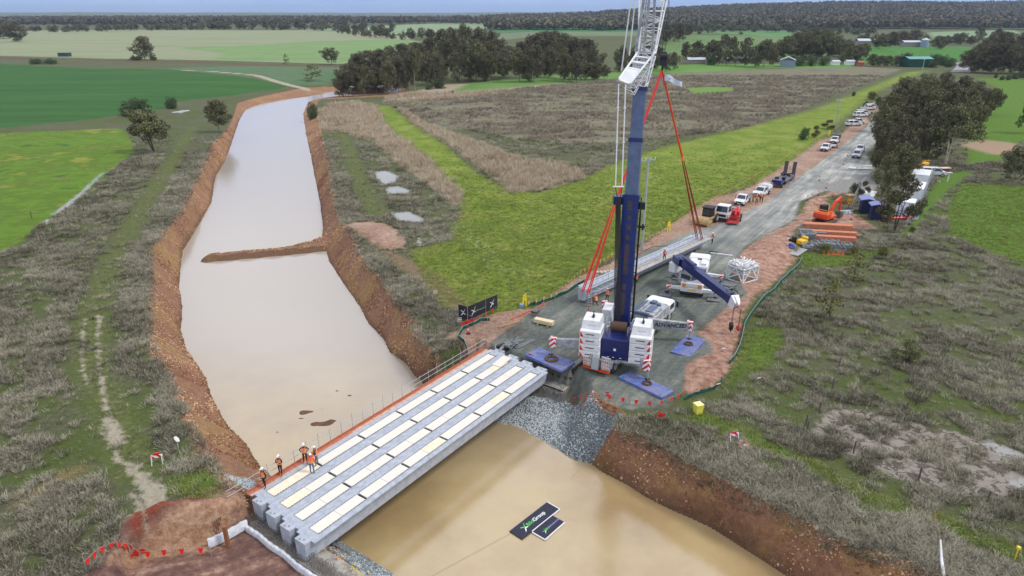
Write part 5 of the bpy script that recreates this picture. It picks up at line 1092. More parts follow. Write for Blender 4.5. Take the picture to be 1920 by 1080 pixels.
# roller
p = at(1327, 418); t_ = thing('road_roller', Vector((p.x, p.y, 0)), hl + R(-6), 'road roller with a wide tan drum and black cab beside the gravel road', 'road roller')
b = MB(); b.tube((2.0, -1.05, .75), (2.0, 1.05, .75), .75, n=26); b.build('drum', tan_m, t_); b = MB(); b.box(1.1, -1.25, .55, 2.9, -1.08, .95); b.box(1.1, 1.08, .55, 2.9, 1.25, .95); b.box(2.75, -1.25, .5, 2.95, 1.25, .95); b.build('drum_frame', tan_m, t_)
b = MB(); b.box(-.5, -.85, .9, 1.0, .85, 1.3, bev=.05); b.box(-2.2, -.8, .8, -.5, .8, 1.7, bev=.1); b.build('body', tan_m, t_)
b = MB(); b.box(-.6, -.8, 1.3, .9, .8, 2.75, tx=.08, ty=.06); b.box(-.75, -.9, 2.75, 1.05, .9, 2.9, bev=.04); cb_ = b.build('cab', black_p, t_); b = MB(); b.box(.86, -.65, 1.6, .92, .65, 2.55); b.build('cab_window', glass, cb_)
wheels(t_, (-1.4,), .85, .75, .45)
# boom lift (red)
p = at(1377, 411); t_ = thing('boom_lift', Vector((p.x, p.y, 0)), hl + R(12), 'red boom lift with its basket folded in front of the white truck', 'boom lift')
b = MB(); b.box(-1.2, -.8, .45, 1.2, .8, .85, bev=.05); b.box(-1.7, -.75, .9, .6, .75, 1.6, bev=.1); b.build('body', red_p, t_); b = MB(); b.bar((-1.5, .2, 1.75), (2.6, .2, 1.25), .28, .34); b.bar((-1.4, .2, 1.5), (-.2, .2, 2.3), .2, .24); b.bar((-.2, .2, 2.3), (2.8, .2, 1.5), .18, .2); b.build('boom', red_p, t_)
b = MB()
for z in (.35, .85, 1.35):
    b.path([(2.8, -.95, z), (3.8, -.95, z), (3.8, .95, z), (2.8, .95, z), (2.8, -.95, z)], .04)
for x, y in ((2.8, -.95), (3.8, -.95), (3.8, 0), (3.8, .95), (2.8, .95)): b.tube((x, y, .3), (x, y, 1.35), .035, n=5)
b.box(2.8, -.9, .3, 3.8, .9, .36); b.build('basket', red_p, t_); wheels(t_, (.95, -.95), 1.0, .42, .3)
# low loader
p = at(1468, 342); t_ = thing('low_loader', Vector((p.x, p.y, 0)), hl, 'dark low loader trailer with two tall raised ramps at its far end', 'trailer')
b = MB(); b.box(-4.6, -1.25, .75, 3.2, 1.25, .95); b.build('deck', mat('loader_deck', (112, 112, 116), .7, rgb2=(84, 84, 90), scale=3), t_)
b = MB(); b.box(3.0, -1.1, .9, 6.4, 1.1, 1.25, bev=.05); b.box(4.6, -.9, 1.25, 6.0, .9, 1.6, bev=.05); b.box(-4.6, -1.28, .5, 3.4, -1.2, .9); b.box(-4.6, 1.2, .5, 3.4, 1.28, .9); b.build('gooseneck', blue_p, t_)
for s in (-1, 1): b = MB(); b.M = Matrix.Translation((-4.6, s * .8, .9)) @ Matrix.Rotation(R(-8), 4, 'Y'); b.box(-.14, -.36, 0, .1, .36, 2.7); 
for s in (-1, 1): b = MB(); b.M = Matrix.Translation((-4.6, s * .85, .9)) @ Matrix.Rotation(R(-8), 4, 'Y'); b.box(-.14, -.36, 0, .1, .36, 2.7); b.build('ramp', mat('ramp_grey', (92, 90, 92), .8, rgb2=(70, 68, 70), scale=4), t_)
b = MB(); b.bar((-2.6, -.9, 1.0), (-2.2, .9, 1.6), .5, .2); b.bar((-2.2, .9, 1.0), (-2.6, -.9, 1.6), .5, .2); b.bar((-3, -1, 1), (-1.8, -1, 1.5), .2); b.box(3.2, -.8, 1.25, 4.2, -.2, 1.8); b.box(2.2, .3, .95, 3.0, .9, 1.7); b.build('dolly_gear', black_p, t_)
wheels(t_, (-4.0, -3.1, -2.2, 5.4), 1.0, .42, .5)
# excavators
def excavator(px, py, rz, label, paint, sc=1.0, arm=None, boomup=1.0):
    p = at(px, py); t_ = thing('excavator', Vector((p.x, p.y, gz(p.x, p.y))), rz, label, 'excavator'); t_.scale = (sc,) * 3
    for s in (-1, 1): b = MB(); prof = [(-1.3, .12), (-1.5, .35), (-1.35, .62), (1.35, .62), (1.5, .35), (1.3, .12)]; b.prism(prof, s * .95 - .2, s * .95 + .2); b.build('track', mat('track_clay', (128, 108, 88), .9, rgb2=(84, 76, 68), scale=5), t_)
    b = MB(); b.box(-.9, -.8, .4, .9, .8, .75); b.tube((0, 0, .7), (0, 0, .9), .6, n=16); b.build('undercarriage', steel_dk, t_)
    b = MB(); b.box(-1.5, -1.15, .88, 1.1, 1.15, 1.35, bev=.08); b.box(-1.6, -1.15, 1.0, -.3, 1.15, 1.85, bev=.18); b.build('house', paint, t_)
    b = MB(); b.box(-.2, .25, 1.35, 1.05, 1.1, 2.6, tx=.1, ty=.05); cb_ = b.build('cab', black_p, t_); b = MB(); b.box(.98, .35, 1.7, 1.04, 1.0, 2.4); b.build('cab_window', glass, cb_)
    b = MB(); b.path([(-1.4, -1.1, 1.85), (-1.4, -1.1, 2.3), (-1.4, 1.1, 2.3), (-1.4, 1.1, 1.85)], .03); b.path([(-.2, -1.1, 1.4), (-.2, -1.1, 2.1), (-1.4, -1.1, 2.1)], .03); b.build('handrail', yellow_p, t_)
    q = [(.9, -.1, 1.3), (2.0, -.1, 3.0 * boomup), (3.3, -.1, 3.5 * boomup)]; b = MB(); b.bar(q[0], q[1], .3, .5, w2=.3, h2=.45, up=(0, 1, 0)); b.bar(q[1], q[2], .3, .45, w2=.26, h2=.32, up=(0, 1, 0)); b.build('boom', paint, t_)
    b = MB(); b.bar(q[2], (3.5, -.1, 1.2), .24, .34, w2=.2, h2=.22, up=(0, 1, 0)); b.build('stick', paint, t_); b = MB(); b.tube((1.0, -.1, 1.6), (1.9, -.1, 2.6 * boomup), .07, n=6); b.tube((2.1, -.1, 3.2 * boomup), (3.2, -.1, 3.0), .06, n=6); b.build('ram', steel, t_)
    b = MB(); prof = [(3.2, 1.3), (3.9, 1.2), (4.0, .7), (3.7, .35), (3.1, .25), (3.15, .6)]; b.prism(prof, -.55, .35); b.build('bucket', mat('bucket_steel', (96, 92, 88), .7), t_); return t_
excavator(1545, 419, R(35), 'orange excavator with bent red arm on the clay beside the stockpile', orange_p, 1.12)
o_ = excavator(1722, 318, R(110), 'yellow excavator arm showing among the trees behind the site sheds', mat('amber_paint', (236, 170, 44), .45, scale=2), 1.0)
# ---------------------------------------------------------------- signs
def placed(b, name, m, px, py, rz, label, cat, z=None, group=None, **k):
    p = at(px, py); o = b.build(name, m, **k); o.location = (p.x, p.y, gz(p.x, p.y) if z is None else z); o.rotation_euler = (0, 0, rz); return tag(o, label, cat, group)
bo = at(957, 999, WZ + .1); bx = at(1028, 944, WZ + .1); by_ = at(979, 1011, WZ + .1); ax_ = bx - bo; sa = math.atan2(ax_.y, ax_.x); Ls = ax_.length; Ws = 1.25
for nm, orig, Lx, Wy, lab in (('floating_sign', by_, Ls, 1.3, 'large dark floating sign reading BildGroup with a green and white cross mark'), ('floating_sign', None, 2.5, 1.25, 'smaller dark floating sign reading BildInfrastructure beside the larger one')):
    if orig is None: orig = at(1022, 1012, WZ + .1)
    big = Lx > 2.6
    t_ = thing(nm, Vector((orig.x, orig.y, WZ + .03)), sa if big else head((1022, 1012), (1059, 979)), lab, 'sign'); b = MB(); b.box(0, 0, 0, Lx, Wy, .08); b.build('board', sign_dk, t_)
    b = MB(); b.box(.03 if not big else Lx * .25, -.04, .0, Lx, .035, .092); b.box(Lx - .05, .0, 0, Lx + .03, Wy, .093) if big else b.box(-.04, 0, 0, .04, Wy, .093); b.build('white_edge', white_ink, t_)
    s = .62 if big else .34; ox = Lx * .17 if big else Lx * .22; oy = Wy * .36
    xlogo(t_, ox, oy, s, green_ink, white_ink, z=.082)
    I = Matrix.Translation((ox + s * .95, Wy * .42, .085)); fs = .5 if big else .25
    o = lettering('Bild', fs, green_ink, t_, I, bold=.006, ext=.003); w = o.dimensions.x
    lettering('Group' if big else 'Infrastructure', fs, white_ink if big else lilac_ink, t_, Matrix.Translation((ox + s * .95 + w + .04, Wy * .42, .085)), bold=.012 if big else .003, ext=.003)
# mooring lines of the floating signs
for (a, c, lab) in (((957, 1000), (790, 1090), 'thin tow line running from the large floating sign to the lower bank'), ((1070, 898), (1130, 838), 'thin pale line lying from the water up the grey riprap')):
    b = MB(); p, q = at(*a, WZ + .05), at(*c, WZ + .05 if c[1] > 1000 else -2.0); b.tube(p, q, .012, n=4); tag(b.build('tow_line', rope_m), lab, 'rope')
# banner fence
f0, f1, f2 = at(861, 597), at(877, 603), at(933, 580); f0 = at(860, 596)
bn = thing('banner_fence', at(877, 603), 0, 'black banner fence printed with white cross logos at the canal corner', 'banner fence'); o0 = at(877, 603)
pts = [at(860, 598) - o0, Vector((0, 0, 0)), at(911, 588) - o0, at(933, 579) - o0]
for i in range(3):
    a, c = pts[i], pts[i + 1]; d = (c - a); an = math.atan2(d.y, d.x); Lw = d.length; b = MB(); b.box(0.02, -.012, .12, Lw - .02, .012, 1.85); pn = b.build('banner_panel', mat('banner_black', (44, 46, 50), .8, rgb2=(36, 38, 42), scale=1), bn, mtx=Matrix.Translation(a) @ Matrix.Rotation(an, 4, 'Z'))
    Mx = Matrix.Translation((Lw * (.25 if i == 0 else .2 if i == 1 else .35), -.02, .75)) @ Matrix.Rotation(R(90), 4, 'X'); e = bpy.data.objects.new('logo', None); 
    bpy.data.objects.remove(e)
    b = MB(); s = .7; b.M = Mx
    flat(b, [(-.05 * s, -.35 * s), (.46 * s, .34 * s), (.64 * s, .34 * s), (.33 * s, -.12 * s)], 0, .006); flat(b, [(0, .62 * s), (.10 * s, .74 * s), (.62 * s, .42 * s), (.45 * s, .36 * s)], 0, .006); flat(b, [(.47 * s, .40 * s), (.62 * s, .40 * s), (1.02 * s, 1.1 * s), (.92 * s, 1.02 * s)], 0, .006); flat(b, [(.62 * s, .36 * s), (.92 * s, .22 * s), (.80 * s, .05 * s), (.52 * s, .22 * s)], 0, .006); b.build('logo_mark', white_ink, pn)
    if i < 2: lettering('BildInfrastructure', .26 if i == 1 else .17, mat('pale_grey_ink', (176, 178, 184), .7), pn, Matrix.Translation((Lw * (.2 if i else .25) + .6, -.02, .82)) @ Matrix.Rotation(R(90), 4, 'X'), ext=.002)
    b = MB(); b.tube(a + Vector((0, 0, 0)), a + Vector((0, 0, 2.0)), .03, n=6); b.build('post', steel, bn)
b = MB(); b.tube(pts[3], pts[3] + Vector((0, 0, 2.1)), .03, n=6); b.build('post', steel, bn)
# silt fences, bunting, ropes
def siltfence(pxs, lab, h=.55, top=mat('pale_teal_hem', (140, 176, 168), .8)):
    t_ = thing('silt_fence', at(*pxs[0]), 0, lab, 'silt fence'); o0 = at(*pxs[0]); P = [at(*p) for p in pxs]; Q = []
    for i in range(len(P) - 1):
        for k in range(4): Q.append(P[i].lerp(P[i + 1], k / 4))
    Q.append(P[-1]); Q = [Vector((q.x, q.y, gz(q.x, q.y))) - o0 for q in Q]; b = MB(); b2 = MB(); rr = random.Random(len(lab))
    hs = [h * rr.uniform(.75, 1.1) for _ in Q]
    for i in range(len(Q) - 1):
        a, c = Q[i], Q[i + 1]; u0, u1 = Vector((0, 0, hs[i])), Vector((0, 0, hs[i + 1])); n = Vector((-(c - a).y, (c - a).x, 0)).normalized() * .02
        b.add([a - n, c - n, c - n + u1, a - n + u0, a + n, c + n, c + n + u1, a + n + u0], [(0, 1, 2, 3), (7, 6, 5, 4), (3, 2, 6, 7)]); b2.bar(a + u0 + Vector((0, 0, .01)), c + u1 + Vector((0, 0, .01)), .05, .03)
        if i % 3 == 0: b2.bar(a, a + u0 + Vector((0, 0, .15)), .05)
    b.build('cloth', silt_g, t_); b2.build('top_hem', top, t_)
siltfence([(1503, 488), (1497, 500), (1480, 515), (1462, 532), (1450, 548), (1434, 562), (1420, 578), (1405, 596), (1396, 612), (1392, 632), (1386, 655), (1378, 675), (1366, 695)], 'long green silt fence curving down the edge of the red clay right of the cranes')
siltfence([(1352, 722), (1340, 733), (1318, 738), (1300, 742), (1284, 750)], 'short green silt fence end beside the yellow bin', .35, silt_g)
siltfence([(862, 628), (858, 634), (875, 645), (898, 655)], 'green and white silt fence piece above the bridge railing corner', .4)
siltfence([(862, 628), (868, 618), (885, 610), (903, 602), (918, 601)], 'green silt fence piece looping below the banner fence', .4)
siltfence([(990, 575), (1010, 571), (1040, 560), (1065, 548), (1080, 538), (1096, 528)], 'green silt fence along the grass edge left of the slung girder', .5)
def bunting(pxs, lab, m, posts=True, n=None, fl=.2, h=.95):
    o0 = at(*pxs[0]); t_ = thing('bunting', o0, 0, lab, 'bunting'); P = [at(*p) for p in pxs]; P = [Vector((p.x, p.y, gz(p.x, p.y))) - o0 for p in P]; b = MB(); bf = MB(); nf = 0
    for i in range(len(P) - 1):
        a, c = P[i] + Vector((0, 0, h)), P[i + 1] + Vector((0, 0, h)); L_ = (c - a).length; k = max(2, int(L_ / (1.0)))
        pr = a
        for j in range(1, k + 1):
            t = j / k; q = a.lerp(c, t) - Vector((0, 0, 1.2 * t * (1 - t) * min(1, L_ * .06))); b.tube(pr, q, .014, n=4); d = (c - a).normalized(); m_ = pr.lerp(q, .5); bq = MB() if nf < 100 else bf; nf += 1; bq.add([m_ - d * fl * .6, m_ + d * fl * .6, m_ + d * fl * .35 - Vector((.05, .03, fl * 1.5)), m_ - d * fl * .35 - Vector((-.02, .04, fl * 1.5))], [(0, 1, 2, 3)]); pr = q
            if bq is not bf: bq.build('flag', m, t_)
    for p in P: bp_ = MB(); bp_.tube(p, p + Vector((0, 0, h + .1)), .03, n=5); bp_.build('picket', rope_m, t_)
    b.build('line', rope_m, t_)
    if bf.v: tag(bf.build('flags', m, t_), kind='stuff')
flag_r = mat('flag_red', (240, 44, 34), .6); flag_y = mat('flag_yellow', (236, 176, 48), .6)
bunting([(985, 580), (1040, 562), (1085, 520), (1150, 486), (1215, 455), (1255, 433), (1300, 400), (1340, 378), (1375, 358), (1410, 338), (1440, 318), (1490, 288), (1540, 258), (1575, 240)], 'long line of yellow bunting along the grass edge left of the gravel road', flag_y, fl=.3)
bunting([(1075, 712), (1105, 735), (1150, 748)], 'red bunting line running from the wing wall toward the blue mat', flag_r, fl=.3, h=.7)
bunting([(1092, 730), (1130, 750), (1180, 760), (1230, 765), (1268, 752), (1285, 740)], 'red bunting line along the lower edge of the works below the blue mat', flag_r, fl=.3, h=.6)
bunting([(165, 1078), (190, 1055), (222, 1032), (240, 1022)], 'red bunting line on the rough grass left of the brown pit', flag_r, fl=.3, h=.8)
bunting([(240, 1020), (258, 1026), (320, 1022), (390, 1012)], 'red bunting line across the clay batter above the brown pit', flag_r, fl=.3, h=.8)
bunting([(862, 612), (884, 605), (905, 596), (930, 583)], 'red bunting line in front of the black banner fence', flag_r, fl=.3, h=.5)
for px, py, lab in ((245, 1022, 'bundle of red flags at the corner of the bunting above the pit'), (1237, 785, 'bundle of red flags lying in the grass below the works'), (877, 608, 'bundle of red flags at the foot of the banner fence corner')):
    b = MB(); rr = random.Random(px)
    for k in range(9): a = Vector((rr.uniform(-.5, .5), rr.uniform(-.25, .25), rr.uniform(.2, .6))); b.add([a, a + Vector((.25, .05, .05)), a + Vector((.2, .1, -.25)), a + Vector((-.05, .02, -.2))], [(0, 1, 2, 3)])
    placed(b, 'flag_bundle', flag_r, px, py, 0, lab, 'flags')
# poles
def powerpole(px, py, ty, lab, arm=True):
    p = at(px, py); z = gz(p.x, p.y); h = top_z(p.y, ty) - z; t_ = thing('power_pole', Vector((p.x, p.y, z)), R(20), lab, 'power pole'); b = MB(); b.tube((0, 0, 0), (0, 0, h), .2, .13, n=12); b.build('pole', mat('pole_concrete', (176, 180, 182), .8, rgb2=(160, 164, 166), scale=1), t_)
    b = MB(); b.bar((-1.2, 0, h - .35), (1.2, 0, h - .35), .12); b.build('crossarm', steel, t_)
    b = MB()
    for x in (-1.1, -.4, .4, 1.1): b.tube((x, 0, h - .3), (x, 0, h + .05), .06, n=6)
    b.build('insulators', white_p, t_); return Vector((p.x, p.y, z + h - .1))
q1 = powerpole(1203, 470, 296, 'tall pale power pole rising beside the blue crane boom'); q2 = powerpole(1565, 243, 186, 'pale power pole beside the road below the parked white cars'); q3 = powerpole(1727, 142, 110, 'pale power pole behind the grove in front of the green barn'); q4 = powerpole(1682, 116, 97, 'small far power pole above the clump of round trees')
for q in (q1, q2, q3): pass
# tiger-marked stays by the grass
for px, py, ty, lab in ((1388, 352 , 310, 'orange'), (1410, 340, 308, 'orange'),):
    pass
for (x0, y0, x1, y1, lab, m) in ((1097, 512, 1085, 480, 'bamboo marker pole leaning beside the red clay hole', timber), (1105, 512, 1104, 482, 'thin orange topped marker pole beside the bamboo one', orange_b), (1293, 408, 1286, 378, 'thin timber marker pole on the grass behind the roller', timber), (1293, 412, 1300, 385, 'orange marker pole crossing the timber one behind the roller', orange_b), (1482, 323, 1479, 302, 'pale marker pole at the grass edge above the low loader', timber), (1410, 345, 1408, 310, 'orange marker pole left of the pair above the works ute', orange_b), (1411, 345, 1414, 311, 'orange marker pole right of the pair above the works ute', orange_b), (1526, 268, 1527, 250, 'pale marker pole beside the trailer', timber), (1530, 265, 1535, 250, 'leaning timber marker pole beside the trailer', timber), (1575, 240, 1576, 216, 'thin pole beside the brown shrub on the verge', timber)):
    p = at(x0, y0); z = gz(p.x, p.y); q = atY(x1, y1, p.y + .3); b = MB(); b.tube((p.x, p.y, z), tuple(q), .04, n=5); tag(b.build('marker_pole', m), lab, 'marker pole')
# yellow stands
for px, py, lab in ((983, 575, 'yellow spill kit stand at the start of the yellow bunting'), (1253, 433, 'yellow upright stand on the grass right of the blue boom'), (1554, 254, 'yellow upright stand on the grass near the parked utes')):
    b = MB(); b.bar((-.25, -.1, 0), (-.1, 0, 1.5), .14); b.bar((.2, -.1, 0), (.12, 0, 1.6), .16); b.bar((0, .25, 0), (0, 0, 1.4), .14); b.box(-.22, -.12, .8, .25, .06, 1.1); placed(b, 'yellow_stand', mat('yellow_plastic', (240, 222, 40), .5), px, py, .4, lab, 'stand')
b = MB(); b.box(-.25, -.2, 0, .25, .2, .5, bev=.04); placed(b, 'blue_drum', mat('pale_blue_plastic', (130, 160, 196), .5), 978, 577, .2, 'pale blue box beside the yellow spill kit stand', 'box')
# crate, barrow, ladder, plant near bridge
b = MB(); b.box(-1.15, -.35, .18, 1.15, .35, .62); placed(b, 'timber_pack', mat('new_plywood', (226, 212, 178), .7, rgb2=(212, 196, 160), scale=3), 1020, 608, R(-28), 'pale pack of plywood on bearers on the gravel left of the crane', 'timber pack')
b = MB(); b.box(-.7, -.6, 0, -.58, .6, .17); b.box(.58, -.6, 0, .7, .6, .17); placed(b, 'timber_bearers', timber, 1020, 609, R(-28), 'pair of bearers under the pale plywood pack', 'bearers')
t_ = thing('wheelbarrow', onG(1004, 590), R(60), 'dark wheelbarrow tipped beside the clay verge', 'wheelbarrow'); b = MB(); b.box(-.4, -.32, .3, .4, .32, .62, tx=-.12, ty=-.06); b.build('tub', mat('tub_grey', (98, 98, 104), .5), t_); b = MB(); b.bar((-.3, -.25, .4), (-1.2, -.3, .5), .04); b.bar((-.3, .25, .4), (-1.2, .3, .5), .04); b.bar((-.5, -.25, 0), (-.4, -.25, .4), .04); b.bar((-.5, .25, 0), (-.4, .25, .4), .04); b.build('handle_frame', timber, t_); b = MB(); b.tube((.6, -.04, .2), (.6, .04, .2), .2, n=14); b.build('wheel', rubber, t_)
def stepladder(px, py, rz, lab):
    t_ = thing('stepladder', onG(px, py), rz, lab, 'ladder'); b = MB(); b.bar((-.25, -.45, 0), (-.2, 0, 1.9), .05); b.bar((.25, -.45, 0), (.2, 0, 1.9), .05); b.bar((-.25, .5, 0), (-.2, 0, 1.9), .04); b.bar((.25, .5, 0), (.2, 0, 1.9), .04); b.build('frame', steel, t_)
    b = MB(); 
    for k in range(6): z = .25 + k * .28; y = -.45 + .45 * z / 1.9; b.box(-.24, y - .06, z, .24, y + .06, z + .04)
    b.build('treads', steel, t_)
stepladder(1104, 573, R(10), 'aluminium stepladder standing at the near end of the slung girder')
t_ = thing('concrete_saw', onG(953, 652), R(30), 'jumble of dark site tools and cables at the far end of the bridge', 'tools'); b = MB(); rr_ = random.Random(15)
for k in range(26): a = Vector((rr_.uniform(-1.4, 1.4), rr_.uniform(-.6, .6), rr_.uniform(.05, .6))); b.bar(a, a + Vector((rr_.uniform(-.8, .8), rr_.uniform(-.4, .4), rr_.uniform(-.3, .7))), .06)
b.build('frame', steel, t_); b = MB()
for k in range(6): a = Vector((rr_.uniform(-1.2, 1.2), rr_.uniform(-.5, .5), .05)); b.box(a.x, a.y, 0, a.x + .5, a.y + .35, .35, bev=.04)
b.build('motor', black_p, t_)
b = MB(); b.bar((-1.4, -.14, .1), (1.4, -.14, .1), .06); b.bar((-1.4, .14, .1), (1.4, .14, .1), .06)
for k in range(9): b.bar((-1.3 + k * .32, -.14, .1), (-1.3 + k * .32, .14, .1), .04)
placed(b, 'ladder', steel, 985, 645, R(45), 'long ladder lying on the gravel beside the left blue mat', 'ladder')
b = MB(); P = [onG(x, y, .12) for x, y in ((958, 600), (985, 588), (1012, 576), (1022, 565))]
for i in range(3): b.tube(P[i], P[i + 1], .06, n=6)
tag(b.build('red_pipe', mat('pink_pipe', (214, 96, 88), .5)), 'long thin red pipe lying along the clay verge', 'pipe')
b = MB(); b.box(-1.5, -.2, 0, 1.5, .2, .08); placed(b, 'plank', timber, 955, 608, R(35), 'pale plank lying on the clay between the banner fence and plywood pack', 'plank')
b = MB(); rr_ = random.Random(22)
for k in range(5): b.box(-.6 + k * .5, -.4 + rr_.uniform(-.2, .2), 0, -.2 + k * .5, .1, .35, bev=.08)
placed(b, 'concrete_lumps', mat('pale_rubble', (206, 196, 184), .9), 1125, 512, .3, 'pale lumps of rubble behind the slung girder', 'rubble')
b = MB(); b.box(-2.2, -.5, 0, 2.2, .5, .3, tx=.05, ty=.2); placed(b, 'steel_trough', mat('pale_green_steel', (168, 196, 190), .5, rgb2=(150, 180, 176)), 1288, 450, R(52), 'pale green steel trough lying on the clay behind the slung girder', 'trough')
b = MB(); P = [onG(x, y, .04) for x, y in ((1195, 480), (1212, 470), (1222, 464), (1232, 462), (1262, 462))]
for i in range(4): b.tube(P[i], P[i + 1], .035, n=5)
tag(b.build('cable', black_p), 'dark cable snaking over the clay verge beside the slung girder', 'cable')
for x, y, l, lab in ((1352, 478, 1.6, 'long white post lying on the gravel above the smaller crane'), (1338, 475, .6, 'grey bracket plate on the gravel left of the long white post')):
    b = MB(); b.box(-l, -.12, 0, l, .12, .15 if l > 1 else .3); placed(b, 'steel_post', white_p if l > 1 else steel_dk, x, y, R(-25), lab, 'steel post')
# bollards
def bollard(px, py, lab, group=None):
    t_ = thing('bollard', onG(px, py), 0, lab, 'bollard', group); b = MB(); b.tube((0, 0, 0), (0, 0, .06), .25, n=10); b.build('base', black_p, t_)
    for k, m in enumerate((red_p, white_p, red_p)): b = MB(); b.tube((0, 0, .06 + k * .32), (0, 0, .38 + k * .32), .07, n=8); b.build('band', m, t_)
for px, py, lab in ((1103, 592, 'red and white bollard left of the crane operator cab'), (878, 626, 'red and white bollard inside the loop of silt fence'), (1512, 384, 'lowest of the red and white bollards along the clay berm'), (1521, 375, 'second red and white bollard up the clay berm'), (1534, 366, 'third red and white bollard up the clay berm'), (1536, 339, 'red and white bollard in the middle of the gravel road'), (1549, 352, 'red and white barrier post at the top of the clay berm'), (1596, 412, 'red and white bollard left of the blue toilets'), (1581, 309, 'white marker beside the edge of the road opposite the utes'), (1589, 292, 'small white marker post on the road by the pair of utes')): bollard(px, py, lab)
# barricade stands and life ring, bin
for px, py, lab in ((296, 868, 'small red and white barricade stand in the grass left of the canal'), (1374, 830, 'small red and white barricade stand in the grass right of the canal')):
    t_ = thing('barricade_stand', onG(px, py), .3, lab, 'barricade'); b = MB()
    for s in (-1, 1): b.bar((s * .4, -.25, 0), (s * .35, 0, .8), .05); b.bar((s * .4, .25, 0), (s * .35, 0, .8), .05)
    b.build('leg', white_p, t_); b = MB(); b.box(-.45, -.04, .55, .45, .04, .78); b.build('board', stripe, t_)
    b = MB(); b.box(-.2, -.06, .8, .2, .06, 1.0, bev=.02); b.build('lamp', red_p, t_)
def torus(b, R1, r1, n=18, m=8, mi=0):
    vs = [((R1 + r1 * math.cos(2 * math.pi * j / m)) * math.cos(2 * math.pi * i / n), (R1 + r1 * math.cos(2 * math.pi * j / m)) * math.sin(2 * math.pi * i / n), r1 * math.sin(2 * math.pi * j / m)) for i in range(n) for j in range(m)]
    return b.add(vs, [(i * m + j, ((i + 1) % n) * m + j, ((i + 1) % n) * m + (j + 1) % m, i * m + (j + 1) % m) for i in range(n) for j in range(m)], mi)
t_ = thing('life_ring', onG(1393, 836, .12), .2, 'orange and white life ring lying in the grass beside the barricade stand', 'life ring'); b = MB(); torus(b, .32, .1); b.build('ring', mat('ring_orange', (240, 92, 60), .5), t_, smooth=True); b = MB(); b.box(-.14, -.44, -.08, .14, -.2, .12, bev=.03); b.box(-.14, .2, -.08, .14, .44, .12, bev=.03); b.build('rope_pouch', white_p, t_)
t_ = thing('wheelie_bin', onG(1308, 774), R(-70), 'yellow wheelie bin on the grass below the blue mat', 'bin'); b = MB(); b.box(-.28, -.3, .05, .28, .3, .95, tx=-.06, ty=-.06); b.build('tub', mat('bin_yellow', (232, 226, 92), .45), t_); b = MB(); b.box(-.36, -.38, .95, .36, .38, 1.03, bev=.03); b.build('lid', mat('bin_lid', (240, 236, 150), .45), t_); b = MB(); b.tube((-.3, -.3, .1), (-.3, .3, .1), .1, n=10); b.build('wheel', black_p, t_)
for px, py, lab, m in ((335, 842, 'white disc marker on a stick in the grass left of the canal', white_p),):
    b = MB(); b.tube((0, 0, 0), (0, 0, .9), .02, n=5); b.tube((-.02, 0, .95), (.04, 0, .99), .28, n=12); placed(b, 'marker_disc', m, px, py, .3, lab, 'marker')
for px, py, lab in ((1418, 716, 'white sign scrap on the grass right of the silt fence'), (1342, 728, 'small white notice at the edge of the red clay'), (1352, 662, 'white plastic scraps on the red clay beside the blue mat')):
    b = MB(); b.M = Matrix.Rotation(.6, 4, 'X'); b.box(-.25, -.02, 0, .25, .02, .5); placed(b, 'notice', white_p, px, py, .5, lab, 'notice')
for px, py, lab in ((862, 612, 'white and green notice at the left foot of the banner fence'), (817, 560, 'red and white no entry sign on the bank left of the banner fence')):
    t_ = thing('small_sign', onG(px, py), R(20), lab, 'sign'); b = MB(); b.tube((0, 0, 0), (0, 0, .9), .025, n=5); b.build('post', steel, t_); b = MB(); b.box(-.22, -.03, .6, .22, -.005, 1.1); b.build('plate', white_p, t_); b = MB(); b.box(-.18, -.036, .66, .18, -.031, .78); b.box(-.18, -.036, .92, .18, -.031, 1.04); b.build('printing', red_p if px < 850 else silt_g, t_)
p = at(1385, 405 + 0); 
# white pipe and marker bottom right
b = MB(); P = [onG(1755, 1040, 1.2), onG(1762, 1062, .5), onG(1772, 1090, .1)]; b.tube(P[0], P[1], .05, .09, n=7); b.tube(P[1], P[2], .09, .12, n=7); tag(b.build('white_pipe', white_p), 'white pipe end poking out of the dry grass at the lower right', 'pipe')
b = MB(); b.tube(onG(1745, 985), onG(1745, 985, 1.2), .04, n=5); b.tube(onG(1745, 985, 1.2), onG(1762, 1050, .8), .012, n=4); tag(b.build('stake', timber), 'thin stake with a wire above the white pipe at the lower right', 'stake')
b = MB(); b.tube(onG(1902, 1050), onG(1902, 1050, 1.0), .04, n=5); b.box(onG(1902, 1050).x - .1, onG(1902, 1050).y - .1, gz(*onG(1902, 1050)[:2]) + .9, onG(1902, 1050).x + .1, onG(1902, 1050).y + .1, gz(*onG(1902, 1050)[:2]) + 1.1); tag(b.build('marker_peg', yellow_p), 'yellow topped marker peg at the lower right edge', 'marker')
# wire fences
def wirefence(pxs, lab, step=4.0, h=1.15, w=.09):
    o0 = at(*pxs[0]); t_ = thing('wire_fence', o0, 0, lab, 'fence'); P = [at(*p) for p in pxs]; b = MB(); Q = []
    for i in range(len(P) - 1):
        n = max(1, int((P[i + 1] - P[i]).length / step))
        for k in range(n): Q.append(P[i].lerp(P[i + 1], k / n))
    Q.append(P[-1]); Q = [Vector((q.x, q.y, gz(q.x, q.y))) - o0 for q in Q]
    for q in Q[:90]: bb = MB(); bb.bar(q, q + Vector((.02, .01, h)), w); bb.build('post', mat('weathered_post', (92, 84, 76), .9), t_)
    for z in (.3, .65, 1.0):
        for i in range(len(Q) - 1): b.tube(Q[i] + Vector((0, 0, z)), Q[i + 1] + Vector((0, 0, z)), .009, n=3)
    b.build('wires', wire_dk, t_)
wirefence([(-20, 525), (30, 495), (120, 425), (190, 372), (245, 330), (270, 295)], 'old wire fence between the olive paddock and the dry grass bank')
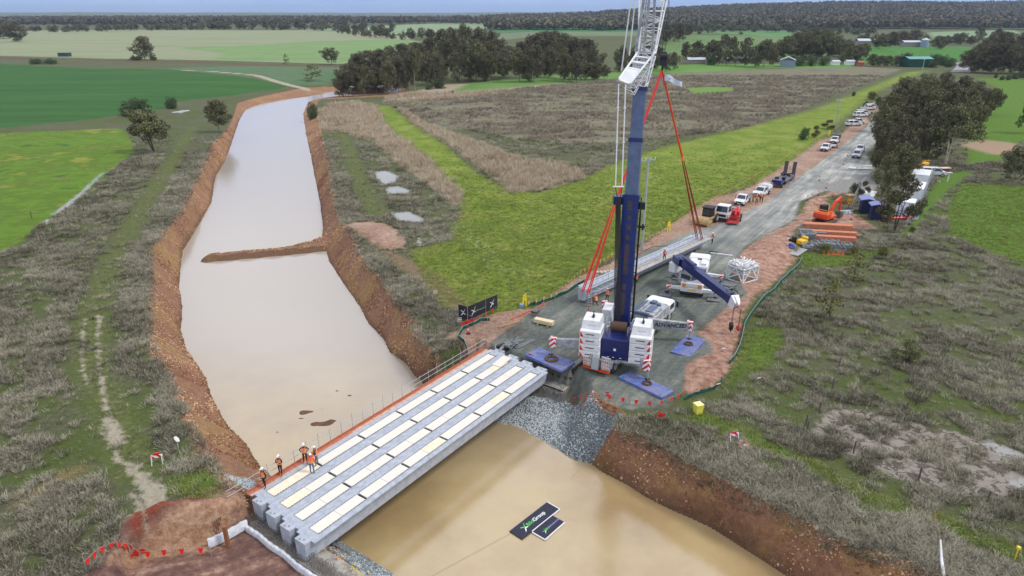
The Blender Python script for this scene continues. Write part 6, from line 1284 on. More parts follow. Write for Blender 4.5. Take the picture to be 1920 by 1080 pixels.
wirefence([(1510, 800), (1600, 850), (1722, 900), (1850, 945), (1930, 972)], 'old wire fence along the wet muddy ground at the right', 3.5)
wirefence([(1512, 812), (1535, 775), (1560, 730), (1572, 690), (1577, 640)], 'old wire fence running up from the corner of the muddy ground', 3.5)
wirefence([(0, 418), (60, 410), (125, 400)], 'short wire fence in the olive paddock', 6)
for px, py, lab in ((182, 284, 'pale timber trough frame in the olive paddock, upper one'), (102, 343, 'timber trough frame in the olive paddock, lower one')):
    b = MB(); b.bar((-2.2, 0, .8), (2.2, 0, .8), .12); b.bar((-2.2, 0, 0), (-2.2, 0, .9), .12); b.bar((2.2, 0, 0), (2.2, 0, .9), .12); placed(b, 'hitching_rail', timber, px, py, .3, lab, 'rail')
b = MB(); b.box(-3.5, -.5, 0, 3.5, .5, .3); placed(b, 'pale_plank_pile', mat('pale_sheet', (206, 206, 208), .5), 337, 199, R(60), 'long pale sheet beside the small shrub left of the canal', 'sheet')
b = MB(); b.box(-4, -2.5, 0, 4, 2.5, 2.6); b.box(-4.3, -2.8, 2.6, 4.3, 2.8, 2.8); placed(b, 'field_shed', mat('dark_teal_iron', (54, 76, 84), .6), 122, 106, 0, 'small dark teal shed in the pale field', 'shed')
# compound: toilets, sheds, mesh fence
def box_building(name, px, py, rz, L_, W_, h, wall, roof, lab, cat, win=True, roofh=.25, pitch=0.0, z=None):
    p = at(px, py); t_ = thing(name, Vector((p.x, p.y, gz(p.x, p.y) if z is None else z)), rz, lab, cat); b = MB(); b.box(-L_ / 2, -W_ / 2, .1, L_ / 2, W_ / 2, h); 
    for k in range(int(L_ / .4)): x = -L_ / 2 + .2 + k * .4; b.box(x - .04, -W_ / 2 - .03, .15, x + .04, -W_ / 2 - .001, h - .1)
    b.build('wall', wall, t_); b = MB()
    if pitch: b.add([(x, y, z_) for x in (-L_ / 2 - .3, L_ / 2 + .3) for y, z_ in ((-W_ / 2 - .3, h - .05), (W_ / 2 + .3, h - .05), (0, h + pitch), (-W_ / 2 - .3, h + .1), (W_ / 2 + .3, h + .1), (0, h + pitch + .15))], [(3, 5, 11, 9), (5, 4, 10, 11), (0, 2, 5, 3), (2, 1, 4, 5), (6, 9, 11, 8), (8, 11, 10, 7), (0, 6, 8, 2), (2, 8, 7, 1), (0, 3, 9, 6), (1, 7, 10, 4)])
    else: b.box(-L_ / 2 - .08, -W_ / 2 - .08, h + .002, L_ / 2 + .08, W_ / 2 + .08, h + roofh * .4, tx=.05, ty=.05)
    b.build('roof', roof, t_)
    if win:
        for k in (-.3, .3): w = MB(); w.box(k * L_ - .5, -W_ / 2 - .05, h * .45, k * L_ + .5, -W_ / 2 - .031, h * .78); w.build('window', glass, t_)
        w = MB(); w.box(-.45, -W_ / 2 - .06, .12, .45, -W_ / 2 - .031, 2.1 if h > 2.2 else h * .8); w.build('door', grey_p, t_)
    return t_
shed_w = mat('shed_white', (240, 242, 245), .5, rgb2=(226, 229, 234), scale=1); roof_l = mat('toilet_roof', (124, 134, 190), .5); toil = mat('toilet_navy', (30, 36, 78), .5)
box_building('portable_toilet', 1640, 410, R(75), 1.9, 1.8, 2.5, toil, roof_l, 'navy blue portable toilet with a lilac roof, nearer of the two', 'toilet', win=False, pitch=.25)
box_building('portable_toilet', 1621, 399, R(75), 1.9, 1.8, 2.5, toil, roof_l, 'navy blue portable toilet standing behind the nearer one', 'toilet', win=False, pitch=.2)
hx_ = head((1700, 400), (1735, 325))
box_building('site_shed', 1695, 402, hx_, 3.2, 2.6, 2.5, shed_w, shed_w, 'white site shed with a gabled end nearest the big tree', 'site shed')
box_building('site_shed', 1711, 373, hx_, 6.5, 3.0, 2.7, shed_w, shed_w, 'white site shed in the middle of the fenced row', 'site shed'); box_building('site_shed', 1723, 347, hx_, 6.0, 3.0, 2.7, shed_w, shed_w, 'white site shed at the far end of the fenced row beside the van', 'site shed')
b = MB(); b.box(-3.2, -1.2, 0, 3.2, 1.2, .25); b.box(-2.8, -.6, .25, -1.9, .3, .8); placed(b, 'folded_panels', white_p, 1627, 366, hx_, 'pair of long white panels stacked behind the toilets', 'panels')
b = MB(); rr_ = random.Random(31)
for k in range(30): a = Vector((rr_.uniform(-2.6, 2.6), rr_.uniform(-1.2, 1.2), 0)); b.box(a.x, a.y, 0, a.x + rr_.uniform(.4, 1.1), a.y + .6, rr_.uniform(.4, 1.5), tx=.05, ty=.05)
placed(b, 'rubbish_bags', mat('bag_white', (214, 218, 226), .6, rgb2=(180, 190, 210), scale=3), 1708, 405, hx_, 'heap of white bags at the near end of the white sheds', 'bags')
b = MB(); b.box(-.35, -1.5, .25, .35, 1.5, .6, bev=.1); b.box(-.5, 1.6, .25, .5, 2.8, .7, bev=.1); b.box(-.5, -2.6, .1, .5, -1.7, .4); placed(b, 'plastic_barrier', red_p, 1680, 413, R(-80), 'row of red plastic barriers beneath the big tree', 'barrier')
b = MB(); rr_ = random.Random(37)
for k in range(10): a = Vector((rr_.uniform(-1.4, 1.4), rr_.uniform(-.7, .7), 0)); b.box(a.x, a.y, 0, a.x + .5, a.y + .4, rr_.uniform(.2, .8), tx=.04, ty=.04)
placed(b, 'cement_bags', shed_w, 1652, 412, .3, 'white bags and drums between the toilet and the big tree', 'bags')
b = MB(); rr_ = random.Random(38)
for k in range(9): a = Vector((rr_.uniform(-.9, .9), rr_.uniform(-.4, .4), 0)); b.box(a.x, a.y, 0, a.x + .5, a.y + .4, rr_.uniform(.15, .6), tx=.04, ty=.04)
b.box(-1.6, .2, .5, 1.4, .45, .56); placed(b, 'plastic_heap', mat('bag_blue', (196, 206, 226), .6), 1588, 401, .2, 'heap of pale sheeting under a white board left of the toilets', 'sheeting')
def meshfence(pxs, lab, h=1.9):
    o0 = at(*pxs[0]); t_ = thing('mesh_fence', o0, 0, lab, 'mesh fence'); P = [at(*p) for p in pxs]; b = MB(); k = 0; rail = MB()
    for i in range(len(P) - 1):
        n = max(1, int((P[i + 1] - P[i]).length / 2.4))
        for j in range(n):
            a, c = P[i].lerp(P[i + 1], j / n) - o0, P[i].lerp(P[i + 1], (j + 1) / n) - o0; a.z = gz(*(a + o0)[:2]); c.z = gz(*(c + o0)[:2]); pb = MB(); u = Vector((0, 0, h))
            pb.path([a, a + u, c + u, c, a + Vector((0, 0, .15))], .025, n=5)
            for q in range(1, 11): x = a.lerp(c, q / 11); pb.tube(x, x + u, .007, n=3)
            for q in range(1, 7): z = Vector((0, 0, h * q / 7)); pb.tube(a + z, c + z, .007, n=3)
            pb.build('panel', steel, t_); fb = MB(); n_ = Vector((-(c - a).y, (c - a).x, 0)).normalized(); fb.M = Matrix.Translation(a) @ Matrix.Rotation(math.atan2(n_.y, n_.x), 4, 'Z'); fb.box(-.35, -.1, 0, .35, .1, .12); fb.build('foot', mat('fence_foot', (196, 196, 196), .8), t_)
meshfence([(1698, 424), (1717, 400), (1732, 370), (1742, 345), (1752, 328)], 'galvanised mesh fence along the right of the white sheds')
meshfence([(1597, 388), (1606, 370), (1616, 352), (1630, 338)], 'green tinted mesh fence on the left of the compound'); meshfence([(1600, 392), (1622, 396), (1646, 402)], 'short mesh fence across the front of the toilets')
# stillages and timber stacks
t_ = thing('steel_stillage', onG(1590, 386), R(20), 'yellow steel stillage frame on the grass left of the mesh fence', 'stillage'); b = MB(); 
for i in (-.6, .6):
    for j in (-.5, .5): b.bar((i, j, 0), (i, j, 1.7), .08)
for z in (.1, .8, 1.6):
    for a, c in (((-.6, -.5), (.6, -.5)), ((.6, -.5), (.6, .5)), ((.6, .5), (-.6, .5)), ((-.6, .5), (-.6, -.5))): b.bar((*a, z), (*c, z), .08)
b.build('frame', mat('ochre_steel', (206, 152, 54), .6), t_); b = MB(); b.box(-.8, -.65, 1.7, .8, .65, 1.78); b.build('top_board', timber, t_); b = MB(); b.box(-.5, -.4, .12, .5, .4, .75); b.build('load', mat('ochre_load', (186, 140, 62), .7), t_)
orange_t = mat('orange_timber', (216, 142, 108), .75, rgb2=(192, 116, 84), scale=6)
for i, (px, py, L_, n, lab) in enumerate(((1550, 434, 7.5, 4, 'long pack of orange timber beams, rearmost in the stack yard'), (1560, 443, 7.0, 3, 'long pack of orange timber beams in the middle of the stack yard'), (1562, 452, 6.5, 3, 'long pack of orange timber beams nearest the grey frames'))):
    t_ = thing('timber_stack', onG(px, py), R(-12), lab, 'timber stack')
    for k in range(n):
        for z in range(3 if i else 4): b = MB(); o_ = random.Random(k * 7 + z + i).uniform(-.25, .25); b.box(-L_ / 2 + o_, -.6 + k * .32, .12 + z * .26, L_ / 2 + o_, -.6 + k * .32 + .28, .34 + z * .26); b.build('beam', orange_t, t_)
    b = MB(); b.box(-L_ / 3, -.7, 0, -L_ / 3 + .12, .7, .12); b.box(L_ / 3, -.7, 0, L_ / 3 + .12, .7, .12); b.build('bearer', timber, t_)
def frames(px, py, L_, lab, rz=R(-10), h=1.0):
    t_ = thing('form_rack', onG(px, py), rz, lab, 'formwork stack'); n = int(L_ / .8); b = MB()
    for k in range(n + 1):
        x = -L_ / 2 + k * L_ / n
        for y in (-.6, .6): b.bar((x, y, 0), (x, y, h), .05)
        b.bar((x, -.6, h), (x, .6, h), .05)
    for z in (.1, h / 2, h): b.bar((-L_ / 2, -.6, z), (L_ / 2, -.6, z), .05); b.bar((-L_ / 2, .6, z), (L_ / 2, .6, z), .05)
    b.build('cage', steel, t_); b = MB(); rr = random.Random(px)
    for k in range(int(L_ * 5)): x = -L_ / 2 + .1 + k / 5; b.box(x, -.5, .12, x + .12, .5, h * rr.uniform(.5, .92))
    tag(b.build('stacked_panels', mat('form_grey', (150, 156, 162), .6, rgb2=(120, 126, 130), scale=4), t_), kind='stuff')
frames(1557, 466, 5.6, 'long grey rack of formwork panels with orange cones along it'); frames(1513, 450, 2.2, 'short grey rack of formwork panels left of the orange timber'); frames(1512, 470, 1.4, 'small grey rack beside the yellow tank', h=.8); frames(1554, 455, 2.6, 'grey bundle of steel props lying on the orange timber', h=.6)
for k in range(6):
    b = MB(); b.tube((0, 0, 0), (0, 0, .5), .17, .04, n=10); b.box(-.2, -.2, 0, .2, .2, .03); placed(b, 'traffic_cone', mat('cone_orange', (244, 92, 40), .5), 1535 + k * 9 if k else 1527, 476 + (k > 3) * 1 if k else 470, 0, 'orange cone in the row along the front of the formwork rack', 'cone', group='cones along the formwork rack')
b = MB(); b.box(-.8, -.5, .1, .8, .5, .9, bev=.15); b.box(.3, -.5, .9, .8, .5, 1.25, bev=.08); placed(b, 'yellow_tank', mat('tank_yellow', (238, 192, 40), .5), 1502, 464, R(30), 'yellow plastic tank at the left end of the stack yard', 'tank')
b = MB(); b.box(-.3, -.3, 0, .3, .3, .9, bev=.05); b.box(-.9, -.3, 0, -.5, .2, .6); placed(b, 'black_drum', black_p, 1487, 462, 0, 'black drum and box left of the yellow tank', 'drum')
b = MB(); b.tube((0, 0, 0), (0, 0, .4), .14, n=10); placed(b, 'white_bucket', white_p, 1476, 462, 0, 'white bucket on the clay left of the black drum', 'bucket')
b = MB(); rr_ = random.Random(44)
for k in range(9): a = Vector((rr_.uniform(-.8, .8), rr_.uniform(-.4, .4), 0)); b.box(a.x, a.y, 0, a.x + .45, a.y + .35, rr_.uniform(.2, .6), tx=.05, ty=.05)
placed(b, 'blue_tarpaulin', mat('tarp_blue', (42, 74, 170), .6, rgb2=(90, 110, 160), scale=3), 1483, 474, .4, 'crumpled blue tarpaulin at the near corner of the stack yard', 'tarpaulin')
b = MB()
for k in range(5): b.box(-1.9, -.6 + k * .26, .02, 1.9, -.42 + k * .26, .14)
placed(b, 'steel_planks', mat('plank_grey', (176, 180, 184), .6), 1496, 478, R(48), 'bundle of grey scaffold planks pointing away from the stack yard', 'planks')
b = MB()
for k in range(5): b.bar((-1.8, -.7 + k * .35, .25), (1.8, -.5 + k * .35, .3), .08)
for k in range(5): b.bar((-1.5 + k * .7, -.9, .1), (-1.5 + k * .7, 1.0, .1), .1)
placed(b, 'steel_frame_pile', mat('frame_pinkish', (196, 172, 160), .7), 1578, 425, R(40), 'pile of pale steel frames on the mud right of the excavator', 'frames')
b = MB(); b.box(-1.6, -.6, .1, 1.6, .6, .45, bev=.05); placed(b, 'steel_tray', mat('blue_grey_steel', (122, 138, 174), .6), 1520, 431, R(-12), 'blue grey steel cover behind the orange timber packs', 'steel cover')
b = MB(); b.box(-3.2, -.8, .05, 2.2, .8, .35); b.box(-2, -.6, .35, 0, .3, .6); placed(b, 'steel_sheets', mat('dull_steel', (120, 118, 122), .7), 1520, 442, R(-12), 'dull grey steel sheets left of the orange timber packs', 'steel sheets')
b = MB(); b.box(-1.2, -.7, 0, 1.2, .7, .25); placed(b, 'concrete_slab', mat('pad_white', (206, 204, 200), .8), 1598, 316, R(55), 'pale slab at the road edge below the pair of utes', 'slab')
for px, py, rz, lab in ((1636, 311, .1, 'long white plank on the grass above the compound, left one'), (1618, 318, .0, 'long grey plank on the grass above the compound, lower one')):
    b = MB(); b.box(-2.4, -.15, 0, 2.4, .15, .2); placed(b, 'long_plank', white_p if rz else steel, px, py, rz, lab, 'plank')
t_ = thing('kennel', onG(1770, 322), R(10), 'small red box with a pale lid beside the white van', 'box'); b = MB(); b.box(-.9, -.5, 0, .9, .5, .9); b.build('body', mat('kennel_red', (150, 62, 54), .7), t_); b = MB(); b.box(-1.2, -.7, .9, 1.2, .7, 1.0); b.build('lid', mat('kennel_lid', (220, 206, 190), .7), t_)
t_ = thing('light_tower', onG(1776, 342), 0, 'white post with a flat white top on the grass strip by the sheds', 'post'); b = MB(); b.tube((0, 0, 0), (0, 0, 1.9), .12, n=8); b.build('post', white_p, t_); b = MB(); b.box(-.5, -.3, 1.9, .5, .3, 2.05); b.build('plate', white_p, t_)
b = MB(); torus(b, .35, .06); b.M = Matrix.Translation((1.0, .2, 0)); torus(b, .35, .06); placed(b, 'hose_loops', white_p, 1752, 341, 0, 'white hose loops lying on the grass by the mesh fence', 'hose')
b = MB(); b.box(-.5, -.3, 0, .5, .3, .3, tx=.1); placed(b, 'orange_skip', orange_b, 1425, 348, hl, 'flat orange board leaning behind the works ute', 'board')
t_ = thing('road_sign', onG(1549, 344 + 0), R(-100), 'round white and red road sign beside the compound entrance', 'sign'); t_.location = onG(1579, 342); b = MB(); b.tube((0, 0, 0), (0, 0, 1.6), .03, n=5); b.build('post', steel, t_); b = MB(); b.tube((.03, 0, 1.3), (.06, 0, 1.3), .3, n=14); b.build('plate', mat('sign_pink', (232, 196, 196), .5), t_)
# far farm buildings
roof_w = mat('tin_roof', (196, 202, 212), .4, rgb2=(176, 182, 194), scale=.3); wall_t = mat('farm_wall', (150, 144, 138), .8); green_b = mat('barn_green', (22, 78, 68), .6, rgb2=(18, 66, 58), scale=.3); green_r = mat('barn_roof', (92, 158, 150), .45)
box_building('farm_shed', 1304, 119, 0, 12, 6, 2.6, wall_t, roof_w, 'long low homestead shed with a white iron roof among trees', 'shed', win=False, pitch=1.4)
box_building('farm_house', 1378, 118, R(10), 16, 8, 3.2, wall_t, roof_w, 'white roofed homestead half hidden by trees', 'house', win=False, pitch=1.6)
box_building('farm_shed', 1476, 125, R(70), 9, 9, 4.2, mat('shed_grey_blue', (136, 150, 172), .6), roof_w, 'grey gabled shed on the far edge of the weedy field', 'shed', win=False, pitch=2.0)
box_building('barn', 1716, 125, R(4), 16, 10, 5, green_b, green_r, 'big dark green barn with a pale green roof on the field edge', 'barn', win=False, pitch=1.2)
box_building('farm_shed', 1620, 90, 0, 17, 9, 4, wall_t, roof_w, 'white farm shed beyond the homestead trees', 'shed', win=False, pitch=2)
box_building('farm_shed', 1706, 86, 0, 18, 10, 4.5, wall_t, roof_w, 'far farm shed with a pale roof beside the silo', 'shed', win=False, pitch=1.6); box_building('farm_shed', 1724, 86, 0, 14, 8, 4, mat('pale_blue_wall', (150, 170, 196), .6), roof_w, 'far pale blue shed just left of the silo', 'shed', win=False, pitch=1.2)
t_ = thing('grain_silo', onG(1733, 87), 0, 'grey round silo with a conical roof among the far sheds', 'silo'); b = MB(); b.tube((0, 0, 0), (0, 0, 7), 4, n=20); b.build('wall', mat('silo_wall', (140, 160, 184), .5), t_); b = MB(); b.tube((0, 0, 7), (0, 0, 9.2), 4.2, .3, n=20); b.build('roof', roof_w, t_)
for px, py, w, lab in ((1565, 122, 8, 'small pale shed right of the low dark bushes'), (1612, 124, 6, 'tiny brick coloured shed left of the round tree clump'), (1592, 122, 9, 'small cream hut behind the field edge bushes')): box_building('farm_hut', px, py, 0, w * .6, 4, 2.4, mat('brick_hut', (168, 104, 84), .8) if '1612' in str(px) else shed_w, roof_w if px != 1612 else mat('brick_hut', (168, 104, 84), .8), lab, 'hut', win=False, pitch=.8)
# machine shed behind the copse trees
p = at(700, 160); t_ = box_building('pump_shed', 690, 160, R(-5), 16, 6, 3.2, mat('pump_wall', (96, 92, 88), .8), shed_w, 'low shed with a white roof glimpsed through the copse trunks', 'shed', win=False, pitch=.5)
b = MB(); b.box(-2.2, -1.2, 0, 2.2, 1.2, 2.6, bev=.1); placed(b, 'white_tank', shed_w, 722, 160, 0, 'white tank glimpsed through the copse trunks', 'tank'); b = MB(); b.box(-1.6, -1, 0, 1.6, 1, 2, bev=.1); placed(b, 'blue_machine', mat('pale_machine', (190, 200, 220), .6), 738, 163, 0, 'pale machine glimpsed beside the white tank in the copse', 'machine')
# side road
for pxs, w, nm in (([(1800, 136), (1808, 128), (1812, 122), (1790, 118)], 5, 'side_road'),):
    P = [at(*p) for p in pxs]; b = MB()
    for i in range(len(P) - 1): a, c = P[i], P[i + 1]; n_ = Vector((-(c - a).y, (c - a).x, 0)).normalized() * w; b.add([(a - n_).to_tuple()[:2] + (gz(a.x, a.y) + .25,), (a + n_).to_tuple()[:2] + (gz(a.x, a.y) + .25,), (c + n_).to_tuple()[:2] + (gz(c.x, c.y) + .25,), (c - n_).to_tuple()[:2] + (gz(c.x, c.y) + .25,)], [(0, 1, 2, 3)])
    o = b.build(nm, mat('asphalt_far', (150, 146, 152), .8)); tag(o, kind='structure')
# radio mast on the hill, far gate
b = MB(); p = at(1547, 30); X_, Y__ = 2600 * (1547 - 960) / F, 2600; zz = gz(X_ * .93, Y__); b.tube((X_ * .95, Y__, zz), (X_ * .95, Y__, zz + 42), .8, .4, n=5); tag(b.build('radio_mast', steel_dk), 'thin radio mast on the wooded hill horizon', 'mast')
# ---------------------------------------------------------------- vegetation
def leafmat(name, c1, c2, c3):
    m = bpy.data.materials.new(name); m.use_nodes = True; n = m.node_tree; b = n.nodes['Principled BSDF']
    b.inputs['Roughness'].default_value = .7; b.inputs['Specular IOR Level'].default_value = .25
    g = n.nodes.new('ShaderNodeNewGeometry'); z = n.nodes.new('ShaderNodeTexNoise'); z.inputs['Scale'].default_value = .55; z.inputs['Detail'].default_value = 3
    t = n.nodes.new('ShaderNodeTexCoord'); oi = n.nodes.new('ShaderNodeObjectInfo')
    ad = n.nodes.new('ShaderNodeMath'); ad.operation = 'MULTIPLY_ADD'; ad.inputs[1].default_value = .35
    r = n.nodes.new('ShaderNodeValToRGB'); e = r.color_ramp.elements; e.new(.5)
    e[0].position = .40; e[1].position = .58; e[2].position = .80; e[0].color = lin(c1); e[1].color = lin(c2); e[2].color = lin(c3)
    n.links.new(t.outputs['Object'], z.inputs['Vector']); n.links.new(g.outputs['Random Per Island'], ad.inputs[0]); n.links.new(z.outputs['Fac'], ad.inputs[2]); n.links.new(ad.outputs[0], r.inputs[0])
    hs = n.nodes.new('ShaderNodeHueSaturation'); mr = n.nodes.new('ShaderNodeMapRange'); mr.inputs['To Min'].default_value = .8; mr.inputs['To Max'].default_value = 1.22
    mh = n.nodes.new('ShaderNodeMapRange'); mh.inputs['To Min'].default_value = .485; mh.inputs['To Max'].default_value = .515
    n.links.new(oi.outputs['Random'], mr.inputs[0]); n.links.new(mr.outputs[0], hs.inputs['Value']); n.links.new(oi.outputs['Random'], mh.inputs[0]); n.links.new(mh.outputs[0], hs.inputs['Hue'])
    n.links.new(r.outputs[0], hs.inputs['Color']); n.links.new(hs.outputs[0], b.inputs['Base Color']); return m
leaf_gum = leafmat('gum_leaves', (48,52,34), (80,82,54), (122,120,84))
leaf_dark = leafmat('dark_gum_leaves', (46,48,36), (80,78,58), (116,110,84))
leaf_bush = leafmat('bush_leaves', (40,58,36), (62,82,50), (90,108,68))
leaf_yel = leafmat('wattle_leaves', (70,72,34), (96,98,48), (124,124,66))
leaf_brown = leafmat('rust_gum_leaves', (62,50,34), (88,72,48), (112,98,66))
bark = mat('gum_bark', (150,138,122), .85, rgb2=(96,86,74), scale=1.2); bark_dk = mat('dark_bark', (78,68,58), .9, rgb2=(56,48,42), scale=2)
def leaves(centers, radii, n, size, seed, flat=.75, shell=.55):
    "leaf-sized quads in lumps; n leaves shared by lump volume"
    r = np.random.RandomState(seed); centers = np.array(centers, float); radii = np.array(radii, float)
    p = radii ** 2.2; p /= p.sum(); k = r.choice(len(radii), n, p=p)
    d = r.normal(size=(n, 3)); d /= np.linalg.norm(d, axis=1)[:, None]
    q = (shell + (1 - shell) * r.rand(n)) ** .8; q *= .85 + .3 * vnoise(d[:, 0] * 3 + k * 7, d[:, 1] * 3 + d[:, 2] * 2, seed)
    c = centers[k] + d * (radii[k] * q)[:, None] * np.array([1, 1, flat])
    nrm = d + r.normal(size=(n, 3)) * .7; nrm /= np.linalg.norm(nrm, axis=1)[:, None]
    up = r.normal(size=(n, 3)); t1 = np.cross(nrm, up); t1 /= np.linalg.norm(t1, axis=1)[:, None]; t2 = np.cross(nrm, t1)
    s = size * (.6 + .8 * r.rand(n))[:, None]; a = t1 * s; b_ = t2 * s * .55
    V = np.stack([c - a, c + b_, c + a, c - b_], 1).reshape(-1, 3); Fq = np.arange(n * 4).reshape(n, 4); return V, Fq
class Proto: pass
def make_tree(name, seed, h=14., w=10., nl=6000, leaf=.3, lm=None, bk=None, lean=0.0, crown_lo=.35, lumps=9, multi=1, lumpr=.2, trunk_r=.3):
    "a prototype: crown and trunk meshes, origin at the foot"
    r = random.Random(seed); tr = MB(); cs, rs = [], []
    for mtr in range(multi):
        ba = Vector((r.uniform(-.3, .3), r.uniform(-.3, .3), -.3)) if multi > 1 else Vector((0, 0, -.3))
        a = ba; top = Vector((lean * h * .5 + r.uniform(-.6, .6) * (multi > 1) * 2.2, r.uniform(-.8, .8), h * (crown_lo + .12)))
        m_ = a.lerp(top, .5) + Vector((r.uniform(-.35, .35), r.uniform(-.35, .35), 0)); rr = trunk_r / math.sqrt(multi)
        tr.tube(a, m_, rr, rr * .8, n=8); tr.tube(m_, top, rr * .8, rr * .6, n=8)
        nb = max(3, lumps // multi)
        for i in range(nb):
            t = (i + r.random() * .6) / nb; ang = i * 2.4 + r.random(); z = h * (crown_lo + (.97 - crown_lo) * t)
            env = math.sin(math.pi * min(1, .22 + .74 * t)) ** .7
            rad = w * .5 * env * (.45 + .45 * r.random()); e = Vector((lean * z + math.cos(ang) * rad, math.sin(ang) * rad, z - h * .04))
            if i == nb - 1: e = Vector((lean * h + r.uniform(-.5, .5), r.uniform(-.5, .5), h * .88))
            s = m_.lerp(top, .3 + .7 * min(1, t * 1.4)); mid = s.lerp(e, .5) + Vector((0, 0, h * .03))
            tr.tube(s, mid, rr * .42, rr * .26, n=5); tr.tube(mid, e, rr * .26, rr * .08, n=5)
            R0 = w * lumpr * (.75 + .6 * r.random()); cs.append(e); rs.append(R0)
            for j in range(3):
                v = Vector((r.gauss(0, 1), r.gauss(0, 1), r.gauss(0, .6))).normalized(); cs.append(e + v * R0 * (.75 + .5 * r.random())); rs.append(R0 * (.4 + .3 * r.random()))
    V, Q = leaves([tuple(c) for c in cs], rs, nl, leaf, seed)
    top = V[:, 2].max(); V *= np.array([1, 1, h / top]); o = Proto(); o.h = h; o.w = V[:, 0].max() - V[:, 0].min(); o.name = name
    crown = npmesh('crown', V, Q, lm); trunk = tr.build('trunk', bk or bark)
    o.crown = crown.data; o.trunk = trunk.data
    for x in (crown, trunk): bpy.data.objects.remove(x)
    return o
PR = {
 'gum': [make_tree('gum_tree', s, 14, 11, 7000, .26, leaf_gum, lumps=11, trunk_r=.28) for s in (1, 2, 3)],
 'dark': [make_tree('gum_tree', s, 18, 15, 8000, .34, leaf_dark, lumps=14, trunk_r=.3, crown_lo=.22) for s in (11, 12, 13, 14)],
 'lean': [make_tree('gum_tree', 21, 12, 11, 7500, .26, leaf_gum, bark_dk, lean=-.25, crown_lo=.42, lumps=11, multi=2)],
 'bush': [make_tree('round_shrub', s, 6, 8, 5200, .22, leaf_bush, bark_dk, crown_lo=.12, lumps=12, lumpr=.26, trunk_r=.15) for s in (31, 32)],
 'yel': [make_tree('wattle_shrub', 41, 5, 6, 3000, .2, leaf_yel, bark_dk, crown_lo=.1, lumps=9, lumpr=.24, trunk_r=.1)],
 'rust': [make_tree('gum_tree', 45, 8, 7, 5000, .2, leaf_gum, bark_dk, crown_lo=.25, lumps=9, multi=3, lumpr=.22, trunk_r=.2)],
 'open': [make_tree('gum_tree', s, 14, 12, 6200, .25, leaf_gum, bark_dk, crown_lo=.34, lumps=13, lumpr=.14, multi=2, trunk_r=.25) for s in (81, 82)],
 'pale': [make_tree('gum_tree', 51, 14, 12, 9000, .24, leaf_gum, mat('pale_bark', (206,198,184), .8, rgb2=(168,158,142), scale=1), crown_lo=.5, lumps=12, multi=3)],
 'sparse': [make_tree('sapling', 61, 5, 3.5, 500, .16, leaf_yel, bark_dk, crown_lo=.2, lumps=8, lumpr=.2, trunk_r=.05)],
 'far': [make_tree('distant_tree', s, 16, 15, 900, 1.0, leaf_dark, crown_lo=.25, lumps=9, lumpr=.24, trunk_r=.4) for s in (71, 72, 73)],
 'farg': [make_tree('distant_tree', s, 16, 15, 900, 1.0, leaf_gum, crown_lo=.22, lumps=9, lumpr=.24, trunk_r=.4) for s in (75, 76)],
}
TR = random.Random(99)
ORD = ['first', 'second', 'third', 'fourth', 'fifth', 'sixth', 'seventh', 'eighth', 'ninth', 'tenth', 'eleventh', 'twelfth', 'thirteenth', 'fourteenth', 'fifteenth', 'sixteenth', 'seventeenth', 'eighteenth', 'nineteenth', 'twentieth', 'twenty-first', 'twenty-second', 'twenty-third', 'twenty-fourth', 'twenty-fifth', 'twenty-sixth']
def plant(kind, bx, by, ty, wpx=None, label=None, cat='tree', group=None, z=None, name=None, rz=None, v=None):
    p = TR.choice(PR[kind]) if v is None else PR[kind][v]
    g = at(bx, by); z0 = gz(g.x, g.y) if z is None else z
    g = at(bx, by, z0); z0 = gz(g.x, g.y) if z is None else z; g.z = z0
    h = max(.5, top_z(g.y, ty) - z0); d = depth(bx, by, z0)
    s = h / p.h; sw = (wpx * d / F / p.w) if wpx else s * TR.uniform(.85, 1.15)
    o = thing(name or p.name, g, TR.uniform(0, 6.28) if rz is None else rz, label, cat, group); o.scale = (sw, sw, s)
    for n_, me in (('crown', p.crown), ('trunk', p.trunk)): c = bpy.data.objects.new(n_, me); C.objects.link(c); c.parent = o
    return o
plant('lean', 292, 287, 203, 86, 'leaning gum tree with a forked dark trunk on the bank beside the olive paddock', rz=0)
plant('bush', 256, 218, 184, 72, 'dense dark green tree behind the leaning gum tree', name='evergreen_tree')
plant('bush', 323, 204, 179, 27, 'small dark shrub beside the pale plank left of the canal', 'shrub')
plant('gum', 411, 246, 186, 52, 'single gum tree on the left canal bank edge with a short trunk', v=0)
plant('bush', 587, 224, 189, 24, 'small shrubby tree on the right canal bank near the bend', 'shrub')
plant('sparse', 587, 153, 119, 38, 'thin open crowned tree between the green crop and the canal bend', name='gum_tree')
plant('dark', 272, 112, 66, 52, 'large rounded tree standing alone in the pale field', v=0)
for x in (252, 262, 288): plant('bush', x, 113, 103, 15, 'low dark shrub at the foot of the lone field tree', 'shrub', 'shrubs under the lone field tree')
plant('dark', 34, 78, 44, 44, 'broad tree in the pale field near the left edge of the photo', v=1)
plant('dark', 6, 72, 36, 50, 'tree cut by the left edge of the photo beside the broad field tree', v=2)
for x in (68, 96): plant('bush', x, 120, 108, 28, 'low green bush beside the brown channel at the left', 'bush', 'pair of low bushes by the far channel')
plant('gum', 622, 121, 88, 38, 'open gum tree with gaps in its crown left of the copse', v=1)
plant('sparse', 537, 122, 100, 14, 'bare thin tree beside the far brown channel', name='bare_tree')
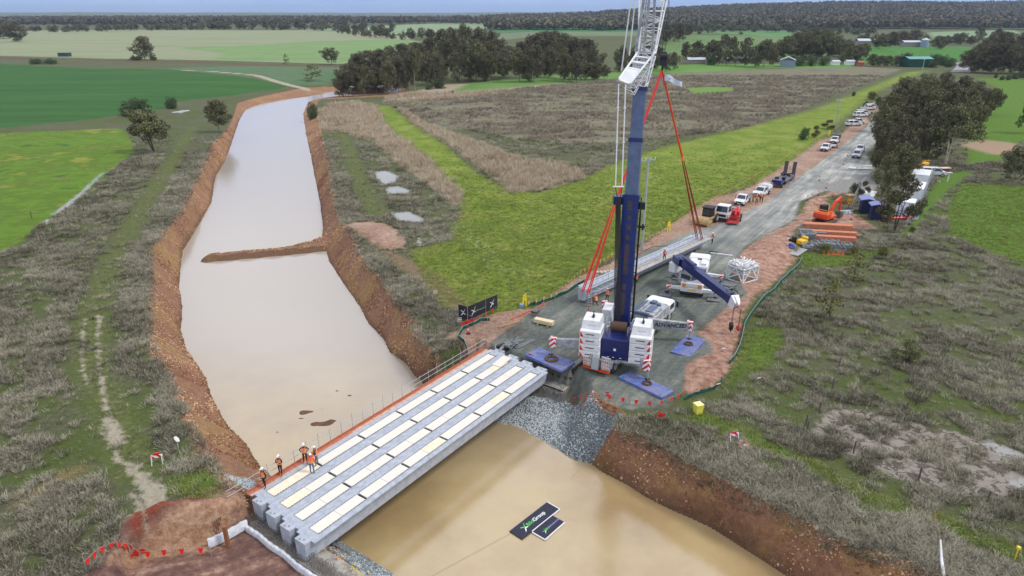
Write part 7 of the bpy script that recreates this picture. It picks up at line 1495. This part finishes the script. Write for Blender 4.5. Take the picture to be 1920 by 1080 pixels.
# the copse beyond the canal bend
prof_ = [(640,132),(650,118),(668,98),(690,93),(712,90),(730,84),(752,80),(775,78),(800,71),(825,52),(847,49),(868,42),(893,48),(920,55),(932,74),(953,84),(973,76),(990,66),(1005,60),(1022,56),(1040,55),(1058,62),(1072,68),(1093,72),(1110,90)]
for i, (x, t) in enumerate(prof_):
    plant('dark', x + 3, max(t + 45, 118) + TR.uniform(-3, 4), t, TR.uniform(40, 58), 'dark gum tree in the back rows of the copse beyond the canal bend', group='back trees of the copse')
for i in range(18):
    x = 650 + i * 27; t = np.interp(x, [p[0] for p in prof_], [p[1] for p in prof_]) + TR.uniform(16, 28)
    plant('dark' if i % 3 else 'gum', x, 150 + TR.uniform(-6, 5), t, TR.uniform(38, 52), 'dark gum tree in the middle of the copse beyond the canal bend', group='middle trees of the copse')
for x, b, t, w in ((644,176,140,26),(662,177,115,42),(684,176,120,40),(706,172,118,40),(728,175,112,44),(748,172,104,44),(766,169,100,40),(800,160,98,50),(820,158,95,44),(880,150,96,44),(905,152,100,44),(918,153,96,36),(942,149,104,34),(985,147,100,40),(1008,146,104,36),(1030,144,112,26),(1058,148,114,34),(1080,149,112,30),(1098,150,116,32),(1118,149,114,30),(1134,148,120,20)):
    plant('dark' if (x % 3) else 'gum', x, b, t, w, 'dark gum tree along the front edge of the copse beyond the canal bend', group='front trees of the copse')
plant('pale', 778, 170, 84, 34, 'tall pale trunked gum tree in front of the copse')
plant('bush', 823, 166, 147, 34, 'rounded green bush at the foot of the copse beside pale reeds', 'bush'); plant('bush', 805, 168, 158, 20, 'small dark bush left of the rounded green bush by the copse', 'bush')
plant('bush', 849, 175, 169, 7, 'tiny round bush alone on the edge of the weedy field', 'bush')
# behind and beside the crane boom
for x, b, t, w in ((1165,135,84,34),(1190,134,84,40),(1212,134,80,44),(1232,130,84,36),(1248,134,98,26),(1262,130,96,22)):
    plant('dark', x, b, t, w, 'dark gum tree behind the crane boom top at the field edge', group='gum trees behind the crane boom')
for x, b, t, w in ((1232,76,46,26),(1250,76,44,28),(1272,75,42,36),(1290,72,44,26)): plant('dark', x, b, t, w, 'dark tree beyond the far green field right of the crane boom', group='trees beyond the far green field')
# homestead trees
for x, b, t, w in ((1300,118,90,30),(1316,118,92,26),(1330,120,98,18),(1345,122,86,24),(1362,123,92,24),(1378,124,88,26),(1395,124,88,26),(1415,126,84,36),(1432,126,72,34),(1447,124,80,30),(1462,112,76,28),(1478,112,68,34),(1500,112,64,40),(1522,112,66,40),(1540,112,60,38),(1548,112,54,36),(1562,112,72,30),(1594,120,84,26),(1605,120,82,30),(1618,112,80,24),(1580,120,100,24)):
    plant('dark' if x % 2 else 'gum', x, b, t, w, 'tree around the white roofed homestead behind the weedy field', group='homestead trees')
plant('bush', 1332, 122, 100, 22, 'rounded grey green bush beside the long homestead shed', 'bush')
for x, b, t, w in ((1500,124,108,24),(1522,124,106,26),(1545,123,106,26),(1602,122,112,20)): plant('bush', x, b, t, w, 'low dark bush on the field edge right of the grey shed', 'bush', 'bushes right of the grey shed')
for x, b, t, w in ((1634,124,100,24),(1650,124,103,24),(1665,124,103,24),(1680,124,103,24),(1696,123,98,26)): plant('dark', x, b, t, w, 'rounded tree in the clump left of the green barn', group='clump left of the green barn')
for x, b, t, w in ((1750,122,100,30),(1765,122,101,26),(1748,127,111,18),(1780,124,106,24),(1778,126,112,18)): plant('bush', x, b, t, w, 'rounded dark tree in the clump right of the green barn', group='clump right of the green barn')
for x, b, t, w in ((1310,70,58,12),(1360,80,62,20),(1375,84,66,20),(1388,70,60,12),(1400,84,68,20),(1287,92,76,18),(1310,92,74,22),(1338,92,73,26),(1352,92,72,22)): plant('far', x, b, t, w, 'small tree dotted in the far green field above the homestead', group='dotted field trees')
for x, b, t, w in ((1470,104,66,40),(1492,100,60,44),(1512,100,58,44),(1532,98,54,46),(1552,96,52,40),(1508,88,54,40),(1526,84,50,42),(1574,100,70,34),(1590,96,72,30),(1648,92,64,36),(1668,90,58,38),(1690,82,56,40),(1712,80,54,36),(1440,100,76,30),(1758,92,66,34)):
    plant('dark', x, b, t, w, 'dark tree in the tall mass of trees beyond the homestead', group='tall trees beyond the homestead')
# large stand at the right edge
for i, (x, b, t, w) in enumerate(((1815,133,92,40),(1828,136,80,44),(1842,137,84,44),(1858,137,78,46),(1875,138,78,46),(1893,138,80,46),(1912,138,84,46),(1935,138,78,50),(1850,110,62,46),(1880,110,58,50),(1905,108,60,46),(1930,106,56,46),(1862,96,52,40),(1960,138,82,50),(1990,138,80,50))):
    plant('dark', x, b, t, w, 'tall dark tree in the dense stand at the right edge beside the side road', group='dense stand at the right edge')
for x, b, t, w in ((1790,82,62,22),(1774,84,66,26),(1800,84,60,26),(1835,80,50,22),(1820,84,66,24)): plant('dark', x, b, t, w, 'tree on the far field edge left of the right hand stand', group='far trees left of the right hand stand')
for x, b, t, w in ((1867,146,137,8),(1878,150,141,11),(1890,150,140,13),(1902,148,136,18),(1916,146,134,18)): plant('bush', x, b, t, w, 'low bush in the row in front of the right hand stand', 'bush', 'low bushes before the stand')
# the roadside grove on the right
grove = [('dark',1690,212,142,56),('gum',1728,200,136,50),('dark',1762,198,133,50),('dark',1794,204,140,48),('gum',1822,214,150,40),('gum',1662,248,172,50),('dark',1700,246,160,52),('gum',1738,248,158,54),('dark',1776,250,160,52),('gum',1812,258,178,50),('dark',1838,232,164,34),('gum',1655,282,196,56),('dark',1690,290,190,70),('dark',1738,296,186,70),('dark',1652,305,222,50),('dark',1716,300,212,54),('gum',1668,300,206,54),('dark',1680,335,228,60)]
for i, (k, x, b, t, w) in enumerate(grove):
    plant(k, x, b, t, w * 1.1, 'dark bushy gum tree in the roadside grove right of the parked cars', group='roadside grove of gum trees')
plant('pale', 1772, 309, 193, 104, 'yellow green gum tree with pale forked trunks on the right of the grove')
plant('gum', 1684, 345, 264, 56, 'gum tree with olive crown at the front of the grove above the site sheds', v=2)
plant('open', 1677, 434, 320, 84, 'gum tree standing in front of the blue toilet and white site sheds', v=0)
plant('open', 1652, 374, 290, 46, 'small crowned gum tree left of the big tree by the toilets', v=1)
plant('rust', 1648, 322, 240, 40, 'low edge tree where the grove meets the gravel road')
plant('gum', 1858, 216, 165, 44, 'open crowned tree with pale limbs right of the grove', v=0)
plant('gum', 1898, 344, 270, 54, 'dark gum tree near the right edge beside the brown bare patch', v=1)
plant('gum', 1922, 250, 180, 34, 'gum tree cut by the right edge above the green paddock', v=2)
plant('yel', 1634, 186, 170, 20, 'yellow green wattle shrub beside the far parked cars', 'shrub'); plant('bush', 1646, 196, 178, 12, 'narrow dark shrub right of the yellow wattle', 'shrub')
plant('bush', 1622, 203, 188, 12, 'small dark shrub by the highest parked car', 'shrub')
plant('bush', 1507, 262, 238, 24, 'dark round bush left of the power pole beside the road', 'bush'); plant('rust', 1527, 258, 234, 22, 'bare twiggy bush beside the dark round bush left of the pole', 'bush')
plant('rust', 1552, 242, 224, 28, 'brown shrub at the foot of the road power pole', 'shrub'); plant('bush', 1600, 180, 171, 10, 'tiny round bush alone on the weedy field by the grass strip', 'bush')
plant('rust', 1618, 366, 338, 26, 'small olive shrub beside the fenced compound entrance', 'shrub'); plant('bush', 1602, 364, 340, 24, 'dark low shrub by the yellow frame stillage', 'shrub')
for x, b, t, w in ((1554,598,520,50),(1598,528,470,50),(1480,560,535,20)): plant('sparse', x, b, t, w, 'thin leafless sapling standing in the rough dry grass', 'sapling', 'saplings in the rough grass')
for x, b, t, w in ((1600,478,462,22),(1545,474,455,26),(1655,478,462,24),(1710,434,424,12)): plant('yel', x, b, t, w, 'low yellow green shrub in the rough grass below the stacked timber', 'shrub', 'yellow shrubs below the timber')
plant('rust', 1700, 680, 640, 64, 'low purple brown shrub in the middle of the rough grass', 'shrub')
# far belts: individual trees
def belt(pts, n, th, w, lab, group, kind='far'):
    xsb = [p[0] for p in pts]; ysb = [p[1] for p in pts]
    for i in range(n):
        x = xsb[0] + (xsb[-1] - xsb[0]) * (i + TR.random()) / n; y = float(np.interp(x, xsb, ysb)) + TR.uniform(-.8, .8)
        k = TR.choice(['far', 'far', 'farg']); plant(k, x, y, y - th * TR.uniform(.65, 1.3), w * TR.uniform(.8, 1.3), lab, group=group)
belt([(45,60),(120,60),(250,57),(430,55)], 30, 14, 16, 'dark tree in the belt behind the pale field on the left', 'left field belt')
belt([(290,56),(430,55),(620,57),(740,60)], 30, 17, 18, 'tree in the belt behind the pale field left of the copse', 'middle field belt')
belt([(640,64),(700,70),(760,74),(830,72)], 16, 20, 18, 'tree in the belt running down to the copse', 'belt running to the copse')
belt([(905,54),(1040,55),(1160,56)], 20, 17, 20, 'dark tree in the belt behind the green hill field', 'belt behind the hill field')
belt([(1270,62),(1400,60),(1500,62),(1640,66)], 24, 16, 20, 'dark tree along the foot of the wooded hill', 'trees at the foot of the hill')
belt([(1600,80),(1680,84),(1740,88)], 12, 22, 20, 'dark tree behind the far farm buildings', 'trees behind the far farm')
# far-off woods that read as one mass
def wood(name, n, fn, size, label):
    r = np.random.RandomState(abs(hash(label)) % 1000 if 0 else len(label) * 7); X, Y_, hh = fn(r, n); Zg = zg(X, Y_)
    per = 46; cx = np.repeat(X, per); cy = np.repeat(Y_, per); cz = np.repeat(Zg, per); h = np.repeat(hh, per); sc = h / 16
    m = n * per; d = r.normal(size=(m, 3)); d /= np.linalg.norm(d, axis=1)[:, None]
    q = .55 + .45 * r.rand(m)
    c = np.stack([cx + d[:, 0] * 7 * sc * q, cy + d[:, 1] * 7 * sc * q, cz + h * .6 + d[:, 2] * h * .38 * q], 1)
    nr_ = d + r.normal(size=(m, 3)) * .6; nr_ /= np.linalg.norm(nr_, axis=1)[:, None]; t1 = np.cross(nr_, r.normal(size=(m, 3))); t1 /= np.linalg.norm(t1, axis=1)[:, None]; t2 = np.cross(nr_, t1)
    s = (size * sc * (.7 + .6 * r.rand(m)))[:, None]
    V = np.stack([c - t1 * s, c + t2 * s * .7, c + t1 * s, c - t2 * s * .7], 1).reshape(-1, 3)
    tag(npmesh(name, V, np.arange(m * 4).reshape(m, 4), leaf_dark), label, 'woodland', kind='stuff')
def hillf(r, n):
    Y_ = 1500 + 2300 * r.rand(n) ** 1.2; X = Y_ * (.12 + .85 * r.rand(n)) ; keep = fbm(X / 160, Y_ / 160, 44) > .36
    X, Y_ = X[keep], Y_[keep]; k = n - len(X); X = np.append(X, X[:k]+17); Y_ = np.append(Y_, Y_[:k]+20); return X, Y_, r.uniform(13, 22, n)
wood('hill_wood', 9500, hillf, 3.2, 'dark forest covering the low hill on the right horizon')
def leftf(r, n):
    Y_ = 1900 + 1700 * r.rand(n); X = -.85 * Y_ + 1.0 * Y_ * r.rand(n); band = fbm(X / 500, Y_ / 120, 45); keep = band > .52
    X, Y_ = X[keep], Y_[keep]; m = n // len(X) + 1; X = np.tile(X, m)[:n] + r.normal(size=n) * 12; Y_ = np.tile(Y_, m)[:n] + r.normal(size=n) * 10; return X, Y_, r.uniform(12, 20, n)
wood('far_wood', 4200, leftf, 3.4, 'far dark tree belts along the horizon on the left')
def midf(r, n):
    Y_ = 1450 + 900 * r.rand(n); X = Y_ * (-.02 + .28 * r.rand(n)); keep = fbm(X / 300, Y_ / 100, 47) > .42
    X, Y_ = X[keep], Y_[keep]; m = n // len(X) + 1; X = np.tile(X, m)[:n] + r.normal(size=n) * 12; Y_ = np.tile(Y_, m)[:n] + r.normal(size=n) * 10; return X, Y_, r.uniform(13, 20, n)
wood('mid_wood', 2400, midf, 3.2, 'dark woodland behind the green hill field left of the crane')
# ---------------------------------------------------------------- grass tufts and stones (uncountable)
def bladetuft(seed, n, h, spread, w, droop=.5):
    r = np.random.RandomState(seed); V, Q = [], []
    for i in range(n):
        a = r.rand() * 6.283; b0 = np.array([math.cos(a), math.sin(a), 0]) * spread * r.rand() ** .7; d = np.array([math.cos(a + r.normal() * .7), math.sin(a + r.normal() * .7), 0])
        hh = h * (.5 + .6 * r.rand()); dr = droop * hh * (.4 + r.rand()); s = np.array([-d[1], d[0], 0]) * w * (.6 + .8 * r.rand())
        p0 = b0 - np.array([0, 0, .05]); p1 = b0 + d * dr * .35 + np.array([0, 0, hh * .65]); p2 = b0 + d * dr + np.array([0, 0, hh])
        o = len(V); V += [p0 - s, p0 + s, p1 + s * .8, p1 - s * .8, p2 + s * .2, p2 - s * .2]; Q += [(o, o + 1, o + 2, o + 3), (o + 3, o + 2, o + 4, o + 5)]
    return np.array(V), np.array(Q)
def tuftmat(name, stops):
    m = bpy.data.materials.new(name); m.use_nodes = True; n = m.node_tree; b = n.nodes['Principled BSDF']; b.inputs['Roughness'].default_value = .85; b.inputs['Specular IOR Level'].default_value = .15
    oi = n.nodes.new('ShaderNodeObjectInfo'); g = n.nodes.new('ShaderNodeNewGeometry'); z = n.nodes.new('ShaderNodeTexNoise'); z.inputs['Scale'].default_value = .12; z.inputs['Detail'].default_value = 4
    n.links.new(g.outputs['Position'], z.inputs['Vector']); a = n.nodes.new('ShaderNodeMath'); a.operation = 'MULTIPLY_ADD'; a.inputs[1].default_value = .35; n.links.new(oi.outputs['Random'], a.inputs[0])
    a2 = n.nodes.new('ShaderNodeMath'); a2.operation = 'MULTIPLY_ADD'; a2.inputs[1].default_value = .42; n.links.new(g.outputs['Random Per Island'], a2.inputs[0]); n.links.new(z.outputs['Fac'], a2.inputs[2]); n.links.new(a2.outputs[0], a.inputs[2])
    r = n.nodes.new('ShaderNodeValToRGB'); e = r.color_ramp.elements
    while len(e) < len(stops): e.new(.5)
    for i, (p, c) in enumerate(stops): e[i].position = p; e[i].color = lin(c)
    n.links.new(a.outputs[0], r.inputs[0]); n.links.new(r.outputs[0], b.inputs['Base Color']); return m
tm_dry = tuftmat('dry_grass', [(.50,(60,60,44)),(.68,(96,93,76)),(.86,(132,127,109)),(1.10,(178,172,153))])
tm_reed = tuftmat('reed', [(.5,(150,134,112)),(.75,(182,166,142)),(1,(200,186,164))])
tm_green = tuftmat('green_grass', [(.46,(96,112,46)),(.72,(118,134,60)),(.98,(146,154,90))])
tm_weed = tuftmat('dead_weed', [(.5,(90,85,78)),(.75,(124,116,104)),(1.05,(172,162,142))])
tm_rock = tuftmat('bluestone', [(.5,(72,82,88)),(.72,(106,117,122)),(.95,(142,151,155)),(1.2,(190,196,198))])
tm_brock = tuftmat('bank_stone', [(.5,(78,52,40)),(.74,(118,80,60)),(.98,(160,118,88)),(1.2,(206,172,140))])
PROTO = bpy.data.collections.new('prototypes')
def protos(tagname, meshes, m):
    c = bpy.data.collections.new(tagname); 
    for V, Q in meshes:
        o = npmesh(tagname + '_piece', V, Q, m); C.objects.unlink(o); c.objects.link(o)
    return c
def rockmesh(seed):
    r = np.random.RandomState(seed); V = []; 
    for z, k in ((-.6, 4), (.0, 6), (.55, 4)):
        for i in range(6): a = i * math.pi / 3 + r.normal() * .25; q = (k / 6) * (.8 + .4 * r.rand()); V.append((math.cos(a) * q, math.sin(a) * q * .8, z * (.8 + .3 * r.rand())))
    Q = [(l * 6 + i, l * 6 + (i + 1) % 6, l * 6 + 6 + (i + 1) % 6, l * 6 + 6 + i) for l in range(2) for i in range(6)] + [(12, 13, 14, 15), (12, 15, 16, 17), (5, 4, 3, 2), (5, 2, 1, 0)]
    return np.array(V), np.array(Q)
def scatter(name, label, P, sc, col, kind='stuff', tilt=0.25):
    r = np.random.RandomState(len(name) + len(P)); n = len(P)
    me = bpy.data.meshes.new(name); me.vertices.add(n); me.vertices.foreach_set('co', np.asarray(P, np.float32).ravel())
    a = me.attributes.new('s', 'FLOAT_VECTOR', 'POINT'); a.data.foreach_set('vector', np.asarray(sc, np.float32).ravel())
    rt = np.stack([r.normal(size=n) * tilt, r.normal(size=n) * tilt, r.rand(n) * 6.283], 1); a = me.attributes.new('r', 'FLOAT_VECTOR', 'POINT'); a.data.foreach_set('vector', rt.astype(np.float32).ravel())
    o = bpy.data.objects.new(name, me); C.objects.link(o); tag(o, label, kind='stuff'); o['category'] = 'ground cover'
    t = bpy.data.node_groups.new(name, 'GeometryNodeTree'); t.interface.new_socket('Geometry', in_out='INPUT', socket_type='NodeSocketGeometry'); t.interface.new_socket('Geometry', in_out='OUTPUT', socket_type='NodeSocketGeometry')
    N = t.nodes.new; gi = N('NodeGroupInput'); go = N('NodeGroupOutput'); ip = N('GeometryNodeInstanceOnPoints'); ci = N('GeometryNodeCollectionInfo'); ci.inputs['Collection'].default_value = col; ci.inputs['Separate Children'].default_value = True; ci.inputs['Reset Children'].default_value = True
    ns = N('GeometryNodeInputNamedAttribute'); ns.data_type = 'FLOAT_VECTOR'; ns.inputs[0].default_value = 's'; nr2 = N('GeometryNodeInputNamedAttribute'); nr2.data_type = 'FLOAT_VECTOR'; nr2.inputs[0].default_value = 'r'
    rv = N('FunctionNodeRandomValue'); rv.data_type = 'INT'; rv.inputs[4].default_value = 0; rv.inputs[5].default_value = len(col.objects) - 1
    K = t.links.new; K(gi.outputs[0], ip.inputs['Points']); K(ci.outputs[0], ip.inputs['Instance']); ip.inputs['Pick Instance'].default_value = True; K(rv.outputs[2], ip.inputs['Instance Index'])
    K(nr2.outputs[0], ip.inputs['Rotation']); K(ns.outputs[0], ip.inputs['Scale']); K(ip.outputs[0], go.inputs[0])
    md = o.modifiers.new('scatter', 'NODES'); md.node_group = t; return o
WP = {k: w2(p) for k, p in Z.items() if p}
EXCL = ['road', 'clayR', 'clayL', 'spur', 'pitz', 'redlip', 'concrete', 'green', 'olive', 'crop', 'rgreen', 'rgreen2', 'rgreen3', 'lushA']
def points(n, x0, x1, y0, y1, seed):
    r = np.random.RandomState(seed); px = x0 + (x1 - x0) * r.rand(n); py = y0 + (y1 - y0) * r.rand(n)
    return r, px, py
def ground_pts(px, py):
    v = (540 - py) / F; t = H / (sP - v * cP); return (px - 960) / F * t, (cP + v * sP) * t
# dry grass: sample evenly over the land in view, denser near
r = np.random.RandomState(5)
def landsample(n, ymax, power=1.0):
    Yd = 24 + (ymax - 24) * r.rand(n) ** power; halfw = (Yd * cP + H * sP) * .80; return (r.rand(n) * 2 - 1) * halfw, Yd
X, Y_ = landsample(620000, 215, 1.1)
m = sdf(X, Y_, CT) < .3
WK = w2([(890,640),(1060,690),(1120,700),(1290,735),(1292,762),(1180,776),(1120,762),(1060,762),(1000,740)]); BRG = brp([(-3,-2),(32,-2),(32,9.5),(-3,9.5)])
m &= (sdf(X, Y_, WK) < 0) & (sdf(X, Y_, BRG) < 0)
for p_ in PUD: m &= sdf(X, Y_, w2(p_)) < -.1
for k in EXCL: m &= sdf(X, Y_, WP[k]) < (-1.3 if k in ('road', 'clayR') else 0.2 if k != 'green' else -.2)
m &= (sdf(X, Y_, PIT) < 0) & (sdf(X, Y_, w2(WET)) < 0)
den = fbm(X / 1.7, Y_ / 1.7, 61, 5); big = fbm(X / 12, Y_ / 12, 63, 4)
gtd = np.full(X.shape, 9.)
for l, w in GT + TRK: gtd = np.minimum(gtd, ldist(X, Y_, w2(l)) - w)
for p in BARE: gtd = np.minimum(gtd, -sdf(X, Y_, w2(p)))
lush_ = np.full(X.shape, -9.)
for k in ('lushB', 'lushC', 'lushD', 'sandL', 'trackmud'): lush_ = np.maximum(lush_, sdf(X, Y_, WP[k]))
th = .455 - .10 * (big - .5) * 2 + .3 * sstep(1.2, 0, gtd) + .3 * sstep(-.5, 1., lush_)
edge = np.abs(sdf(X, Y_, CT)); th = th - .16 * sstep(6, 1, edge)
mud = sdf(X, Y_, WP['mud']); 
m &= r.rand(len(X)) < np.clip((den - th - .5 * np.maximum(0, .52 - big)) * 4.5 + .24, .015, .8) * (1 - .88 * sstep(-1, 1, mud) * (den < .57))
reed = np.maximum(np.maximum(sdf(X, Y_, WP['reeds']), sdf(X, Y_, WP['reedsC'])), sdf(X, Y_, WP['reedsB'])) > -.5
weed = (sdf(X, Y_, WP['weed']) > -.5) & ~reed
md_ = m & ~reed & ~weed
tufts = [bladetuft(s, 26, .55, .46, .016, 1.0) for s in (1, 2, 3)] + [bladetuft(4, 20, .35, .5, .018, 1.5)]
dryc = protos('dry_tuft', tufts, tm_dry)
def put(name, label, mask, col, smin, smax, zs=(.8, 1.3), tilt=.2):
    x, y = X[mask], Y_[mask]; z = zg(x, y); n = len(x); s = smin + (smax - smin) * r.rand(n); s = s * (1 + .25 * sstep(60, 200, y)); return scatter(name, label, np.stack([x, y, z], 1), np.stack([s, s, s * r.uniform(zs[0], zs[1], n)], 1), col, tilt=tilt)
put('dry_grass', 'tangled grey dry grass covering the rough ground beside the canal and works', md_ & (r.rand(len(X)) < sstep(215, 150, Y_)), dryc, .28, .82)
X, Y_ = landsample(260000, 400, .9); wm_ = (sdf(X, Y_, WP['weed']) > -1) & (sdf(X, Y_, WP['reedsC']) < 0) & (sdf(X, Y_, WP['weedgreen']) < 0) & (fbm(X / 9, Y_ / 6, 65, 5) > .32 + .36 * r.rand(len(X)))
put('dead_weeds', 'grey brown dead weeds over the wide field behind the crane', wm_, protos('weed_tuft', [bladetuft(s, 26, .7, .4, .016, .5) for s in (11, 12)], tm_weed), .5, 1.1)
Xr, Yr = landsample(150000, 330, .9); Xs, Ys2 = X, Y_; X, Y_ = Xr, Yr
mr_ = np.zeros(X.shape, bool)
for k in ('reeds', 'reedsC', 'reedsB'): mr_ |= sdf(X, Y_, WP[k]) + (fbm(X / 3, Y_ / 3, 71) - .5) * 4 > 0
mr_ &= sdf(X, Y_, CT) < 0
put('reed_bed', 'pale buff reeds in bands beside the wet ground and weedy field', mr_, protos('reed_tuft', [bladetuft(s, 30, 1.1, .5, .02, .35) for s in (21, 22)], tm_reed), .6, 1.05)
X, Y_ = landsample(300000, 190, .9)
mg = np.zeros(X.shape, bool)
for k in ('green', 'rgreen2', 'lushA', 'lushB', 'lushC', 'lushD'): mg |= sdf(X, Y_, WP[k]) > 0
mg &= (sdf(X, Y_, CT) < 0) & (sdf(X, Y_, WP['clayL']) < 0) & (sdf(X, Y_, WP['road']) < 0) & (r.rand(len(X)) < sstep(190, 80, Y_) * .7)
put('green_grass', 'short bright green grass growing beside the works', mg, protos('green_tuft', [bladetuft(s, 22, .16, .4, .014, .9) for s in (31, 32)], tm_green), .6, 1.2)
# sparse dry tussocks and mud-flat tussocks
# stones
X, Y_ = landsample(620000, 62, 1.0)
dC2 = sdf(X, Y_, CT); dW2 = sdf(X, Y_, WATER)
ra = np.maximum(sdf(X, Y_, rr_a), sdf(X, Y_, rr_b)); mrk = (ra > -.25) & (dW2 < .45) & (sdf(X, Y_, PIT) < .4)
rocks = [rockmesh(s) for s in (1, 2, 3, 4)]
x, y = X[mrk], Y_[mrk]
kx, ky = x[:60000], y[:60000]; z = zg(kx, ky); s = .05 + .075 * r.rand(len(kx)) ** 1.6
scatter('riprap_stones', 'blue grey crushed stones armouring both banks under the bridge', np.stack([kx, ky, z + .02], 1), np.stack([s, s, s * .8], 1), protos('riprap_piece', rocks, tm_rock), tilt=.7)
X, Y_ = landsample(900000, 230, 1.0)
dC2 = sdf(X, Y_, CT); dW2 = sdf(X, Y_, WATER)
mb = (dC2 > -.2) & (dW2 < .25) & (np.maximum(sdf(X, Y_, rr_a), sdf(X, Y_, rr_b)) < 0) & (fbm(X / 2.5, Y_ / 2.5, 88) * .8 + .03 + .25 * sstep(.3, 0, np.abs(dW2)) + .12 * sstep(1.2, 0, np.abs(dC2)) > .42)
x, y = X[mb], Y_[mb]; z = zg(x, y); s = (.04 + .10 * r.rand(len(x)) ** 2.2) * (1 + .4 * sstep(60, 200, y))
scatter('bank_stones', 'broken brown stones strewn down the canal banks', np.stack([x, y, z + .01], 1), np.stack([s, s, s * .7], 1), protos('bank_piece', rocks, tm_brock), tilt=.6)
# ---------------------------------------------------------------- say which tree is which, counted along its row
def count_off(group, text):
    row = sorted([o for o in bpy.data.objects if o.get('group') == group], key=lambda o: o.location.x / o.location.y)
    for i, o in enumerate(row): o['label'] = text % (ORD[i] if i < len(ORD) else str(i + 1) + 'th')
for g_, t_ in (('front trees of the copse', 'dark gum tree, %s from the left along the front edge of the copse'), ('middle trees of the copse', 'gum tree, %s from the left in the middle row of the copse'), ('back trees of the copse', 'dark gum crown, %s from the left along the skyline of the copse'),
               ('roadside grove of gum trees', 'bushy gum tree, %s from the left in the grove by the parked cars'), ('homestead trees', 'tree around the homestead, %s from the left behind the weedy field'), ('gum trees behind the crane boom', 'dark gum tree behind the crane boom top, %s from the left'),
               ('trees beyond the far green field', 'dark far tree right of the jib, %s from the left'), ('belt running to the copse', 'small far tree, %s from the left in the belt running down to the copse'), ('clump left of the green barn', 'rounded tree left of the green barn, %s from the left in its clump'),
               ('clump right of the green barn', 'rounded tree right of the green barn, %s from the left in its clump'), ('dense stand at the right edge', 'tall tree, %s from the left in the dense stand at the right edge'), ('bushes right of the grey shed', 'low dark bush, %s from the left on the field edge by the grey shed'),
               ('tall trees beyond the homestead', 'tall dark tree, %s from the left beyond the homestead'), ('cones along the formwork rack', 'orange cone, %s from the left along the formwork rack'), ('dotted field trees', 'small tree, %s from the left dotted in the far green field'), ('low bushes before the stand', 'low bush, %s from the left before the right hand stand'), ('far trees left of the right hand stand', 'far tree, %s from the left on the field edge left of the stand'),
               ('belt behind the hill field', 'far tree, %s from the left in the belt behind the green hill field'), ('trees at the foot of the hill', 'far tree, %s from the left along the foot of the wooded hill'), ('trees behind the far farm', 'far tree, %s from the left behind the far farm buildings'),
               ('left field belt', 'far tree, %s from the left in the belt behind the pale field'), ('middle field belt', 'far tree, %s from the left in the taller belt left of the copse'),
               ('saplings in the rough grass', 'thin leafless sapling, %s from the left in the rough dry grass'), ('yellow shrubs below the timber', 'low yellow green shrub, %s from the left below the stacked timber'), ('pair of low bushes by the far channel', 'low green bush, %s from the left beside the far brown channel'), ('shrubs under the lone field tree', 'low dark shrub, %s from the left under the lone field tree')):
    count_off(g_, t_)
# ---------------------------------------------------------------- the air: one even volume round everything
hz = MB(); hz.box(-14000, -1500, -40, 15000, 15500, 125); hm = bpy.data.materials.new('haze_air'); hm.use_nodes = True; hn = hm.node_tree; hn.nodes.clear()
ho = hn.nodes.new('ShaderNodeOutputMaterial'); pv = hn.nodes.new('ShaderNodeVolumePrincipled'); pv.inputs['Color'].default_value = (.62, .78, 1, 1); pv.inputs['Density'].default_value = .00007; pv.inputs['Anisotropy'].default_value = .2
hn.links.new(pv.outputs[0], ho.inputs['Volume']); tag(hz.build('haze', hm), kind='stuff', label='thin blue grey haze over the far fields and woods', cat='haze')
